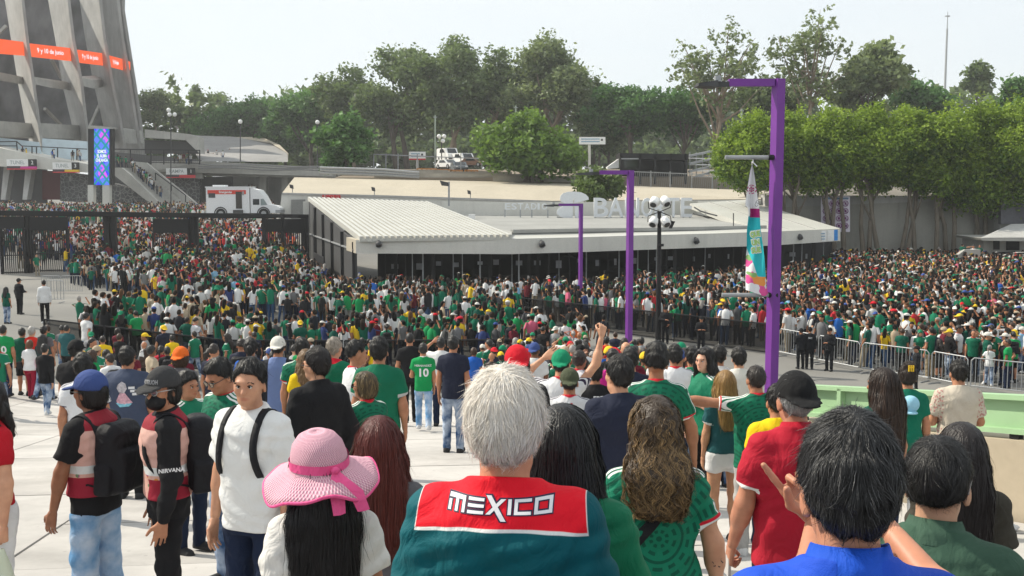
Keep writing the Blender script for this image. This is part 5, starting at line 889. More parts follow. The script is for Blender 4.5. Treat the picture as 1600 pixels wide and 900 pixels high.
def folds(ph, amp):
    def fn(x, y, z):
        a = np.sin(34*(z+.45*x)+5*np.sin(9*x+4*y+ph)+ph)*np.sin(7*x-6*z+2*ph); b = np.sin(52*(z-.7*x+.4*y)+4*np.sin(13*z+ph)); c = np.sin(70*np.abs(x)-40*z+6*np.sin(5*z+ph))*sstep(.06, .16, np.abs(x))*sstep(1.0, 1.2, z); return amp*(a*.9+b*.45+c*.35)*sstep(1.46, 1.33, z)
    return fn
def shirt_mesh(S, k, h, ph):
    kind = S.get('shirt', 'tee'); hem = S.get('hem', .80); off = {'tee': .014, 'tight': .006, 'loose': .03, 'long': .016, 'jacket': .03, 'tank': .008}[kind]; off = S.get('off', off)
    zs = np.array(k.tz, f32).copy(); A = np.array(k.ta)+off; B = np.array(k.tb)+off; C = np.array(k.tc)
    if kind not in ('tight', 'tank'):
        wmin = A[4]*(.93 if not k.fem else .88); A[1:4] = np.maximum(A[1:4], wmin); B[1:4] = np.maximum(B[1:4], B[4]*.92); A[0] = max(A[0], A[1]*1.0); B[0] = max(B[0], B[1])
    zs[0] = hem-.02; A[-2:] -= off*.6; B[-2:] -= off*.6
    armp = np.concatenate([np.stack([k.sh[i], k.el[i], k.wr[i]]) for i in (0, 1)]); long_ = kind in ('long', 'jacket') or S.get('sleeve') == 'long'
    lo = np.array((-A.max()-.09, (C-B).min()-.06, hem-.05)); hi = np.array((A.max()+.09, (C+B).max()+.06, 1.56))
    ext = armp if long_ else np.concatenate([np.stack([k.sh[i], k.sh[i]+k.ud[i]*.24]) for i in (0, 1)]); lo = np.minimum(lo, ext.min(0)-.12); hi = np.maximum(hi, ext.max(0)+.12)
    g = Grid(lo, hi, h); g.add(prof(zs, A, B, C), 0)
    sl = S.get('sleeve', 'short'); E, D = [], []; ff = 1+.45*(k.f-1); fm = .86 if k.fem else 1
    if k.fem: 
        for s in (-1, 1): g.add(ell((s*.065, .075, 1.245), (.075, .065, .075)), .05)
    for i, s in enumerate((-1, 1)):
        g.add(rc((s*.03, -.022, 1.422), k.sh[i]+np.array((-s*.02, -.004, .008)), .046, .046), .05)
        if kind == 'tank': E.append(k.sh[i]); D.append(k.ud[i]); continue
        if long_:
            g.add(rc(k.sh[i], k.el[i], (.056+off*.5)*ff*fm, (.052+off*.5)*ff*fm), .045); g.add(rc(k.el[i], k.wr[i]-k.fd[i]*.0, (.054+off*.5)*ff*fm, (.036+off*.4)*fm), .02); E.append(k.wr[i]); D.append(k.fd[i])
        else:
            L = S.get('slen', .165); e = k.sh[i]+k.ud[i]*L; t = Grid(np.minimum(k.sh[i], e)-.14, np.maximum(k.sh[i], e)+.14, h)
            t.add(rc(k.sh[i], e+k.ud[i]*.06, (.056+off*.5)*ff*fm, (.062+off*(1. if k.ud[i][2] < -.3 else .3))*ff*fm), 0); t.cut(lambda x, y, z: (x-e[0])*k.ud[i][0]+(y-e[1])*k.ud[i][1]+(z-e[2])*k.ud[i][2], .006); T = t
            def fn(x, y, z, T=T):
                P = np.stack(np.broadcast_arrays(x, y, z), -1); sh_ = P.shape[:-1]; P = P.reshape(-1, 3); o = T.sample(P); o[((P < T.lo) | (P > T.lo+T.h*(np.array(T.n)-1))).any(1)] = .3; return o.reshape(sh_)
            g.add((fn, T.lo+.02, T.lo+T.h*np.array(T.n)-.02), .05); E.append(e); D.append(k.ud[i])
    if S.get('folds', 1): g.disp(folds(ph, .0052*S.get('folds', 1)))
    ztop = S.get('neck', 1.462)
    g.cut(lambda x, y, z: np.maximum(hem-z, z-(ztop-.28*(y+.02))), .006)
    V, Q = g.mesh(); cuff = np.full(len(V), .3, f32); tfn = prof(zs, A, B, C)[0]; td = tfn(V[:, 0], V[:, 1], V[:, 2])
    for i in (0, 1):
        r = V-E[i]; along = -(r@D[i]); perp = np.linalg.norm(r+along[:, None]*D[i], axis=1); m = (perp < (.11*ff if not long_ else .075)) & (along < .2) & ((td > .014) & (along > -.02) | ((np.abs(along) < .005) & (perp < .078*ff))); cuff = np.where(m, np.minimum(cuff, along), cuff)
    col = np.sqrt(V[:, 0]**2+(V[:, 1]+.012)**2)-.064+np.maximum(0, (ztop-.05)-V[:, 2])*1.5
    return V, Q, dict(cuff=cuff, collar=col.astype(f32), hem=(V[:, 2]-hem).astype(f32)), g
def bottoms_mesh(S, k, h, ph):
    kind = S.get('bottoms', 'jeans'); top = S.get('waist', 1.0); pts = np.array(k.kn+k.an+k.hip); g = Grid(pts.min(0)-np.array((.17, .17, .12)), np.maximum(pts.max(0)+.17, (0, 0, 1.06)), h)
    zs = k.tz[:4]; g.add(prof([.78]+zs[1:], np.array(k.ta[:4])+.006, np.array(k.tb[:4])+.008, k.tc[:4]), 0)
    lo_ = {'slim': 0., 'jeans': .012, 'baggy': .028, 'shorts': .028, 'skirt': .03}[kind]; ff = 1+.6*(k.f-1)
    if kind == 'skirt':
        g.add(prof([S.get('skirtz', .60), .8, 1.0], [k.ta[1]+.05, k.ta[1]+.025, k.ta[2]+.012], [k.tb[1]+.05, k.tb[1]+.025, k.tb[2]+.012], [0, -.01, 0]), .02); g.cut(lambda x, y, z: z-top, .006)
    else:
        for i in (0, 1):
            e = k.an[i].copy(); e[2] -= .035
            g.add(rc(k.hip[i]+np.array((0, -.01, -.02)), k.kn[i], (.088+lo_*.5)*ff, (.060+lo_)*ff), .03)
            if kind != 'shorts': g.add(rc(k.kn[i], e, (.060+lo_)*ff, .046+lo_*1.1), .02)
        zc = S.get('shortz', .50) if kind == 'shorts' else .03
        g.cut(lambda x, y, z: np.maximum(zc-z, z-top), .006)
    g.disp(lambda x, y, z: .004*np.sin(46*z+3*np.sin(14*x+ph)+8*y)*sstep(.95, .7, z)); return g.mesh()
def shoe_mesh(k, i, h):
    a = k.an[i]; s = (-1, 1)[i]; f = a[2]-.085; g = Grid((a[0]-.08, a[1]-.11, f-.02), (a[0]+.08, a[1]+.25, f+.15), min(h, .018)); b = a[0]+s*.012
    g.add(rc((a[0], a[1]-.03, f+.045), (b, a[1]+.13, f+.036), .046, .042, ((0, 0, 1), 1.1)), 0); g.add(rc((a[0], a[1]-.015, f+.05), (a[0], a[1], f+.10), .042, .04), .02); g.add(rc((a[0], a[1]-.03, f+.012), (b, a[1]+.14, f+.012), .05, .047, ((0, 0, 1), 2.6)), .004); g.cut(lambda x, y, z: f+.002-z, .003); V, Q = g.mesh()
    return V, Q, dict(sole=(.026-(V[:, 2]-f)).astype(f32))

# ------------------------------------------------------------------ hair and hats
HLINE = ([-.12, -.075, -.035, -.005, .022, .05, .075, .10], [.018, .022, .035, .088, .10, .135, .158, .165])
def hair_grid(S, k, h):
    st = S['hair']; vol = S.get('hvol', 1.); L = S.get('hlen', .28); c = k.piv; hh = min(h, .018) if h > .016 else .0125; lo = c+np.array((-.2, -.24, -.16)); hi = c+np.array((.2, .17, .30))
    if st in ('long', 'curly'): lo[2] = c[2]-L-.12; lo[1] -= .03
    if st == 'pony': lo[2] = c[2]-.3
    g = Grid(lo, hi, hh); R0 = np.array(CRAN[1]); th = {'short': .010, 'buzz': .004, 'fluffy': .026, 'long': .018, 'curly': .03, 'pony': .010, 'bun': .010, 'bob': .022, 'messy': .02, 'fade': .012, 'under': .012}[st]*vol
    top = {'short': .012, 'messy': .018, 'fade': .018, 'fluffy': .012}.get(st, .004)*vol
    if S.get('hat'): th = min(th, .006); top = 0
    g.add(hp_(ell((0, -.012, .113+top*.5), R0+np.array((th, th, th*.8+top))), k), 0)
    hl = {'long': -.03, 'curly': -.03, 'bob': -.07, 'fade': .052, 'buzz': .0, 'under': .03, 'bun': -.0}.get(st, 0)
    def line(x, y, z):
        zl = np.interp(y, HLINE[0], HLINE[1])+hl*(y < .02)
        return zl-z
    gx = (lambda x, y, z: line(x, y, z), (-.3, -.3, -.3), (.3, .3, .4)); fn, _, _ = turned(gx, k.HR, k.piv)
    if st in ('bob',): 
        g.add(hp_(ell((0, -.035, .06), (.098*vol**.5, .085, .10)), k), .03)
        face = turned((lambda x, y, z: np.minimum(y-.035+.0*z, .145-z), (0, 0, 0), (0, 0, 0)), k.HR, k.piv)[0]; g.cut(lambda x, y, z: face(x, y, z), .02)
        low = turned((lambda x, y, z: -.02-z, (0, 0, 0), (0, 0, 0)), k.HR, k.piv)[0]; g.cut(lambda x, y, z: low(x, y, z), .02)
    elif st in ('long', 'curly'):
        g.cut(fn, .012); w = S.get('hwide', 1.)*vol**.5; zs = [c[2]-L, c[2]-L+.06, c[2]-.06, c[2]+.04, c[2]+.12, c[2]+.17]
        bk = -.02 if st == 'curly' else 0
        hx = (k.HR@np.array((0, -.05, .1)))[0]
        g.add(prof(zs, np.array([.05, .085, .11, .10, .092, .06])*np.array([w, w, w, min(w, 1.05), min(w, .95), min(w, .9)])*(.93 if S.get('hat') else 1), [.022, .035, .05+(-bk), .072, .085, .06], [c[1]-.125+bk, c[1]-.125+bk, c[1]-.10+bk, c[1]-.065, c[1]-.04, c[1]-.03], [hx*.2, hx*.4, hx*.7, hx, hx, hx], p=2.2), .03)
        face = turned((lambda x, y, z: np.minimum(y-.03, .15-z), (0, 0, 0), (0, 0, 0)), k.HR, k.piv)[0]; g.cut(lambda x, y, z: np.where(z > c[2]-.04, face(x, y, z), -1.), .02)
        if S.get('hside', 1):
            for s in (-1, 1):
                q = [k.piv+k.HR@np.array(v, f32) for v in ((s*.035, .05, .185), (s*.078, .04, .12), (s*.088, .02, .02))]; e = q[2]+np.array((s*.012, -.03, -.12)); e2 = e+np.array((0, .05 if L > .2 else 0, -max(.02, L-.14)))
                g.add(rc(q[0], q[1], .018, .02), .02); g.add(rc(q[1], q[2], .022, .03), .02); g.add(rc(q[2], e, .03, .036), .03); g.add(rc(e, e2, .036, .022), .03)
    else: g.cut(fn, .010)
    if st == 'pony':
        b = k.piv+k.HR@np.array((0, -.115, .13)); g.add(rc(k.piv+k.HR@np.array((0, -.09, .13)), b+np.array((0, -.03, -.03)), .025, .032), .015); g.add(rc(b+np.array((0, -.03, -.03)), b+np.array((0, -.025, -.30)), .034, .016), .02)
    if st == 'bun': g.add(hp_(ell((0, -.07, .215), (.06, .06, .05)), k), .012)
    am = .0015 if S.get('hat') else {'buzz': .0008, 'fade': .007, 'short': .0075, 'messy': .008, 'curly': .010, 'bun': .006, 'fluffy': .005}.get(st, .004)*S.get('hamp', 1)
    fq = 95 if st in ('curly', 'messy', 'bun') else 60
    g.disp(lambda x, y, z: am*(np.sin(fq*x+3*np.sin(40*y+9*z))*np.sin(fq*.8*z+2*np.sin(50*x))+.6*np.sin(fq*1.3*y+4*np.sin(30*z)+fq*.5*x)))
    return g
def strands(S, k, g, n, Ls, wd, seed=0):
    n = int(n*1.15); wd = wd*.72
    """thin ribbons combed over the hair volume"""
    V, Q = g.mesh(); rg = np.random.default_rng(seed); st = S['hair']; a = V[Q]; ar = np.linalg.norm(np.cross(a[:, 1]-a[:, 0], a[:, 3]-a[:, 0]), axis=1)
    fi = rg.choice(len(Q), n, p=ar/ar.sum()); u, v = rg.random((2, n, 1)); q = a[fi]; P = (q[:, 0]*(1-u)+q[:, 1]*u)*(1-v)+(q[:, 3]*(1-u)+q[:, 2]*u)*v
    curly = st == 'curly'; long_ = st in ('long', 'curly', 'bob', 'pony'); C = k.piv+k.HR@np.array((.012, -.055, .22)); steps = 12 if curly else 9 if long_ else 6; part = S.get('part', .0)
    up = (rg.random(n)**2.5)*(.012 if st in ('fluffy', 'messy') else .009)+(rg.random(n) < .04)*rg.random(n)*.022; up = up*S.get('slift', 1); ln = Ls*(.6+.8*rg.random(n)); ph = rg.random(n)*6.28; pts = [P]; p = P.copy()
    loc = np.sin(P*np.array((60, 47, 38))+np.array((1, 2, 3)))+.6*np.sin(P[:, [1, 2, 0]]*np.array((110, 90, 97)))
    for i in range(steps):
        N = g.grad(p); r = p-C; r = r/np.maximum(.02, np.linalg.norm(r, axis=1, keepdims=True))
        d = np.array((0, 0, -1.))*(1.5 if long_ else .30)+r*(.25 if long_ else .9)+loc*(.10 if long_ else .42 if st != 'messy' else .5)+rg.normal(0, .10 if not curly else .2, (n, 3))
        d = d-N*(d*N).sum(1, keepdims=True); d /= np.maximum(1e-4, np.linalg.norm(d, axis=1, keepdims=True))
        if curly: s_ = np.cross(N, d); d = d+s_*np.sin(ph+i*1.7)[:, None]*1.25+N*np.cos(ph+i*1.7)[:, None]*.8
        p = p+d*(ln/steps)[:, None]; sd = g.sample(p); lift = .001+up*((i+1)/steps)**1.5
        p = p+g.grad(p)*np.clip(lift-sd, -.02, .03)[:, None]; pts.append(p)
    pts = np.stack(pts, 1)
    if curly:
        nc = 260; cen = rg.choice(n, nc, replace=False); cl = np.empty(n, int)
        for a0 in range(0, n, 2000): cl[a0:a0+2000] = np.argmin(((P[a0:a0+2000, None]-P[cen][None])**2).sum(2), 1)
        tt_ = np.linspace(0, 1, steps+1)[None, :, None]; pts = pts*.12+(pts[cen[cl]]+(P-P[cen[cl]])[:, None]*(1-.72*tt_))*.88+rg.normal(0, .0022, pts.shape)*tt_
    T = np.gradient(pts, axis=1); T /= np.maximum(1e-6, np.linalg.norm(T, axis=2, keepdims=True)); N = np.stack([g.grad(pts[:, i]) for i in (0, steps)], 1); N = N[:, :1]*np.linspace(1, 0, steps+1)[None, :, None]+N[:, 1:]*np.linspace(0, 1, steps+1)[None, :, None]
    W = np.cross(T, N+.35*rg.normal(0, 1, (n, 1, 3))); W /= np.maximum(1e-6, np.linalg.norm(W, axis=2, keepdims=True)); w = wd*(.6+.8*rg.random((n, 1, 1)))*np.interp(np.linspace(0, 1, steps+1), [0, .1, .6, 1], [.6, 1, .9, .15])[None, :, None]
    VV = np.stack([pts-W*w/2, pts+W*w/2], 2).reshape(-1, 3); b = (np.arange(n)*(steps+1)*2)[:, None]+(np.arange(steps)*2)[None]; QQ = np.stack([b, b+1, b+3, b+2], -1).reshape(-1, 4)
    tone = np.repeat(rg.random(n), (steps+1)*2); along = np.tile(np.repeat(np.linspace(0, 1, steps+1), 2), n)
    return VV, QQ, dict(tone=tone.astype(f32), along=along.astype(f32)), (V, Q)
def cap_mesh(S, k, h, back=False):
    hh = min(h, .011); c = k.piv; g = Grid(c+np.array((-.17, -.30, -.02)), c+np.array((.17, .30, .30)), hh)
    g.add(hp_(ell((0, -.010, .120), (.094, .116, .112)), k), 0); zc = .108; tilt = -.10 if not back else .05
    f = turned((lambda x, y, z: (zc+tilt*-1*y*.6)-z, (0, 0, 0), (0, 0, 0)), k.HR, k.piv)[0]; g.cut(lambda x, y, z: f(x, y, z), .006)
    if back: g.sub(hp_(ell((0, .10, .105), (.042, .06, .036)), k), .006)
    else: g.sub(hp_(ell((0, -.12, .098), (.038, .04, .030)), k), .006)
    sy = -1 if back else 1; b = ell((0, 0, 0), (.082, .105, .011)); g2 = hp_(turned(b, euler(0, -12*sy, 0), (0, sy*.105, .113)), k); g.add(g2, .006)
    g.add(hp_(ell((0, -.01, .228), (.01, .01, .006)), k), .003); V, Q = g.mesh(); L = (V-k.piv)@k.HR
    return V, Q, dict(bill=(L[:, 1]*sy-.098).astype(f32))
def bucket_mesh(S, k, h):
    hh = min(h, .012); c = k.piv; g = Grid(c+np.array((-.22, -.24, 0)), c+np.array((.22, .24, .28)), hh); g.add(hp_(ell((0, -.01, .12), (.092, .112, .108)), k), 0)
    g.add(hp_(ell((0, -.01, .10), (.155, .175, .016)), k), .02); f = turned((lambda x, y, z: .088-z, (0, 0, 0), (0, 0, 0)), k.HR, k.piv)[0]; g.cut(lambda x, y, z: f(x, y, z), .004); return g.mesh()
def rbox(c, half, r):
    c = np.array(c, f32); b = np.array(half, f32)-r
    def fn(x, y, z):
        qx, qy, qz = np.abs(x-c[0])-b[0], np.abs(y-c[1])-b[1], np.abs(z-c[2])-b[2]; return np.sqrt(np.maximum(qx, 0)**2+np.maximum(qy, 0)**2+np.maximum(qz, 0)**2)+np.minimum(np.maximum(qx, np.maximum(qy, qz)), 0)-r
    return fn, c-np.array(half, f32), c+np.array(half, f32)
def backpack_mesh(S, k, h, big=1.):
    B = np.interp(1.2, k.tz, k.tb)+.012; H = .24*big; zc = 1.40-H; g = Grid((-.26, -B-.36, zc-H-.06), (.26, -B+.05, zc+H+.06), h); y = -B-.085*big
    g.add(rbox((0, y, zc), (.165*big, .095*big, H), .075), 0); g.add(rbox((0, y-.085*big, zc-.07), (.125*big, .05*big, .15*big), .04), .012); g.add(rbox((0, y-.07*big, zc+.13), (.10*big, .045*big, .06*big), .03), .012)
    for s in (-1, 1): g.add(rbox((s*.165*big, y, zc-.12), (.03, .06, .10), .025), .012)
    g.disp(lambda x, y, z: .005*np.sin(26*z+9*x)*np.sin(21*x+17*y+4)); return g.mesh()
def strap_pts(k, s):
    B = lambda z: np.interp(z, k.tz, k.tb)+.024; C = lambda z: np.interp(z, k.tz, k.tc); x = s*.105
    return [(x, -B(1.0)+C(1.0)-.02, .98), (s*.14, -.02, 1.0+.02), (s*.13, B(1.1)+C(1.1)-.02, 1.10), (x, B(1.25)+C(1.25)-.004, 1.25), (x, B(1.36)*.8+C(1.36), 1.38), (x*.95, 0, 1.468), (x*.95, -B(1.38)*.85+C(1.38), 1.40), (x, -B(1.3)+C(1.3)-.01, 1.32)]
def ribbon(pts, w, t, wid=None):
    """flat strap along pts, w wide, t thick"""
    pts = np.array(pts, float); n = len(pts); u = np.linspace(0, n-1, n*3); P = np.stack([np.interp(u, range(n), pts[:, i]) for i in range(3)], 1)
    for _ in range(2): P[1:-1] = (P[:-2]+2*P[1:-1]+P[2:])/4
    T = np.gradient(P, axis=0); T /= np.linalg.norm(T, axis=1, keepdims=True); c = np.array((0, 0, 1.2)) ; N = P-c*np.array((0, 0, 0))-np.array((0, 0, 1.2)); N[:, 0] *= .3; N = N-T*(N*T).sum(1, keepdims=True); N /= np.linalg.norm(N, axis=1, keepdims=True); W = np.cross(T, N)
    V = np.stack([P-W*w/2-N*t/2, P+W*w/2-N*t/2, P+W*w/2+N*t/2, P-W*w/2+N*t/2], 1).reshape(-1, 3); Q = [[4*i+a, 4*i+(a+1) % 4, 4*i+4+(a+1) % 4, 4*i+4+a] for i in range(len(P)-1) for a in range(4)]+[[3, 2, 1, 0], [4*len(P)-4, 4*len(P)-3, 4*len(P)-2, 4*len(P)-1]]
    return V, np.array(Q)

def ik(a, b, L1, L2, pole):
    """two-bone arm from a to b: directions of the upper and lower bone"""
    a, b = np.array(a, float), np.array(b, float); v = b-a; D = min(np.linalg.norm(v), (L1+L2)*.99); v = v/np.linalg.norm(v); x = (L1*L1-L2*L2+D*D)/(2*D); y = math.sqrt(max(1e-6, L1*L1-x*x)); p = np.array(pole, float); p -= v*(p@v); p /= np.linalg.norm(p); e = a+v*x+p*y; return unit(e-a), unit(a+v*D-e)
# ------------------------------------------------------------------ people materials
def skin_mat(tone):
    k = ('skin', tone)
    if k not in _MC:
        t = NT('skin'); n = t.noise(14, 4); c = t.mix(t.rng(n, .3, .7), (tone[0]*.84, tone[1]*.78, tone[2]*.76), (min(1, tone[0]*1.12), tone[1]*1.1, tone[2]*1.08)); c = t.mix(t.rng(t.noise(5, 3), .5, .75, 0, .35), c, (tone[0]*1.02, tone[1]*.78, tone[2]*.72))
        c = t.mix(t.rng(t.attr('lip'), -.003, .004, 0, .6), c, (tone[0]*.75, tone[1]*.42, tone[2]*.42))
        _MC[k] = t.bsdf(c, .5, t.bump(t.noise(60, 3), .12, .004), 0, .35, Subsurface_Weight=.08, Subsurface_Radius=(.02, .008, .004), Subsurface_Scale=.6)
    return _MC[k]
def hair_mat(c, tip=None, rough=.42, grey=0.):
    k = ('hair', c, tip, grey)
    if k not in _MC:
        t = NT('hair'); col = t.mix(t.attr('tone'), tuple(v*.72 for v in c), tuple(min(1, v*1.25) for v in c))
        if grey: col = t.mix(t.rng(t.attr('tone'), 1-grey, 1-grey+.05), col, tip)
        elif tip: col = t.mix(t.math('MULTIPLY', t.rng(t.attr('along'), .0, .75), t.rng(t.attr('tone'), .0, .6)), col, tip)
        x = t.xyz(); v = t.comb(t.math('MULTIPLY', x[0], 130), t.math('MULTIPLY', x[1], 130), t.math('MULTIPLY', x[2], 22)); b = t.noise(1, 3, v)
        col = t.mix(t.rng(b, .35, .7, 0, .45), col, tuple(min(1, q*1.8+.01) for q in c))
        _MC[k] = t.bsdf(col, rough+.04, t.bump(b, .5, .01), 0, .4)
    return _MC[k]
def cloth(name, c, layers=(), rough=.85, extra=None, wear=.15):
    """layers: (attribute, threshold, colour): the colour shows where the attribute is below the threshold"""
    k = ('cloth', name, c, tuple(layers), extra)
    if k in _MC: return _MC[k]
    t = NT(name); n = t.noise(3.2, 4, dist=.4); col = t.mix(t.rng(n, .3, .7), tuple(v*(1-wear) for v in c), tuple(min(1, v*(1+wear*.7)) for v in c))
    if extra: col = EXTRA[extra](t, col)
    for a, th, lc in layers: col = t.mix(t.rng(t.attr(a), th-.002, th+.002, 1, 0), col, lc)
    x = t.xyz(); v = t.comb(x[0], x[1], t.math('MULTIPLY', x[2], .8)); w = t.noise(9, 3, v, 1.6); f = t.noise(420, 1)
    b = t.math('ADD', t.math('MULTIPLY', w, 1), t.math('MULTIPLY', f, .05))
    _MC[k] = t.bsdf(col, rough, t.bump(b, .5, .03), 0, .2); return _MC[k]
WHT = (.72, .72, .70); REDC = (.55, .012, .03); GRN = (.004, .145, .078); GRN2 = (.002, .07, .042)
def x_aztec(t, col):
    """dark woven calendar rings over the jersey's back"""
    x = t.xyz(); zz = t.math('SUBTRACT', x[2], 1.17); r = t.math('SQRT', t.math('ADD', t.math('MULTIPLY', x[0], x[0]), t.math('MULTIPLY', zz, zz))); a = t.math('ARCTAN2', x[0], zz)
    ring = t.math('FRACT', t.math('MULTIPLY', r, 11.)); lane = t.math('FLOOR', t.math('MULTIPLY', r, 11.)); seg = t.math('FRACT', t.math('ADD', t.math('MULTIPLY', a, t.math('ADD', 1.3, t.math('MULTIPLY', lane, .96))), t.math('MULTIPLY', lane, .37)))
    blk = t.math('MULTIPLY', t.math('MULTIPLY', t.math('GREATER_THAN', ring, .28), t.math('LESS_THAN', ring, .80)), t.math('MULTIPLY', t.math('GREATER_THAN', seg, .2), t.math('LESS_THAN', seg, .75)))
    rim = t.math('LESS_THAN', ring, .13); m = t.math('MAXIMUM', blk, rim); m2 = t.math('MULTIPLY', t.math('LESS_THAN', t.math('ABSOLUTE', t.math('SUBTRACT', ring, .54)), .1), blk)
    m = t.math('SUBTRACT', m, m2); return t.mix(t.math('MULTIPLY', m, .85), col, GRN2)
def stripes3(t, col, c=WHT):
    x = t.xyz(); q = t.math('PINGPONG', t.math('ADD', x[1], .014), .014); on = t.math('LESS_THAN', q, .0085)
    m = t.math('MULTIPLY', on, t.math('MULTIPLY', t.math('LESS_THAN', t.math('ABSOLUTE', t.math('ADD', x[1], .0)), .045), t.math('MULTIPLY', t.math('GREATER_THAN', x[2], 1.395), t.math('GREATER_THAN', t.math('ABSOLUTE', x[0]), .075))))
    m2 = t.math('MULTIPLY', on, t.math('MULTIPLY', t.math('LESS_THAN', t.math('ABSOLUTE', x[1]), .045), t.math('GREATER_THAN', t.math('ABSOLUTE', x[0]), .235)))
    return t.mix(t.math('MAXIMUM', m, m2), col, c)
def x_jersey(t, col): return stripes3(t, x_aztec(t, col))
def x_white_jersey(t, col): return stripes3(t, col, (.03, .02, .05))
def x_yoke(t, col):
    x = t.xyz(); e = t.math('SUBTRACT', x[2], t.math('ADD', 1.372, t.math('MULTIPLY', t.math('MULTIPLY', x[0], x[0]), -.5))); side = t.math('SUBTRACT', t.math('ADD', .200, t.math('MULTIPLY', t.math('SUBTRACT', 1.42, x[2]), .10)), t.math('ABSOLUTE', x[0]))
    wf = t.math('MINIMUM', e, t.math('ADD', side, -.0055)); col = t.mix(t.rng(wf, -.0085, -.0065), col, WHT); f = t.math('MINIMUM', e, side); return t.mix(t.rng(f, -.001, .001), col, (.72, .008, .022))
def x_raglan(t, col):
    x = t.xyz(); s = t.math('ADD', .105, t.math('MULTIPLY', t.math('SUBTRACT', 1.40, x[2]), .04)); return t.mix(t.rng(t.math('SUBTRACT', t.math('ABSOLUTE', x[0]), s), -.002, .002), (.16, .22, .42), col)
def x_vest(t, col):
    """patchwork waistcoat: blush panels, flowers, a reflective band"""
    x = t.xyz(); z = x[2]; vo = t.node('TexVoronoi', {'Scale': 22.}); t.put(vo.inputs['Vector'], t.obj()); fl = t.math('LESS_THAN', vo.outputs['Distance'], .32)
    hue = t.mix(t.math('GREATER_THAN', t.noise(16, 1), .5), (.30, .07, .22), t.mix(t.math('GREATER_THAN', t.noise(11, 1), .52), (.62, .25, .06), (.16, .22, .12)))
    flower = t.mix(fl, (.62, .36, .30), hue); c = t.mix(t.math('LESS_THAN', z, 1.09), (.60, .36, .31), flower); c = t.mix(t.math('GREATER_THAN', z, 1.36), c, (.26, .022, .035))
    c = t.mix(t.math('MULTIPLY', t.math('GREATER_THAN', z, 1.085), t.math('LESS_THAN', z, 1.135)), c, (.62, .63, .62)); side = t.math('GREATER_THAN', t.math('ABSOLUTE', x[0]), .115); return t.mix(t.math('MULTIPLY', side, t.math('LESS_THAN', z, 1.06)), c, (.30, .02, .04))
def x_floral(t, col):
    v = t.node('TexVoronoi', {'Scale': 40.}); t.put(v.inputs['Vector'], t.obj()); m = t.math('GREATER_THAN', t.math('ABSOLUTE', t.xyz()[0]), .165); return t.mix(t.math('MULTIPLY', m, t.math('LESS_THAN', v.outputs['Distance'], .42)), col, (.42, .22, .20))
def x_denim(t, col):
    n = t.noise(5, 4); return t.mix(t.rng(n, .4, .68), col, (.52, .60, .72))
def x_pinkdot(t, col):
    x = t.xyz(); n = t.noise(45, 2); c = t.mix(t.math('GREATER_THAN', n, .5), (.62, .09, .22), (.75, .22, .36)); return t.mix(t.math('LESS_THAN', x[2], 1.12), col, c)
EXTRA = dict(aztec=x_aztec, jersey=x_jersey, wjersey=x_white_jersey, yoke=x_yoke, raglan=x_raglan, vest=x_vest, floral=x_floral, denim=x_denim, pink=x_pinkdot, stripes=stripes3)
# skin tones, linear
TAN, BRN, LGT, DRK = (.42, .20, .115), (.30, .135, .075), (.55, .30, .19), (.20, .085, .045)
BLK, BRNH, GREY, WHH, REDH, BLND = (.010, .009, .009), (.035, .016, .008), (.10, .10, .105), (.72, .65, .56), (.075, .012, .010), (.30, .16, .05)

def project_to(g, V, ydir=-1.):
    """moves points along y until they lie on the surface of grid g, seen from behind (ydir=-1) or the front"""
    P = V.copy(); P[:, 1] = ydir*.35
    for _ in range(40): P[:, 1] -= ydir*np.clip(g.sample(P)*.8, -.02, .05)
    return P
def dense(me, cuts=2):
    import bmesh
    b = bmesh.new(); b.from_mesh(me); bmesh.ops.triangulate(b, faces=b.faces[:]); 
    for _ in range(cuts):
        e = [q for q in b.edges if q.calc_length() > .012]
        if e: bmesh.ops.subdivide_edges(b, edges=e, cuts=1); bmesh.ops.triangulate(b, faces=b.faces[:])
    b.to_mesh(me); b.free()
def print_on(name, me, g, parent, mat, x, z, sc, ydir=-1, lift=.0025):
    """lays flat artwork on the cloth: me in its own XY plane"""
    dense(me); n = len(me.vertices); a = np.empty(n*3, f32); me.vertices.foreach_get('co', a); a = a.reshape(-1, 3); V = np.zeros((n, 3), f32); V[:, 0] = x+a[:, 0]*sc*(1 if ydir < 0 else -1); V[:, 2] = z+a[:, 1]*sc
    P = project_to(g, V, ydir); P[:, 1] += ydir*lift; me.vertices.foreach_set('co', P.astype(f32).ravel()); me.update(); return link(name, me, mat, parent)

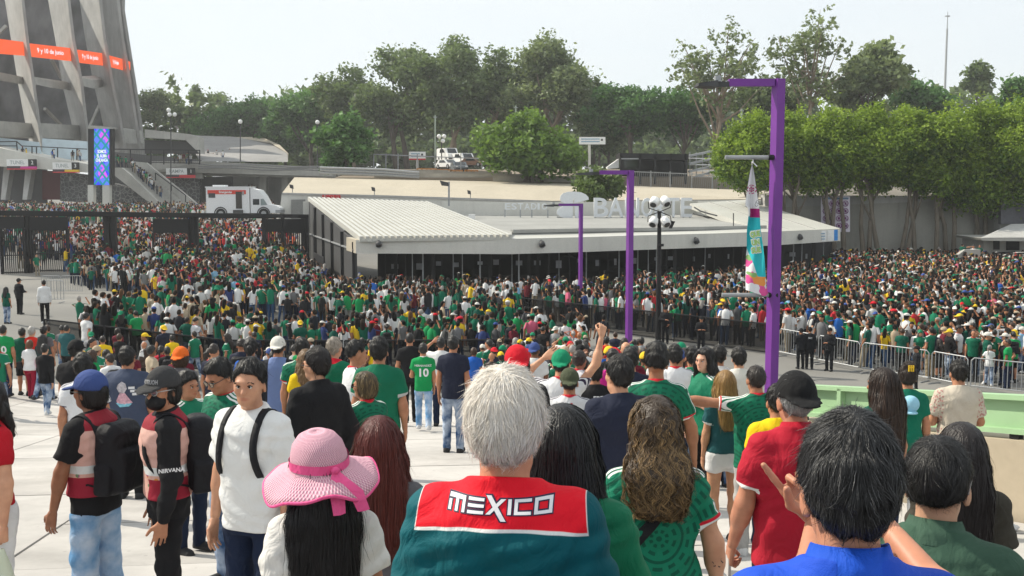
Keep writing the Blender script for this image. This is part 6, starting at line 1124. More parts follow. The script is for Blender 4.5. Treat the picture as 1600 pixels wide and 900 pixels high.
def person(S, loc, yaw, h, label, group=None, scale=1., nstr=0):
    """builds one person from its description S; returns the root Empty and the shirt's grid"""
    k = skeleton(S); ph = S.get('seed', 1)*1.7; root = thing('person', label, 'person', loc, R(yaw), group); root.scale = (scale,)*3
    V, Q, at_ = skin_mesh(S, k, h); link('body', mesh_np('body', V, Q, attrs=at_), skin_mat(S.get('skin', TAN)), root)
    g = None
    if S.get('shirt') != 'none':
        V, Q, at_, g = shirt_mesh(S, k, h, ph); o = link(S.get('sname', 'shirt'), mesh_np('shirt', V, Q, attrs=at_), S['smat'], root); S['shirt_obj'] = o
    if S.get('bottoms') != 'none':
        V, Q = bottoms_mesh(S, k, max(h*1.35, .014), ph)
        if g is not None:
            m = (V[:, 2] > S.get('hem', .80)+.008) & ((np.abs(V[:, 0]) < .4)); P = V[m]
            for _ in range(3): P = P-g.grad(P)*np.clip(g.sample(P)+.010, 0, .06)[:, None]*np.array((1, 1, .2))
            V[m] = P
        link({'shorts': 'shorts', 'skirt': 'skirt'}.get(S.get('bottoms'), 'trousers'), mesh_np('trousers', V, Q), S.get('bmat') or cloth('dark denim', (.012, .02, .045)), root)
        for i in (0, 1):
            V, Q, at_ = shoe_mesh(k, i, max(h, .014)); link('shoe', mesh_np('shoe', V, Q, attrs=at_), S.get('shoemat') or cloth('shoe', (.03, .03, .032), (), .6), root)
    if S.get('hair') and S['hair'] != 'none':
        if nstr > 800: S['hamp'] = S.get('hamp', 1)*.4
        hg = hair_grid(S, k, h); hm = S.get('hmat') or hair_mat(BLK)
        if nstr:
            VV, QQ, a2, (V, Q) = strands(S, k, hg, nstr, S.get('slen_', .05), S.get('swid', .0022), S.get('seed', 1)); n0 = len(V)
            V = np.concatenate([V, VV]); Q = np.concatenate([Q, QQ+n0]); at_ = {q: np.concatenate([np.full(n0, .12, f32), a2[q]]) for q in a2}
        else:
            V, Q = hg.mesh(); rz = np.sin(V[:, 0]*90)*np.sin(V[:, 2]*70+V[:, 1]*60); zt = (k.piv[2]+.1-V[:, 2])/.4; at_ = dict(tone=(.45+.4*rz).astype(f32), along=np.clip(zt, 0, 1).astype(f32))
        link('hair', mesh_np('hair', V, Q, attrs=at_), hm, root)
    hat = S.get('hat')
    if hat in ('cap', 'capback'):
        V, Q, at_ = cap_mesh(S, k, h, hat == 'capback'); link('cap', mesh_np('cap', V, Q, attrs=at_), S['hatmat'], root)
    elif hat == 'bucket': V, Q = bucket_mesh(S, k, h); link('hat', mesh_np('hat', V, Q), S['hatmat'], root)
    if S.get('pack'):
        V, Q = backpack_mesh(S, k, max(h, .012), S.get('packbig', 1.)); b = link('backpack', mesh_np('backpack', V, Q), S['pack'], root)
        for s in (-1, 1): V, Q = ribbon(strap_pts(k, s), .055, .012); link('strap', mesh_np('strap', V, Q), S['pack'], b)
    if S.get('face'):
        em = plain('eye white', (.55, .52, .5), .3, var=.02); ir = plain('iris', (.012, .008, .006), .25, var=.02); bm = plain('brow', (.012, .01, .009), .8, var=.05)
        for s in (-1, 1):
            c = k.piv+k.HR@np.array((s*.031, .084, .088)); mb = MB(); mb.lathe([(.0112*math.sin(a), -.0112*math.cos(a)) for a in np.linspace(.15, 2.99, 7)], n=10); e = mb.build('eye', em, root, True); e.location = Vector(c)
            p = MB(); q = Vector(k.HR@np.array((s*-.002, .0085, 0))); p.lathe([(.006*math.sin(a), -.006*math.cos(a)) for a in np.linspace(.2, 2.94, 5)], n=8); io = p.build('iris', ir, e, True); io.location = q
            b = MB(); b.tube([Vector(k.piv+k.HR@np.array((s*x_, .1015-.012*(x_/.05)**2-.002, z_))) for x_, z_ in ((.014, .107), (.028, .113), (.042, .111), (.053, .104))], [.0032, .0045, .004, .002], 6); b.build('eyebrow', bm, root, True)
            l = MB(); l.tube([Vector(k.piv+k.HR@np.array((s*x_, y_, z_))) for x_, y_, z_ in ((.017, .0925, .090), (.025, .0965, .0955), (.034, .0965, .0965), (.045, .090, .0905))], .0022, 5); l.build('eyelash', bm, root, True)
    if S.get('glasses'):
        gm = S['glasses']; b = MB()
        for s in (-1, 1):
            b.tube([Vector(k.piv+k.HR@np.array((s*(.033+.024*math.cos(a)), .112-.006*abs(math.cos(a)), .087+.019*math.sin(a)))) for a in np.linspace(0, 6.283, 13)], .0024, 5, False); b.tube([Vector(k.piv+k.HR@np.array(q)) for q in ((s*.057, .105, .092), (s*.078, .06, .094), (s*.083, -.01, .092), (s*.083, -.03, .078))], .003, 5)
        b.bar(Vector(k.piv+k.HR@np.array((-.01, .114, .09))), Vector(k.piv+k.HR@np.array((.01, .114, .09))), .004); go = b.build('glasses', gm, root, True)
        ln = MB()
        for s in (-1, 1): ln.add([Vector(k.piv+k.HR@np.array((s*(.033+.022*math.cos(a)), .111-.006*abs(math.cos(a)), .087+.0175*math.sin(a)))) for a in np.linspace(0, 5.76, 12)], [tuple(range(12)) if s < 0 else tuple(range(11, -1, -1))])
        ln.build('lens', S.get('lens') or plain('dark lens', (.015, .015, .018), .1, var=.02), go)
    return root, g, k
# ------------------------------------------------------------------ the people nearest the camera, one by one
JER = cloth('green jersey', GRN, (('collar', .012, REDC), ('cuff', .022, REDC), ('cuff', .009, WHT)), .7, 'jersey')
JER2 = cloth('plain green jersey', (.006, .17, .09), (('cuff', .012, WHT),), .7, 'stripes')
DKG = cloth('dark green shirt', (.004, .085, .055)); WJ = cloth('white jersey', (.70, .70, .72), (('collar', .014, REDC), ('cuff', .012, (.03, .02, .06))), .75, 'wjersey')
WT = cloth('white shirt', (.70, .70, .70)); BT = cloth('black shirt', (.014, .014, .016)); NV = cloth('navy shirt', (.018, .022, .042)); GT = cloth('grey shirt', (.13, .125, .135)); YL = cloth('yellow shirt', (.75, .50, .01)); RD = cloth('red shirt', (.42, .015, .035)); BLU = cloth('blue shirt', (.015, .10, .42)); TEAL = cloth('teal shirt', (.02, .09, .10), (('cuff', .014, WHT),))
JEAN = cloth('blue jeans', (.035, .085, .19), (), .9, 'denim'); JEANL = cloth('light washed jeans', (.12, .27, .48), (), .9, 'denim'); JEAND = cloth('dark jeans', (.010, .018, .045)); BLKT = cloth('black trousers', (.011, .011, .013)); KHK = cloth('pale grey trousers', (.40, .39, .38)); WPT = cloth('white trousers', (.68, .68, .68)); REDT = cloth('dark red trousers', (.26, .008, .03)); SHW = cloth('white trainers', (.55, .55, .55), (('sole', .0, (.6, .6, .6)),), .6); SHB = cloth('black trainers', (.02, .02, .02), (('sole', -999., (.6, .6, .6)),), .6)
BP = cloth('black backpack cloth', (.012, .012, .015), (), .65)
HEROES = []; HPOS = []
def H(label, cx, top, s, yaw, nstr=0, hfac=1., **S):
    d = 1600/s; p = at_axis(cx, top, d); fixed = 'gz' in S; g = S.pop('gz') if fixed else gz(p.x, p.y); sc = (p.z-g)/(1.715+S.pop('hatz', 0)); S.setdefault('seed', len(HEROES)+1)
    hz_ = S.pop('hz_', 1.715); 
    if not .845 < sc < 1.135 and d > 3 and not fixed:
        for f_ in sorted(np.linspace(.7, 1.4, 71), key=lambda q: abs(q-1)):
            p2 = at_axis(cx, top, d*f_); g2 = gz(p2.x, p2.y); s2 = (p2.z-g2)/1.715
            if .87 < s2 < 1.11: p, g, sc = p2, g2, s2; break
    h = float(np.clip(d*.0021*hfac, .0072, .024))
    if d < 18 and S.get('hair', 'none') != 'none': nstr = max(nstr, 650); S.setdefault('swid', .0016+d*.00042); S.setdefault('slift', 1+d*.08)
    if d < 6.5: S['folds'] = S.get('folds', 1)*1.3
    r, gr, k = person(S, (p.x, p.y, g), yaw, h, label, None, sc, nstr); HEROES.append(r); HPOS.append((p.x, p.y)); return r, gr, k, S
def tube_band(r, name, mat, pts, w=.03, t=.006):
    V, Q = ribbon(pts, w, t); return link(name, mesh_np(name, V, Q), mat, r)
def blocks(rects, polys=()):
    mb = MB()
    for x0, y0, x1, y1 in rects: mb.add([(x0, y0, 0), (x1, y0, 0), (x1, y1, 0), (x0, y1, 0)], [(0, 1, 2, 3)])
    for p in polys: mb.add([(x, y, 0) for x, y in p], [tuple(range(len(p)))])
    return mb.mesh('lettering')
def collar_band(r, k, mat, z0=1.425, z1=1.482, ra=.066, rb=.088):
    V = []; n = 22
    for rr, z in ((rb, z0), (rb*.93, z0+.02), (ra*1.03, z1), (ra*.97, z1-.004), (ra*.95, z0+.01)):
        for i in range(n): a = 6.2832*i/n; V.append((rr*math.cos(a), -.012+rr*.95*math.sin(a), z-.30*(max(0, math.sin(a))*rr)-.012*math.sin(a)))
    Q = [(j*n+i, j*n+(i+1) % n, (j+1)*n+(i+1) % n, (j+1)*n+i) for j in range(4) for i in range(n)]; return link('collar', mesh_np('collar', V, Q), mat, r)
# white haired man with MEXICO on the back
yk = cloth('red and teal football shirt', (.0, .085, .105), (), .75, 'yoke', .10)
r, g, k, S = H('white-haired man in red and teal shirt with MEXICO across the back', 789, 582, 655, -7, 12000, .9, hair='fluffy', hmat=hair_mat(WHH, None, .5), hvol=.92, slen_=.055, swid=.0013, shirt='tee', smat=yk, fat=1.12, skin=(.50, .25, .15), arms=('down', 'down'), slen=.2, off=.02, bmat=JEAND, folds=.9)
LET = [(0, 0, .16, .62), (0, .74, .96, 1), (.40, 0, .56, .74), (.80, 0, .96, .74), (1.12, 0, 2.0, .2), (1.12, .4, 2.0, .6), (1.12, .8, 2.0, 1), (3.28, 0, 3.46, 1), (3.62, 0, 3.8, 1), (3.8, 0, 4.5, .2), (3.8, .8, 4.5, 1), (4.66, 0, 4.84, 1), (4.84, 0, 5.4, .2), (4.84, .8, 5.4, 1), (5.4, 0, 5.58, 1)]
XP = [[(2.08, 1.22), (2.36, 1.22), (3.22, -.45), (2.94, -.45)], [(2.12, 0), (2.36, 0), (3.16, 1), (2.90, 1)]]
SQ = lambda m: (m.transform(Matrix.Diagonal((1, .68, 1, 1))), m)[1]
ol = SQ(blocks([(a-.07, b-.09, c+.07, d+.09) for a, b, c, d in LET], [[(x+(.07 if i in (1, 2) else -.07), y+(.09 if y > .5 else -.09)) for i, (x, y) in enumerate(p)] for p in XP])); wh = SQ(blocks(LET, XP))
print_on('lettering_outline', ol, g, r, plain('navy print', (.02, .015, .05), .6), -.124, 1.402, .0445, lift=.0018); print_on('lettering', wh, g, r, plain('white print', (.72, .72, .74), .6, var=.03), -.124, 1.402, .0445, lift=.0034)
# woman in the pink sun hat
r, g, k, S = H('woman with long black hair under a pink sun hat with pink bow', 503, 668, 500, 12, 3500, hair='long', hlen=.42, hwide=1.35, hmat=hair_mat((.006, .005, .006)), slen_=.2, swid=.003, hat='sun', smat=cloth('white blouse', (.68, .66, .63)), sex='f', skin=TAN, shirt='loose', bmat=JEAN, hatz=.03, head=(10, -2, -6))
kn = NT('pink knitted straw'); _x = kn.xyz(); _a = kn.math('ARCTAN2', _x[0], _x[1]); _w = kn.math('MULTIPLY', kn.math('SINE', kn.math('MULTIPLY', _a, 90.)), kn.math('SINE', kn.math('MULTIPLY', _x[2], 420.))); PKH = kn.bsdf(kn.mix(kn.rng(_w, -.6, .5), (.55, .24, .34), (.78, .50, .56)), .8, kn.bump(_w, .5, .006), 0, .2); PK = cloth('hot pink ribbon', (.78, .10, .28), (), .6)
hat = bpy.data.objects.new('sun_hat', None); COL.objects.link(hat); hat.parent = r; hat.matrix_basis = Matrix.Translation(Vector(k.piv)) @ Matrix(k.HR.tolist()).to_4x4() @ Matrix.Translation((0, -.012, .128)) @ Matrix.Rotation(R(7), 4, 'X')
n = 64; pr = [(.004, .118), (.04, .115), (.07, .100), (.092, .072), (.103, .035), (.108, .0), (.109, -.012)]; V, Q = [], []
for rr, z in pr: V += [(rr*.95*math.cos(6.2832*i/n), rr*1.1*math.sin(6.2832*i/n), z) for i in range(n)]
br = [(.109, -.012), (.135, -.024), (.165, -.040), (.195, -.060), (.212, -.075)]
for j, (rr, z) in enumerate(br[1:]):
    for i in range(n): a = 6.2832*i/n; w = (j+1)/4; V.append((rr*.98*math.cos(a), rr*1.02*math.sin(a), z+.022*w*w*math.sin(3*a+.8)+.008*w*math.sin(7*a)))
m = len(pr)+len(br)-1; Q = [(j*n+i, j*n+(i+1) % n, (j+1)*n+(i+1) % n, (j+1)*n+i) for j in range(m-1) for i in range(n)]
so = link('crown_and_brim', mesh_np('hat', V, Q), PKH, hat); md = so.modifiers.new('thick', 'SOLIDIFY'); md.thickness = .004
e = V[-n:]; mb = MB(); mb.tube([e[i % n] for i in range(n+1)], .006, 6, False); mb.build('brim_binding', PK, hat, True)
mb = MB(); [mb.add([(.112*math.cos(a)*.97, .112*1.1*math.sin(a), z) for a in (6.2832*i/n, 6.2832*(i+1)/n) for z in ((-.008+.006*math.sin(2*a)), .026+.006*math.sin(2*a))], [(0, 2, 3, 1)]) for i in range(n)]; mb.build('hat_band', PK, hat, True)
for sx, ln, dx in ((-1, .13, -.012), (1, .14, .055)):
    P = [np.array((.03, -.122, .004)), np.array((.03+dx*.4, -.150, -.03)), np.array((.03+dx, -.185, -.065)), np.array((.03+dx*1.3, -.205, -.07-ln*.45))]; V = []
    for i, p in enumerate(P): w = (.010, .022, .026, .022)[i]; V += [tuple(p-np.array((w, 0, 0))), tuple(p-np.array((0, .008, 0))), tuple(p+np.array((w, 0, 0)))]
    ro = link('ribbon_tail', mesh_np('ribbon', V, [(3*i+a, 3*i+a+1, 3*i+a+4, 3*i+a+3) for i in range(3) for a in (0, 1)]), PK, hat)
mb = MB(); mb.lathe([(.016*math.sin(a), -.014*math.cos(a)) for a in np.linspace(.1, 3.0, 6)], (.03, -.128, .006), 10); mb.build('bow_knot', PK, hat, True)
H('woman with long dark red hair behind the pink sun hat', 592, 650, 425, 5, 5000, hair='long', hlen=.36, hwide=1.05, hmat=hair_mat(REDH, (.16, .03, .02)), slen_=.2, swid=.0028, smat=GT, sex='f', shirt='tee', bmat=JEAND)
H('woman with straight black hair in green jersey beside the white-haired man', 880, 632, 560, -10, 5000, hair='long', hlen=.33, hwide=1.05, hamp=.3, hmat=hair_mat((.005, .005, .006)), slen_=.24, swid=.0026, smat=cloth('deep green jersey', (.004, .16, .075), (), .65), sex='f', fat=1.15, arms=('down', ((.22, .05, -1), (-.55, .8, -.25), 'relax')), skin=LGT, slen=.2, bmat=JEAND)
# curly haired woman with printed jersey
r, g, k, S = H('woman with long curly blond-tipped hair in aztec print green jersey, forearm tattoo', 1024, 622, 425, 2, 5200, hair='curly', hlen=.22, hwide=1.25, hvol=.95, hside=0, hmat=hair_mat((.028, .017, .011), (.42, .26, .11)), slen_=.22, swid=.0034, smat=cloth('printed green jersey', (.006, .18, .10), (('collar', .012, REDC), ('cuff', .022, REDC), ('cuff', .009, WHT)), .7, 'jersey', .08), sex='f', fat=1.14, arms=('down', 'side'), skin=LGT, shirt='tight', off=.012, hem=.86, bmat=JEAN)
sm = blocks([], [[(-.22, -.14), (-.175, -.17), (.135, .235), (.095, .25)]]); print_on('shoulder_strap', sm, g, r, BP, .0, 1.18, 1., lift=.006)
tp = (k.el[1]+k.wr[1])/2*.35+k.el[1]*.65; tat = blocks([], [[(.02*math.cos(a)*(1+.4*math.sin(5*a)), .018*math.sin(a)*(1+.3*math.cos(7*a))) for a in np.linspace(0, 6, 16)]])
tv = MB(); 
for a in np.linspace(0, 5.6, 9): q = Vector(k.el[1]*.72+k.wr[1]*.28)+Vector((.012*math.cos(a), -.0405, .016*math.sin(a))); tv.tube([q, q+Vector((.010*math.sin(a*3), -.0015, .008*math.cos(a*2))), q+Vector((.014*math.cos(a*5), 0, -.006))], .0022, 5)
tv.build('tattoo', plain('tattoo ink', (.05, .045, .05), .7), r)
# red polo and black cap
r, g, k, S = H('man in red polo shirt and black cap holding a phone', 1244, 574, 352, 6, 1500, hair='short', hmat=hair_mat((.25, .25, .25)), hat='capback', hatmat=cloth('black cap cloth', (.012, .012, .013)), smat=cloth('red polo', (.40, .012, .03), (('cuff', .004, REDC), ('cuff', .009, WHT), ('cuff', .016, REDC), ('cuff', .020, WHT)), .8), bmat=BLKT, arms=(((.22, .05, -1), (.08, .45, -1), 'grip'), 'down'), skin=(.46, .21, .13), fat=1.06, slen=.2, hatz=.02, head=(0, 0, 0))
collar_band(r, k, cloth('red polo collar', (.42, .012, .03))); ph = MB(); w_ = Vector(k.wr[0])+Vector(k.fd[0])*.10; ph.box(w_.x-.01, w_.x+.004, w_.y-.035, w_.y+.04, w_.z-.075, w_.z+.07); hp = ph.mesh('phone')
pho = link('mobile_phone', hp, plain('pale phone case', (.55, .52, .50), .3), None); pho.matrix_world = Matrix.Translation(r.location) @ r.rotation_euler.to_matrix().to_4x4() @ Matrix.Diagonal((*r.scale, 1)); tag(pho, 'pale phone held low by the man in red polo', 'phone')
# big grey head in front at the right, blue polo
_d = 1600/905; _p = at_axis(1330, 652, _d); _g = gz(_p.x, _p.y); _s = (_p.z-_g)/1.715; _w = (at_axis(1266, 814, 2.2)-Vector((_p.x, _p.y, _g)))/_s; _a1 = ik((-.166, -.008, 1.362), _w, .285, .25, (.5, .3, -1)); _w2 = (at_axis(1388, 838, 2.2)-Vector((_p.x, _p.y, _g)))/_s; _a2 = ik((.166, -.008, 1.362), _w2, .285, .25, (.75, -.1, -.8))
r, g, k, S = H('man with thick black and grey hair in bright blue polo, back to the camera', 1330, 652, 905, -2, 13000, .9, hair='short', hvol=1.35, hamp=1.6, hmat=hair_mat((.012, .012, .013), (.11, .11, .115), .42, .16), slen_=.045, swid=.0012, smat=cloth('bright blue polo', (.012, .07, .50), (), .7), fat=.97, arms=(((-_a1[0][0], _a1[0][1], _a1[0][2]), (-_a1[1][0], _a1[1][1], _a1[1][2]), 'point'), (_a2[0], _a2[1], 'relax')), skin=(.50, .24, .15), slen=.17, hand_dir={0: (-.55, .25, .8)}, palm={0: (.25, -1, 0)})
collar_band(r, k, cloth('blue collar', (.012, .08, .52), (), .7), 1.42, 1.485, .068, .092)
rl_ = blocks([(-.036, -.06, .036, .03)]); print_on('red_label', rl_, g, r, cloth('red label', (.50, .01, .04)), 0, 1.405, 1., lift=.004); wv = blocks([], [[(-.026, .006), (-.012, .004), (-.003, -.012), (-.004, -.03), (.004, -.03), (.003, -.012), (.012, .004), (.026, .006), (.018, -.006), (.009, -.018), (.008, -.036), (-.008, -.036), (-.009, -.018), (-.018, -.006)]]); print_on('label_mark', wv, g, r, plain('white print', (.72, .72, .74), .6), 0, 1.405, .8, lift=.006)
for s in (-1, 1): tube_band(r, 'bag_strap', BP, [(s*.15, -.13, 1.28), (s*.14, -.115, 1.36), (s*.125, -.05, 1.425), (s*.12, .03, 1.41), (s*.12, .12, 1.3)], .055, .012)
r, g, k, S = H('man with undercut hair and glasses in dark green polo', 1468, 682, 630, -32, 5000, .9, hair='under', hmat=hair_mat((.010, .009, .009)), hvol=1.25, slen_=.05, swid=.0012, smat=cloth('bottle green polo', (.045, .095, .065), (), .85), glasses=plain('grey frame', (.25, .22, .22), .3), skin=(.50, .29, .19), fat=1.08, bmat=JEAND, arms=('down', 'down'))
collar_band(r, k, cloth('bottle green collar', (.05, .10, .07)), 1.42, 1.487, .067, .095)
H('woman with long dark hair right of the man in dark green polo', 1505, 660, 430, -15, 2500, hair='long', hlen=.40, hwide=1.1, hmat=hair_mat((.012, .008, .008)), slen_=.22, swid=.003, smat=cloth('olive top', (.05, .045, .035)), sex='f', bmat=BLKT)
# left group
VEST = cloth('patchwork vest', (.012, .012, .013), (), .8, 'vest', .1)
def vest(r, k, gr, S):
    V, Q, a, g2 = shirt_mesh(dict(shirt='tank', hem=.93, off=.034, folds=1.2, neck=1.45), k, .011, 3.); return link('vest', mesh_np('vest', V, Q, attrs=a), VEST, r)
r, g, k, S = H('man in blue cap and patchwork vest with black backpack, seen from the side', 140, 574, 262, 72, 900, hair='bob', hvol=.72, hmat=hair_mat(BLK), hat='cap', hatmat=cloth('blue cap cloth', (.045, .075, .22)), smat=BT, pack=BP, packbig=.95, bmat=JEANL, bottoms='baggy', arms=(((.16, .3, -1), (.05, .25, -1), 'relax'), 'down'), skin=BRN, hatz=.02, slen=.2, face=1, glasses=plain('black frame', (.01, .01, .01), .3), shoemat=SHW)
vest(r, k, g, S)
r, g, k, S = H('person in grey HOUSTON cap, black face mask and patchwork vest', 254, 568, 272, 112, 1200, hair='bob', hvol=.78, hmat=hair_mat(BLK), hat='cap', hatmat=cloth('charcoal cap', (.045, .045, .047)), smat=BT, shirt='long', pack=BP, packbig=.95, bmat=BLKT, arms=('down', 'down'), skin=TAN, hatz=.02, face=1, glasses=plain('silver frame', (.5, .5, .5), .3, .6), lens=plain('mirrored lens', (.35, .38, .42), .08, .6), head=(44, 0, 0), shoemat=SHB)
vest(r, k, g, S); mk = Grid(k.piv-.14, k.piv+.16, .007); mk.add(hp_(ell((0, .055, .028), (.062, .068, .062)), k)); fm1 = turned((lambda x, y, z: np.maximum(np.maximum(z-.075-.02*(y > .1), -.052-z), .03-y), (0,)*3, (0,)*3), k.HR, k.piv)[0]; mk.cut(fm1, .006); V, Q = mk.mesh(); link('face_mask', mesh_np('mask', V, Q), cloth('black mask', (.016, .016, .018), (), .6), r)
def cap_text(r, k, txt, mat, size, wid):
    me = text_mesh(txt, size, .002); n = len(me.vertices); a = np.empty(n*3, f32); me.vertices.foreach_get('co', a); a = a.reshape(-1, 3); a[:, 0] *= wid/np.ptp(a[:, 0]); th = -a[:, 0]/.118; R_ = .120-.25*np.maximum(a[:, 1], 0); L = np.stack([-np.sin(th)*R_*.83, np.cos(th)*R_-.008, .148+a[:, 1]], 1); me.vertices.foreach_set('co', (L@k.HR.T+k.piv).astype(f32).ravel()); link('lettering', me, mat, r)
cap_text(r, k, 'HOUSTON', plain('grey stitching', (.30, .30, .31), .7), .035, .13)
tx = text_mesh('NIRVANA', .034, .001); n = len(tx.vertices); a = np.empty(n*3, f32); tx.vertices.foreach_get('co', a); a = a.reshape(-1, 3); mid = k.el[0]*.8+k.sh[0]*.2; V = np.stack([np.full(n, mid[0]-.064), mid[1]-a[:, 0]*1.0, mid[2]+a[:, 1]], 1)
tx.vertices.foreach_set('co', V.astype(f32).ravel()); link('lettering', tx, plain('white print', (.72, .72, .74), .6), r)
tb2 = Grid((-.1, -.55, .85), (.15, -.3, 1.15), .011); tb2.add(ell((.0, -.40, 1.02), (.05, .05, .06))).add(ell((.0, -.41, 1.10), (.04, .04, .04)), .01).add(ell((.03, -.42, .96), (.025, .025, .04)), .01).add(ell((-.035, -.42, .96), (.025, .025, .04)), .01); V, Q = tb2.mesh(); ty = link('plush_toy', mesh_np('toy', V, Q), cloth('tan plush', (.25, .17, .10)), None); ty.matrix_world = Matrix.Translation(r.location) @ r.rotation_euler.to_matrix().to_4x4() @ Matrix.Diagonal((*r.scale, 1)); tag(ty, 'small tan plush toy hanging from the black backpack', 'toy')
r, g, k, S = H('man in white t-shirt with black shoulder straps, face towards the camera', 390, 560, 300, 158, 1500, hair='short', hmat=hair_mat((.010, .009, .009)), smat=cloth('white t-shirt', (.70, .70, .69), (), .85, None, .06), bmat=JEAND, arms=('down', 'down'), face=1, skin=(.50, .27, .17), head=(18, 0, 0), slen=.2, shoemat=SHW, fat=1.03)
for s in (-1, 1): tube_band(r, 'bag_strap', BP, strap_pts(k, s), .038, .010)
r, g, k, S = H('man in printed green and white jersey looking down at his hands', 350, 556, 222, 142, 700, hair='short', hmat=hair_mat(BLK), smat=JER, shirt='long', bmat=JEAN, arms=('front', 'front'), face=1, skin=TAN, head=(0, -24, 0), glasses=plain('thin frame', (.05, .05, .05), .3), lens=plain('clear lens', (.4, .3, .22), .1))
H('boy with black hair glancing right behind the masked person', 292, 580, 190, -120, 500, hair='messy', hvol=.8, smat=JER2, skin=TAN, face=1, arms=('front', 'front'))
r, g, k, S = H('heavy man in navy t-shirt with pastel print on the back', 198, 541, 140, 4, 500, hair='short', smat=cloth('slate navy t-shirt', (.055, .07, .115)), fat=1.28, bmat=BLKT, skin=TAN, slen=.21)
for pts, c in (([(-.05, .20), (.0, .24), (.05, .21), (.07, .14), (.03, .08), (-.04, .09), (-.07, .15)], (.45, .42, .45)), ([(-.03, .08), (.04, .08), (.10, -.02), (.13, -.06), (.02, -.08), (-.08, -.06), (-.09, -.03)], (.60, .35, .42)), ([(-.10, -.06), (.12, -.07), (.08, -.11), (-.04, -.12)], (.20, .50, .62))): print_on('back_print', blocks([], [[(x-.02, y) for x, y in pts]]), g, r, plain('print %.2f' % c[0], c, .7, var=.3, scale=40), 0, 1.16, .8, lift=.004)
print_on('lettering', blocks([(.06, .12, .13, .15), (.08, .08, .16, .11), (.10, .04, .17, .07)]), g, r, plain('white print', (.72, .72, .74), .6), 0, 1.16, .9, lift=.004)
H('person in orange cap and grey t-shirt', 282, 539, 128, -4, 300, hair='bob', hmat=hair_mat(BRNH), hat='capback', hatmat=cloth('orange cap', (.72, .14, .02)), smat=GT, bmat=JEAN, fat=1.05, sex='f', hatz=.02, slen=.2)
H('man in black t-shirt and black cap walking away at the left', 118, 528, 122, 4, 300, hair='short', hat='cap', hatmat=cloth('black cap cloth', (.012, .012, .013)), smat=BT, bmat=BLKT, legs='walk', arms=('swingf', 'swingb'), skin=TAN, hatz=.02, fat=1.05)
H('boy with curly black hair in white jersey behind the blue cap', 129, 554, 160, 20, 500, hair='messy', smat=WJ, bmat=JEAN, legs='walk', skin=TAN)
# middle group
H('young man in black zip jacket and glasses looking left', 495, 543, 208, 38, 900, hair='short', hvol=1.2, hmat=hair_mat((.012, .009, .009)), smat=cloth('black fleece', (.013, .013, .015)), shirt='jacket', neck=1.475, bmat=BLKT, face=1, glasses=plain('black frame', (.01, .01, .01), .3), lens=plain('clear lens', (.4, .3, .22), .1), skin=LGT, head=(22, 0, 0), arms=('pocket', 'pocket'))
H('short-haired woman in sunglasses and printed green jersey', 570, 580, 195, 40, 900, hair='bob', hvol=.8, hmat=hair_mat((.05, .035, .02), (.35, .24, .10)), smat=JER, sex='f', bmat=JEAND, face=1, glasses=plain('black frame', (.01, .01, .01), .3), skin=TAN, head=(25, 0, 0), fat=1.1)
H('tall man in plain green jersey with grey sleeve bands', 592, 527, 158, -3, 500, hair='short', hvol=1.2, smat=cloth('green jersey with grey sleeves', (.008, .14, .075), (('cuff', .03, (.45, .45, .45)), ('cuff', .0, (.05, .11, .09)))), bmat=JEAN, skin=TAN, fat=1.08, slen=.2)
H('boy in white football jersey in profile facing right', 556, 533, 148, -62, 400, hair='fade', hmat=hair_mat(BLK), smat=WJ, bmat=JEAN, face=1, skin=TAN, arms=('front', 'front'), glasses=None)
r, g, k, S = H('man in bright green jersey number 10 walking away in pale jeans', 661, 536, 79, 3, 0, hair='short', smat=cloth('bright green jersey', (.008, .26, .075), (('collar', .01, WHT),)), bmat=JEANL, legs='walk', arms=('front', 'bag'), skin=TAN, shoemat=SHW)
me = text_mesh('10', .26, .008); print_on('number', me, g, r, plain('white print', (.72, .72, .74), .6), 0, 1.16, .82, lift=.006); me = text_mesh('HERNANDEZ', .06, .001); print_on('lettering', me, g, r, plain('white print', (.72, .72, .74), .6), 0, 1.30, .9, lift=.006)
H('man in black t-shirt and trousers striding beside the number 10 jersey', 640, 519, 73, 10, 0, hair='buzz', smat=BT, bmat=BLKT, legs='walk2', arms=('front', 'swingb'), skin=TAN)
H('man in white shirt and jeans right of the number 10 jersey', 689, 527, 74, -5, 0, hair='short', smat=WT, bmat=JEAND, arms=('shade', 'bag'), skin=TAN); H('man in navy t-shirt beside the white shirted man', 708, 524, 74.5, -8, 0, hair='short', smat=NV, bmat=JEAN, skin=TAN)
H('man in green jersey left of the young man in black jacket', 471, 528, 125, 5, 300, hair='short', smat=JER, bmat=JEAN, skin=TAN, arms=('down', 'down')); H('woman with light brown hair in yellow shirt beside the black jacket', 478, 545, 135, 10, 500, hair='long', hlen=.2, hmat=hair_mat((.12, .065, .025), (.30, .18, .08)), smat=YL, sex='f', bmat=JEAN)
H('man in pale blue and black raglan shirt with white cap', 434, 523, 118, 2, 200, hair='short', hat='capback', hatmat=cloth('white cap', (.62, .60, .55)), smat=cloth('raglan shirt', (.018, .02, .028), (), .85, 'raglan'), shirt='long', bmat=KHK, hatz=.02, skin=TAN)
H('grey-haired man in green and red jersey', 522, 527, 120, -25, 300, hair='short', hmat=hair_mat((.28, .24, .20)), smat=cloth('green jersey red shoulder', (.008, .16, .085), (('collar', .05, REDC),)), skin=(.5, .26, .17), bmat=JEAN); H('woman in blue top left of the raglan shirt', 391, 527, 115, 8, 200, hair='pony', smat=BLU, sex='f', bmat=JEAND)
H('person with red cap worn backwards and black hair', 808, 535, 210, 5, 400, hair='bob', hvol=.85, hat='capback', hatmat=cloth('red cap', (.55, .012, .025)), smat=BT, bmat=BLKT, hatz=.02, skin=TAN)
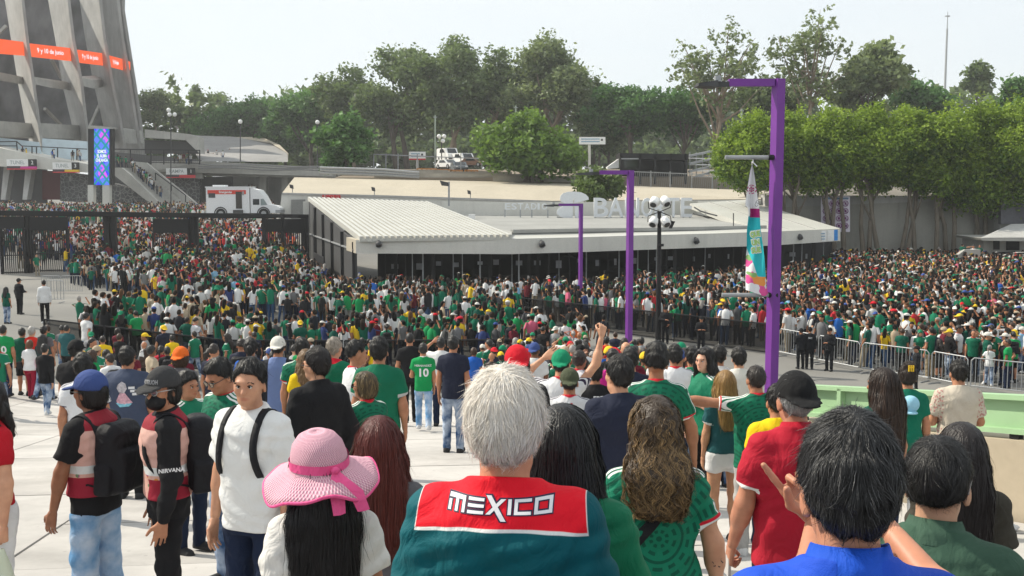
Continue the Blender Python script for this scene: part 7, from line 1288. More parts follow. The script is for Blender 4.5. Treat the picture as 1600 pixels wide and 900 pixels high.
H('person in white jersey raising one arm high, green and white cap', 877, 543, 168, -8, 300, hair='short', hat='capback', hatmat=cloth('green and white cap', (.01, .22, .11), (('bill', -.12, WHT),)), smat=WJ, shirt='long', arms=('shade', ((.55, .35, .75), (.18, .25, 1), 'grip')), hatz=.02, skin=LGT, bmat=JEAND)
r, g, k, S = H('man in olive cap and white jersey with red collar', 890, 572, 182, -3, 300, hair='short', hat='capback', hatmat=cloth('olive cap', (.065, .075, .045)), smat=WJ, bmat=BLKT, hatz=.02, skin=TAN)
print_on('flag_patch', blocks([(-.03, -.01, -.01, .012)]), g, r, plain('flag green', (.01, .2, .06), .6), 0, 1.39, 1., lift=.005); print_on('flag_patch', blocks([(.01, -.01, .03, .012)]), g, r, plain('flag red', (.5, .01, .03), .6), 0, 1.39, 1., lift=.005)
H('broad man in navy t-shirt with short black hair', 968, 556, 236, 14, 1400, hair='short', hvol=1.25, hmat=hair_mat((.011, .010, .010)), smat=NV, bmat=BLKT, fat=1.18, skin=LGT, head=(16, 0, 0), arms=('down', 'side'), slen=.22)
H('man in aztec print green jersey with curly black top', 1026, 540, 204, -4, 900, hair='fade', hvol=1.5, hamp=2, hmat=hair_mat((.009, .008, .008)), smat=JER, fat=1.1, bmat=BLKT, skin=(.36, .17, .095), arms=('down', 'side'), slen=.2)
H('woman with long black hair smiling over her shoulder in green jersey', 1102, 542, 150, 118, 700, hair='long', hlen=.26, hwide=1.1, hmat=hair_mat((.010, .008, .008)), slen_=.18, smat=JER2, sex='f', face=1, skin=(.62, .36, .25), bmat=BLKT, arms=('cross', 'down'), head=(18, 0, 0), bottoms='slim')
H('blond long-haired woman in teal shirt and white shorts', 1134, 578, 182, 6, 900, hair='long', hlen=.34, hwide=.95, hmat=hair_mat((.22, .12, .035), (.45, .28, .10)), slen_=.2, smat=TEAL, sex='f', bottoms='shorts', shortz=.72, bmat=WPT, skin=(.50, .27, .16), arms=('down', ((.2, .1, -1), (-.9, .3, -.2), 'relax')), hem=.92)
H('man with cropped hair in printed jersey, arm out around the blond woman', 1182, 569, 192, 8, 400, hair='buzz', hmat=hair_mat((.03, .024, .022)), smat=JER, bmat=KHK, skin=(.40, .19, .11), arms=(((.95, .25, .05), (.9, .1, .15), 'grip'), 'down'), fat=1.05, shoemat=SHW)
H('man in white shirt with full black hair near the tall purple street light', 1155, 543, 130, 0, 300, hair='short', hvol=1.3, smat=cloth('cream t-shirt', (.62, .60, .55)), skin=LGT, bmat=JEAN); H('person with black hair in white shirt right of the smiling woman', 1124, 539, 128, -10, 200, hair='short', smat=WT, skin=TAN, bmat=JEAND); H('boy in green jersey left of the smiling woman', 1082, 541, 128, 3, 200, hair='short', smat=JER2, skin=TAN, bmat=JEAND); H('person with dark hair taking a photo before the smiling woman', 1055, 539, 130, 0, 200, hair='short', hvol=1.2, smat=WJ, skin=TAN, arms=('phone', 'phone'), bmat=JEAND)
H('man in navy shirt behind the broad man', 985, 543, 150, 0, 300, hair='short', smat=NV, skin=TAN, bmat=JEAND); H('bald man holding a phone up near the diagonal fence', 978, 533, 96, -10, 0, hair='none', smat=JER2, skin=LGT, arms=('phone', 'phone'))
r, g, k, S = H('person in black football shirt lettered ERTO 7', 930, 566, 150, 5, 200, hair='short', smat=BT, skin=TAN, bmat=BLKT, fat=1.08, slen=.2)
me = text_mesh('ERTO', .075, .002); print_on('lettering', me, g, r, plain('white print', (.72, .72, .74), .6), .05, 1.32, 1., lift=.006); me = text_mesh('7', .24, .008); print_on('number', me, g, r, plain('white print', (.72, .72, .74), .6), .0, 1.16, .9, lift=.006)
# right side
H('woman with very long dark brown hair by the green panels', 1380, 574, 225, 22, 1800, hair='long', hlen=.46, hwide=1.2, hmat=hair_mat((.016, .009, .007), (.06, .03, .016)), slen_=.22, smat=DKG, sex='f', bmat=JEAND, skin=TAN, head=(20, 0, 0))
r, g, k, S = H('woman with curly bun and yellow hair clip, pale blue cap on her back', 1419, 568, 172, -8, 700, hair='bun', hmat=hair_mat((.020, .012, .009)), hvol=1.3, smat=cloth('teal green top', (.006, .14, .085)), sex='f', bmat=WPT, skin=TAN)
cl = MB(); [cl.box(-.03+.02*i, -.018+.02*i, -.152, -.135, 1.66, 1.72) for i in range(3)]; cl.box(-.03, .022, -.155, -.14, 1.695, 1.705); cl.build('hair_clip', plain('yellow clip', (.75, .48, .03), .3), r)
cg = Grid((-.12, -.26, 1.22), (.12, -.08, 1.46), .011); cg.add(ell((0, -.15, 1.34), (.085, .07, .085))); cg.add(ell((0, -.19, 1.26), (.07, .06, .012)), .008); V, Q = cg.mesh(); co = link('blue_cap', mesh_np('cap', V, Q), cloth('pale blue cap', (.28, .52, .66)), None); co.matrix_world = Matrix.Translation(r.location) @ r.rotation_euler.to_matrix().to_4x4() @ Matrix.Diagonal((*r.scale, 1)); tag(co, 'pale blue cap hanging on the back of the woman with curly bun', 'cap')
H('man in cream shirt with floral sleeves facing the crowd', 1499, 562, 168, -4, 500, hair='short', hmat=hair_mat((.012, .010, .009)), smat=cloth('cream shirt', (.52, .46, .38), (), .8, 'floral'), bmat=KHK, skin=TAN, fat=1.06, slen=.21, arms=('front', 'front'))
H('person in black behind the man in red polo', 1216, 600, 190, 5, 200, hair='short', smat=YL, skin=TAN, bmat=JEAND)
# red shirt at the left edge, with her bag
r, g, k, S = H('woman in red top and white trousers cut by the left picture edge', -27, 588, 290, 150, 300, hair='long', hlen=.2, hmat=hair_mat(BLK), smat=cloth('red knit top', (.42, .01, .02)), sex='f', bmat=WPT, arms=(((.22, .1, -1), (.05, .15, -1), 'grip'), 'down'), skin=LGT, hem=.95, shirt='tight')
w0 = r.matrix_basis; w = Matrix.Translation(r.location) @ r.rotation_euler.to_matrix().to_4x4() @ Matrix.Diagonal((*r.scale, 1)); hp0 = w @ Vector(k.wr[0]+k.fd[0]*.12); bg = Grid((-.16, -.12, -.52), (.16, .12, .03), .012); bg.add(ell((0, 0, -.33), (.105, .085, .14))); bg.add(rc((0, 0, -.22), (0, 0, -.02), .07, .012), .05); bg.disp(lambda x, y, z: .006*np.sin(60*x+20*z)*np.sin(40*y+30*z)); V, Q = bg.mesh()
pb = thing('plastic_bag', 'pale plastic shopping bag hanging from the hand of the woman in red', 'bag', tuple(hp0)); _t = NT('thin plastic film'); _p = _t.node('BsdfPrincipled', {'Base Color': (.62, .68, .52, 1), 'Roughness': .25}); _tr = _t.node('BsdfTransparent'); _m = _t.node('MixShader', {0: .62}); _t.t.links.new(_tr.outputs[0], _m.inputs[1]); _t.t.links.new(_p.outputs[0], _m.inputs[2]); _t.t.links.new(_m.outputs[0], _t.o.inputs['Surface']); link('film', mesh_np('bag', V, Q), _t.m, pb); bg2 = Grid((-.1, -.1, -.5), (.1, .1, -.25), .012); bg2.add(ell((0, 0, -.38), (.08, .065, .07))); V, Q = bg2.mesh(); link('contents', mesh_np('contents', V, Q), plain('red packets', (.5, .10, .08), .5, var=.4, scale=25), pb)
# people farther down at the left
r, g, k, S = H('man in green jersey with large number at the left picture edge', 4, 508, 62, 4, 0, hair='short', smat=cloth('bright green jersey', (.008, .26, .075), (('collar', .01, WHT),)), bmat=JEAND, fat=1.1, skin=TAN); me = text_mesh('10', .26, .008); print_on('number', me, g, r, plain('white print', (.72, .72, .74), .6), 0, 1.14, .9, lift=.006)
r, g, k, S = H('woman in white top and dark red trousers with black handbag', 46, 531, 60, 6, 0, hair='bob', hmat=hair_mat((.10, .045, .02)), smat=WT, shirt='loose', hem=.86, bmat=REDT, sex='f', legs='walk', skin=TAN); hb = MB(); hb.box(-.34, -.20, -.12, .10, .92, 1.10); hb.build('handbag', BP, r); H('woman in black top with pink apron and white hair bow', 66, 522, 60, -8, 0, hair='long', hlen=.25, smat=cloth('pink apron', (.03, .05, .05), (), .8, 'pink'), sex='f', legs='walk2', bmat=JEAN, arms=('down', 'side'), skin=TAN)
H('grey-haired person in red shirt beside the white top woman', 49, 510, 58, 0, 0, hair='short', hmat=hair_mat((.30, .28, .26)), smat=cloth('bright red shirt', (.62, .03, .02)), bmat=BLKT, skin=LGT); H('man in dark green shirt left of the red shirted person', 34, 512, 58, 5, 0, hair='short', smat=DKG, bmat=BLKT, bottoms='shorts', skin=TAN); H('man with backpack in grey shirt at the fence end', 68, 509, 56, -5, 0, hair='short', smat=GT, bmat=JEAND, pack=BP, skin=TAN); H('man in dark teal jersey standing at the mesh barrier', 104, 507, 58, -3, 0, hair='buzz', smat=TEAL, bmat=BLKT, skin=TAN, fat=1.08)
# officers
OFF = cloth('black uniform', (.012, .013, .016)); CAPB = cloth('black cap cloth', (.012, .012, .013))
for lab, cx, tp, s, yw, ar in (('officer in black uniform, left one of the pair at the steel barrier', 1252, 512, 42.5, 10, ('cross', 'cross')), ('officer in black uniform with lettering on the back at the steel barrier', 1266, 510, 42.5, -10, ('down', 'down')), ('officer in black uniform standing alone right of the pair', 1297, 511, 43, 140, ('cross', 'down')), ('officer in black uniform bending over a phone behind the barriers', 1433, 540, 43, 75, ('front', 'front')), ('officer beside the black mast with hands on belt', 1040, 478, 36.5, 165, ('hip', 'cross')), ('officer with crossed arms before the black mesh barrier', 1096, 494, 37, 175, ('cross', 'cross')), ('officer in dark uniform on the open paving at the left', 29, 434, 36, -20, ('down', 'front'))):
    d = 1600/s; p = at_axis(cx, tp, d); r, g, k, S = H(lab, cx, tp, s, yw, 0, hair='short', hat='cap', hatmat=CAPB, smat=OFF, shirt='long', bmat=OFF, skin=TAN, arms=ar, hatz=.02, fat=1.06, face=0)
    if 'lettering' in lab: me = text_mesh('SSC', .1, .002); print_on('lettering', me, g, r, plain('white print', (.72, .72, .74), .6), 0, 1.28, 1., lift=.006)
H('man in white shirt and black trousers alone on the paving at the left', 68, 437, 38, 25, 0, hair='short', smat=WT, bmat=BLKT, skin=TAN, shirt='long', shoemat=SHW); H('woman in flared jeans and green top on the paving, left edge', 9, 448, 38, -10, 0, hair='long', smat=DKG, sex='f', bmat=JEAN, skin=TAN)

q_ = at(1577, 826, 9.3); pa = thing('crumpled_paper', 'crumpled white paper lying at the foot of the cream block', 'paper', (q_.x, 9.3, gz(q_.x, 9.3))); cg = Grid((-.12, -.1, -.02), (.12, .1, .12), .012); cg.add(ell((0, 0, .03), (.085, .06, .042))); cg.disp(lambda x, y, z: .014*np.sin(70*x+30*z)*np.sin(60*y+40*x)); V, Q = cg.mesh(); link('sheet', mesh_np('paper', V, Q, smooth=False), WT, pa)
# ------------------------------------------------------------------ the crowd
def inpoly(P, poly):
    x, y = P[:, 0], P[:, 1]; c = np.zeros(len(P), bool); n = len(poly)
    for i in range(n):
        (x0, y0), (x1, y1) = poly[i], poly[(i+1) % n]
        if y0 == y1: continue
        c ^= ((y0 > y) != (y1 > y)) & (x < (x1-x0)*(y-y0)/(y1-y0)+x0)
    return c
rc_ = np.random.default_rng(77)
def scatter(poly, sp, jit=.75):
    p = np.array(poly); xs = np.arange(p[:, 0].min(), p[:, 0].max(), sp); ys = np.arange(p[:, 1].min(), p[:, 1].max(), sp*.9); X, Y = np.meshgrid(xs, ys); X = X+(np.arange(len(ys)) % 2)[:, None]*sp*.5; P = np.stack([X.ravel(), Y.ravel()], 1); P += rc_.normal(0, sp*jit*.55, P.shape); P = P[inpoly(P, poly)]
    px = 800+1600*P[:, 0]/P[:, 1]; return P[(px > -25) & (px < 1625)]
ZONES = [ # name, polygon, spacing, mean yaw, yaw spread
 ('in the right-hand barrier queue', [(10.9, 41.6), (13.1, 37.4), (15.7, 34.0), (19, 31.4), (26, 28), (40, 43), (40, 48), (14, 48)], .66, 30, 110),
 ('behind the diagonal mesh barrier', [(1.5, 51.6), (5.8, 46.8), (10.8, 41.6), (14, 48), (14, 56), (2.2, 56)], .72, 20, 90),
 ('deep in the right-hand crowd', [(14, 48), (40, 48), (70, 60), (70, 87), (25.2, 87), (25.4, 78), (17, 68.2), (14, 66.8)], .64, 30, 120),
 ('before the ticket hall fascia', [(-8.5, 55.5), (2.2, 56), (14, 56), (14, 66.4), (8, 62.9), (2.5, 59.4), (-8.5, 58.8)], .78, 0, 40),
 ('just behind the long mesh barrier', [(-16.8, 37), (1.4, 37.4), (3.6, 37.6), (3.0, 43), (0, 45.5), (-5, 43.4), (-9, 42), (-12.0, 43.5), (-13.5, 47), (-16.8, 43.5)], .80, 0, 50),
 ('in the black gate queue', [(-17.6, 50), (-8, 47.8), (-3.6, 48.6), (-2.6, 53), (-5.5, 58.5), (-10, 60), (-17.6, 83), (-33, 78.5), (-30, 69), (-20, 55)], .76, 15, 40),
 ('on open paving before the hall', [(-3.2, 47.5), (.2, 46.6), (.4, 52.5), (-2.6, 55)], 1.05, -5, 50),
 ('before the mesh barrier right of centre', [(-1.2, 25.5), (3.0, 22.5), (4.6, 27), (4.8, 35.5), (1.9, 37), (-.9, 34.5)], .86, 0, 40),
 ('walking before the long mesh barrier', [(-16.4, 32), (-5.5, 31), (-3.8, 35.2), (-16, 35.2)], 1.25, 20, 70),
 ('walking on the lower ramp', [(-14, 23), (-4.6, 17), (-3.9, 22), (-5, 29.5), (-12.5, 29.5)], 1.9, 0, 50),
 ('on the ramp right of centre', [(-.6, 15.2), (2.4, 12.5), (3.0, 14), (3.6, 21), (.2, 23)], .95, 0, 25)]
FAR = [([(-17.5, 86), (-24, 101), (-38, 100), (-40, 82.5), (-33, 81)], .72, 'red'), ([(-40, 82), (-38, 101), (-31, 107), (-60, 135), (-85, 135), (-52, 80)], 1.5, 'any'), ([(-30, 108), (-34, 150), (-60, 150), (-60, 135), (-38, 110)], 1.5, 'any'), ([(-60, 136), (-60, 150), (-85, 160), (-100, 160), (-85, 136)], 2.0, 'any'), ([(-40, 72.5), (-31, 72.5), (-31, 78), (-40, 78)], 2.6, 'any')]
cand = []
for zi, (nm_, poly, sp, yw, ys_) in enumerate(ZONES):
    P = scatter(poly, sp)
    if len(HPOS): D = np.min(np.linalg.norm(P[:, None]-np.array(HPOS)[None], axis=2), axis=1); P = P[D > .62]
    cand += [(float(x), float(y), zi, yw, ys_) for x, y in P]
cand = [c for c in cand if min((abs(c[0]-q[0])+abs(c[1]-q[1]) for q in ((mx.x, 44), (c1.x, 20), (at(986, 400, 38).x, 38), (at(908, 400, 52).x, 52)))) > .5]
cand.sort(key=lambda c: c[1]); NIND = max(0, 298-len(HEROES)); near, rest = cand[:NIND], cand[NIND:]
# individuals: meshes shared between alike people
PROTO = {}; POSES = [('stand', ('down', 'down'), (0, 0, 0)), ('shift', ('down', 'pocket'), (14, -4, 0)), ('stand', ('front', 'front'), (0, -14, 0)), ('wide', ('cross', 'cross'), (-16, 0, 0)), ('walk', ('swingf', 'swingb'), (0, 0, 0)), ('shift', ('hip', 'down'), (-22, 0, 0)), ('stand', ('shade', 'down'), (0, 4, 0))]
HB = .024
def proto(sex, pi, what):
    key = (sex, pi, what)
    if key in PROTO: return PROTO[key]
    lg, ar, hd = POSES[pi]; S = dict(sex=sex, legs=lg, arms=ar, head=hd); k = skeleton(S)
    if what in ('body', 'bodybare'): S['bottoms'] = 'shorts' if what == 'bodybare' else 'jeans'; V, Q, a = skin_mesh(S, k, HB+.004); me = mesh_np('body', V, Q, attrs=a)
    elif what in ('tee', 'long'): S['shirt'] = what; V, Q, a, g = shirt_mesh(S, k, HB, pi*1.3); me = mesh_np('shirt', V, Q, attrs=a); PROTO[(sex, pi, 'grid'+what)] = g
    elif what in ('trousers', 'shorts'):
        S['bottoms'] = 'jeans' if what == 'trousers' else 'shorts'; V, Q = bottoms_mesh(S, k, HB, pi*.7); proto(sex, pi, 'tee'); g = PROTO[(sex, pi, 'gridtee')]; m = V[:, 2] > .81; P = V[m]
        for _ in range(3): P = P-g.grad(P)*np.clip(g.sample(P)+.012, 0, .06)[:, None]*np.array((1, 1, .2))
        V[m] = P; me = mesh_np(what, V, Q)
    elif what == 'shoes': 
        out = []
        for i in (0, 1): V, Q, a = shoe_mesh(k, i, HB); out.append(mesh_np('shoe', V, Q, attrs=a))
        PROTO[key] = out; return out
    elif what in ('cap', 'capback'): V, Q, a = cap_mesh(S, k, .014, what == 'capback'); me = mesh_np('cap', V, Q, attrs=a)
    elif what == 'bucket': V, Q = bucket_mesh(S, k, .014); me = mesh_np('hat', V, Q)
    elif what == 'backpack': V, Q = backpack_mesh(S, k, .018, .85); me = mesh_np('backpack', V, Q)
    else:
        S['hair'] = what.replace('_hat', ''); 
        if '_hat' in what: S['hat'] = 1
        g = hair_grid(S, k, .017); V, Q = g.mesh(); me = mesh_np('hair', V, Q, attrs=dict(tone=(.45+.4*np.sin(V[:, 0]*90)*np.sin(V[:, 2]*70)).astype(f32), along=np.clip((k.piv[2]+.1-V[:, 2])/.4, 0, 1).astype(f32)))
    PROTO[key] = me; return me
BASEM = plain('cloth base', (.3, .3, .3))
def sub(name, me, mat, root):
    if len(me.materials) == 0: me.materials.append(BASEM)
    o = bpy.data.objects.new(name, me); COL.objects.link(o); o.parent = root; o.material_slots[0].link = 'OBJECT'; o.material_slots[0].material = mat; return o
SH = [('printed green jersey', JER, 'tee', 15, 'g'), ('plain green jersey', JER2, 'tee', 11, 'g'), ('dark green shirt', DKG, 'tee', 8, 'g'), ('bright green shirt', cloth('bright green jersey', (.008, .26, .075), (('collar', .01, WHT),)), 'tee', 7, 'g'), ('white t-shirt', WT, 'tee', 12, 'w'), ('white long-sleeved shirt', cloth('white shirt', (.70, .70, .70)), 'long', 5, 'w'), ('white football jersey', WJ, 'tee', 6, 'w'), ('black t-shirt', BT, 'tee', 13, 'b'), ('black hooded jacket', cloth('black fleece', (.013, .013, .015)), 'long', 6, 'b'), ('navy t-shirt', NV, 'tee', 6, 'b'), ('grey t-shirt', GT, 'tee', 6, 'n'), ('grey long-sleeved top', cloth('pale grey top', (.30, .30, .31)), 'long', 4, 'n'), ('red t-shirt', RD, 'tee', 4, 'r'), ('yellow t-shirt', YL, 'tee', 4, 'y'), ('blue t-shirt', BLU, 'tee', 4, 'u'), ('beige shirt', cloth('beige shirt', (.46, .38, .28)), 'tee', 5, 'n'), ('maroon t-shirt', cloth('maroon shirt', (.13, .012, .025)), 'tee', 3, 'r'), ('magenta t-shirt', cloth('magenta shirt', (.50, .02, .22)), 'tee', 1.5, 'r'), ('light blue shirt', cloth('light blue shirt', (.22, .40, .58)), 'tee', 3, 'u'), ('orange t-shirt', cloth('orange shirt', (.70, .15, .03)), 'tee', 1.5, 'r')]
BO = [('blue jeans', JEAN, 'trousers', 30), ('dark jeans', JEAND, 'trousers', 25), ('black trousers', BLKT, 'trousers', 25), ('khaki trousers', cloth('khaki', (.28, .22, .14)), 'trousers', 9), ('grey shorts', cloth('grey shorts', (.16, .16, .17)), 'shorts', 6), ('black shorts', BLKT, 'shorts', 6)]
HM = dict(black=hair_mat(BLK), brown=hair_mat(BRNH), dark=hair_mat((.016, .011, .009)), grey=hair_mat((.25, .23, .22)))
CAPS = [('red cap', cloth('red cap', (.55, .012, .025))), ('white cap', cloth('white cap', (.62, .60, .55))), ('black cap', CAPB), ('green cap', cloth('green cap', (.01, .22, .11))), ('blue cap', cloth('blue cap cloth', (.045, .075, .22))), ('beige cap', cloth('beige cap', (.42, .34, .24))), ('yellow cap', cloth('yellow cap', (.75, .5, .03)))]
def wpick(L): w = np.array([q[3] for q in L], float); return L[int(rc_.choice(len(L), p=w/w.sum()))]
seen = set(); GRPS = {}
for x, y, zi, yw, ys_ in near:
    for tr in range(200):
        sex = 'f' if rc_.random() < .36 else 'm'; sh, bo = wpick(SH), wpick(BO); hat = None
        if rc_.random() < .30: ci = int(rc_.integers(len(CAPS))); hat = CAPS[ci]
        hs = ('long', 'pony', 'long', 'bob', 'curly')[int(rc_.integers(5))] if sex == 'f' else ('short', 'short', 'fade', 'messy', 'buzz')[int(rc_.integers(5))]; hc = ('black', 'dark', 'brown', 'black')[int(rc_.integers(4))] if rc_.random() > .06 else 'grey'; pk = rc_.random() < .13
        hd = ('under a '+hat[0]) if hat else {'long': 'with long %s hair', 'pony': 'with %s ponytail', 'bob': 'with short bobbed %s hair', 'curly': 'with curly %s hair', 'short': 'with short %s hair', 'fade': 'with faded %s hair', 'messy': 'with tousled %s hair', 'buzz': 'with cropped %s hair'}[hs] % hc
        lab = '%s in %s%s %s' % ('woman' if sex == 'f' else 'man', sh[0], ' and backpack' if pk else '', hd); zn = ZONES[zi][0]; full = lab+', '+zn
        if len(full.split()) > 16: full = lab.replace('long-sleeved ', '')+', '+zn
        if len(full.split()) > 16: continue
        if full not in seen: break
    seen.add(full); pi = int(rc_.choice(len(POSES), p=[.26, .2, .18, .1, .12, .08, .06])) if zi not in (8, 9) else int(rc_.choice([4, 0, 1], p=[.7, .15, .15])); yaw = rc_.normal(yw, ys_*.7); sc = rc_.normal(.985, .045)*(1 if sex == 'm' else .95); z = gz(x, y)
    r = thing('person', full, 'person', (x, y, z), R(yaw), 'people '+zn); r.scale = (sc*rc_.normal(1.02, .04), sc*rc_.normal(1.03, .05), sc); bare = bo[2] == 'shorts'
    tone = (TAN, TAN, BRN, LGT, DRK, (.36, .17, .095))[int(rc_.integers(6))]; sub('body', proto(sex, pi, 'bodybare' if bare else 'body'), skin_mat(tone), r); sub('shirt', proto(sex, pi, sh[2]), sh[1], r); sub('shorts' if bare else 'trousers', proto(sex, pi, bo[2]), bo[1], r)
    for me in proto(sex, pi, 'shoes'): sub('shoe', me, SHW if rc_.random() < .5 else SHB, r)
    sub('hair', proto(sex, pi, hs+('_hat' if hat else '')), HM[hc], r)
    if hat: hk = ('cap', 'capback', 'bucket')[int(rc_.choice(3, p=[.6, .3, .1]))] if 'beige' in hat[0] or 'white' in hat[0] else ('cap' if rc_.random() < .65 else 'capback'); hk = 'cap' if hk == 'bucket' else hk; sub('cap', proto(sex, pi, hk), hat[1], r)
    if pk: sub('backpack', proto(sex, pi, 'backpack'), BP, r)
# the far crowd: one mesh of small jointed figures, clothes colours carried per figure
def low(var, rg, lod=0):
    V, Q, C = [], [], []; N = lambda n: max(4, n-2-lod) if n > 5 else max(3, n-1-lod)
    def ring_tube(rings, n, grp, cap=True):
        n = N(n)
        if lod and len(rings) > 4: rings = rings[:1]+rings[1:-1:2]+rings[-1:]
        b = sum(len(v) for v in V); v = []
        for (cx, cy, cz), a, bb in rings: v += [(cx+a*math.cos(6.2832*i/n), cy+bb*math.sin(6.2832*i/n), cz) for i in range(n)]
        V.append(v); m = len(rings)
        for j in range(m-1): Q.extend([(b+j*n+i, b+j*n+(i+1) % n, b+(j+1)*n+(i+1) % n, b+(j+1)*n+i) for i in range(n)])
        C.extend([grp]*len(v))
    fem = var % 3 == 1; w = .93 if fem else 1.; st = .06*((var % 4)-1.5)
    for s in (-1, 1): ring_tube([((s*.085, 0, .88), .10, .115), ((s*.09, .02+s*st*.4, .50), .066, .072), ((s*.095, s*st, .06), .05, .055), ((s*.1, s*st+.06, .0), .05, .11)], 6, 3)
    ring_tube([((0, 0, .80), .175, .125), ((0, 0, 1.0), .168*w, .118), ((0, 0, 1.22), .19*w, .128), ((0, -.008, 1.36), .175*w, .105), ((0, -.015, 1.44), .085, .07), ((0, -.015, 1.47), .05, .05)], 9, 2)
    pose = var % 5
    for s in (-1, 1):
        sh = np.array((s*.19*w, 0, 1.37)); el = sh+{0: (s*.06, -.02, -.28), 1: (s*.07, .05, -.27), 2: (s*.05, -.02, -.28), 3: (s*.16, .14, -.02), 4: (s*.06, .0, -.28)}[pose]; wr = el+{0: (s*.01, .07, -.26), 1: (-s*.12, .2, .02), 2: (s*.01, .05, -.26), 3: (-s*.12, .06, .22 if s > 0 else -.12), 4: (s*.01, .08, -.25)}[pose]; ring_tube([(sh+np.array((-s*.03, 0, .03)), .06, .065), (sh*.3+el*.7, .062, .062)], 6, 2); ring_tube([(sh*.35+el*.65, .044, .046), (el, .04, .042), (wr, .03, .03), (wr+(wr-el)*.32, .03, .035)], 5, 0)
    hz = 1.60; ring_tube([((0, -.01, 1.44), .05, .05), ((0, .0, 1.49), .052, .058), ((0, .03, 1.51), .052, .06), ((0, .02, 1.56), .07, .088), ((0, .01, 1.63), .072, .092), ((0, 0, 1.68), .05, .06), ((0, 0, 1.70), .015, .02)], 8, 0)
    if fem: ring_tube([((0, -.10, 1.30), .06, .02), ((0, -.09, 1.40), .10, .05), ((0, -.045, 1.54), .095, .085), ((0, -.02, 1.66), .086, .10), ((0, -.015, 1.715), .045, .055), ((0, -.01, 1.725), .01, .01)], 8, 1)
    else: ring_tube([((0, -.055, 1.525), .06, .055), ((0, -.035, 1.58), .082, .085), ((0, -.012, 1.645), .086, .108), ((0, -.01, 1.70), .06, .075), ((0, -.01, 1.722), .012, .015)], 8, 1)
    if var >= 10: ring_tube([((0, .16, 1.635), .06, .05), ((0, .10, 1.645), .085, .10), ((0, -.01, 1.65), .098, .118), ((0, -.01, 1.71), .07, .085), ((0, -.01, 1.738), .015, .015)], 8, 4)
    return np.array([p for v in V for p in v], f32), np.array(Q), np.array(C)
LOW = [[low(v, rc_, l) for v in range(15)] for l in (0, 1)]
pal = [((.006, .17, .09), 17), ((.004, .12, .07), 11), ((.008, .26, .08), 7), ((.004, .07, .05), 8), ((.68, .68, .68), 30), ((.50, .50, .49), 6), ((.018, .018, .02), 16), ((.02, .022, .03), 9), ((.07, .07, .075), 7), ((.16, .16, .165), 5), ((.42, .02, .03), 3.2), ((.72, .48, .02), 3), ((.02, .12, .45), 3), ((.03, .05, .16), 3), ((.44, .36, .26), 5), ((.12, .012, .02), 2), ((.55, .12, .2), 1.5), ((.22, .42, .6), 2), ((.6, .12, .03), 1)]
palr = [((.55, .02, .03), 14), ((.70, .70, .70), 28), ((.35, .02, .04), 9), ((.006, .17, .09), 14), ((.014, .014, .016), 18), ((.6, .12, .05), 4), ((.02, .03, .16), 5), ((.72, .48, .02), 4), ((.40, .36, .3), 5)]
legs = [((.012, .02, .045), 30), ((.04, .085, .18), 25), ((.012, .012, .014), 30), ((.25, .21, .15), 8), ((.3, .3, .3), 6)]; hairs = [((.007, .006, .006), 60), ((.02, .013, .009), 30), ((.09, .045, .02), 6), ((.3, .28, .26), 3)]; skins = [(TAN, 40), (BRN, 30), (LGT, 15), ((.36, .17, .095), 20)]; caps = [((.55, .012, .025), 3), ((.66, .64, .60), 8), ((.014, .014, .015), 6), ((.01, .22, .11), 4), ((.05, .09, .3), 3), ((.42, .34, .24), 4), ((.75, .5, .03), 2)]
def cp(p): w = np.array([q[1] for q in p], float); return np.array(p[int(rc_.choice(len(p), p=w/w.sum()))][0])
pts = [(c[0], c[1], c[3], c[4], 'any') for c in rest]
for poly, sp, kind in FAR: pts += [(float(x), float(y), 0, 120, kind) for x, y in scatter(poly, sp)]
for a, b, n in ((at(215, 275, 150), at(255, 312, 150), 16), (at(205, 266, 150), at(235, 292, 150), 9), (at(178, 260, 150), at(208, 264, 152), 10), (at(245, 255, 160.5), at(300, 256, 160.5), 8), (at(20, 246, 160), at(130, 252, 160), 7)):
    for i in range(n): q = a.lerp(b, rc_.random()); pts.append((q.x, q.y, 60, 90, q.z))
for a in (at(325, 249, 185), at(334, 250, 184), at(339, 249, 182), at(359, 247, 190), at(348, 251, 178)): pts.append((a.x, a.y, 160, 60, a.z))
for a in (at(388, 291, 172), at(394, 293, 172), at(398, 295, 172), at(402, 300, 172)): pts.append((a.x, a.y, 160, 60, a.z-1.0))
AV, AQ, AC = [], [], []; off = 0
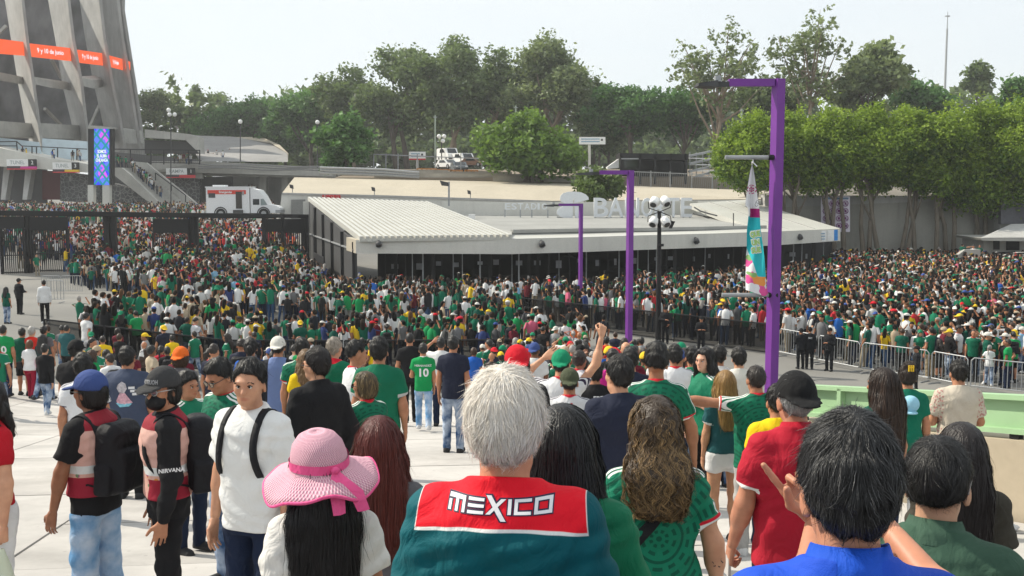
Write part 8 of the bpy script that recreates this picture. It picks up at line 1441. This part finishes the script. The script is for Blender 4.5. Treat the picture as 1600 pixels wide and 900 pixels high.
for x, y, yw, ys_, kind in pts:
    var = int(rc_.integers(10)) if rc_.random() > .26 else 10+int(rc_.integers(5)); V, Q, C = LOW[1 if y > 50 else 0][var]; a = R(rc_.normal(yw, ys_*.7)); sc = rc_.normal(.97, .075); wf = rc_.normal(1.05, .09); ca, sa = math.cos(a), math.sin(a); W = V*np.array((sc*wf, sc*wf, sc)); sw = rc_.normal(0, .05); fw = rc_.normal(.01, .05)
    z = kind if not isinstance(kind, str) else float(plaza_z(x, y)); P = np.stack([W[:, 0]*ca-W[:, 1]*sa+x+sw*W[:, 2], W[:, 0]*sa+W[:, 1]*ca+y+fw*W[:, 2], W[:, 2]+z], 1); cols = np.stack([cp(skins), cp(hairs), cp(palr if kind == 'red' else pal), cp(legs), cp(caps)])
    AV.append(P); AQ.append(Q+off); off += len(V); AC.append(cols[C])
_t = NT('crowd clothing'); _c = _t.attrc('tint'); CRM = _t.bsdf(_c, .8, None, 0, .2)
tag(link('crowd', mesh_np('crowd', np.concatenate(AV), np.concatenate(AQ), smooth=True, cols=dict(tint=np.concatenate(AC))), CRM), 'vast far crowd filling the plaza up to the gate and hall', 'crowd', kind='stuff')
for lab, cx, tp, yw, sm, ar in (('man in green jersey pointing from the landing by the grey wall', 1320, 0, 0, JER2, 0),): pass
for lab, cx, tp, yw, sm, ar in (('man in dark green shirt pointing right on the concrete landing', 1504, 380, -60, DKG, ('down', ((.8, .5, .2), (.9, .3, .2), 'point'))), ('man in white shirt standing on the concrete landing', 1521, 383, 170, WT, ('front', 'front')), ('man in green shirt beside the white shirted one on the landing', 1531, 382, 150, DKG, ('front', 'down'))):
    p = at(cx, tp, 79.2); H(lab, cx, tp, 1600/79.5, yw, 0, hair='short', smat=sm, bmat=JEAND, skin=TAN, arms=ar, gz=p.z-1.74)
_t = NT('haze'); _v = _t.node('VolumePrincipled', {'Color': (.93, .95, .97, 1), 'Density': .00042, 'Anisotropy': .2}); _t.t.links.new(_v.outputs[0], _t.o.inputs['Volume'])
tag(MB().box(-950, 950, -80, 1250, -1.6, 110).build('haze', _t.m), 'thin pale summer haze filling the air', 'haze', kind='stuff')
print('tris', sum(len(m.loops)-2*len(m.polygons) for m in bpy.data.meshes)); print('heroes', len(HEROES), 'near', len(near), 'crowd', len(pts), 'time', round(time.time()-T0, 1))
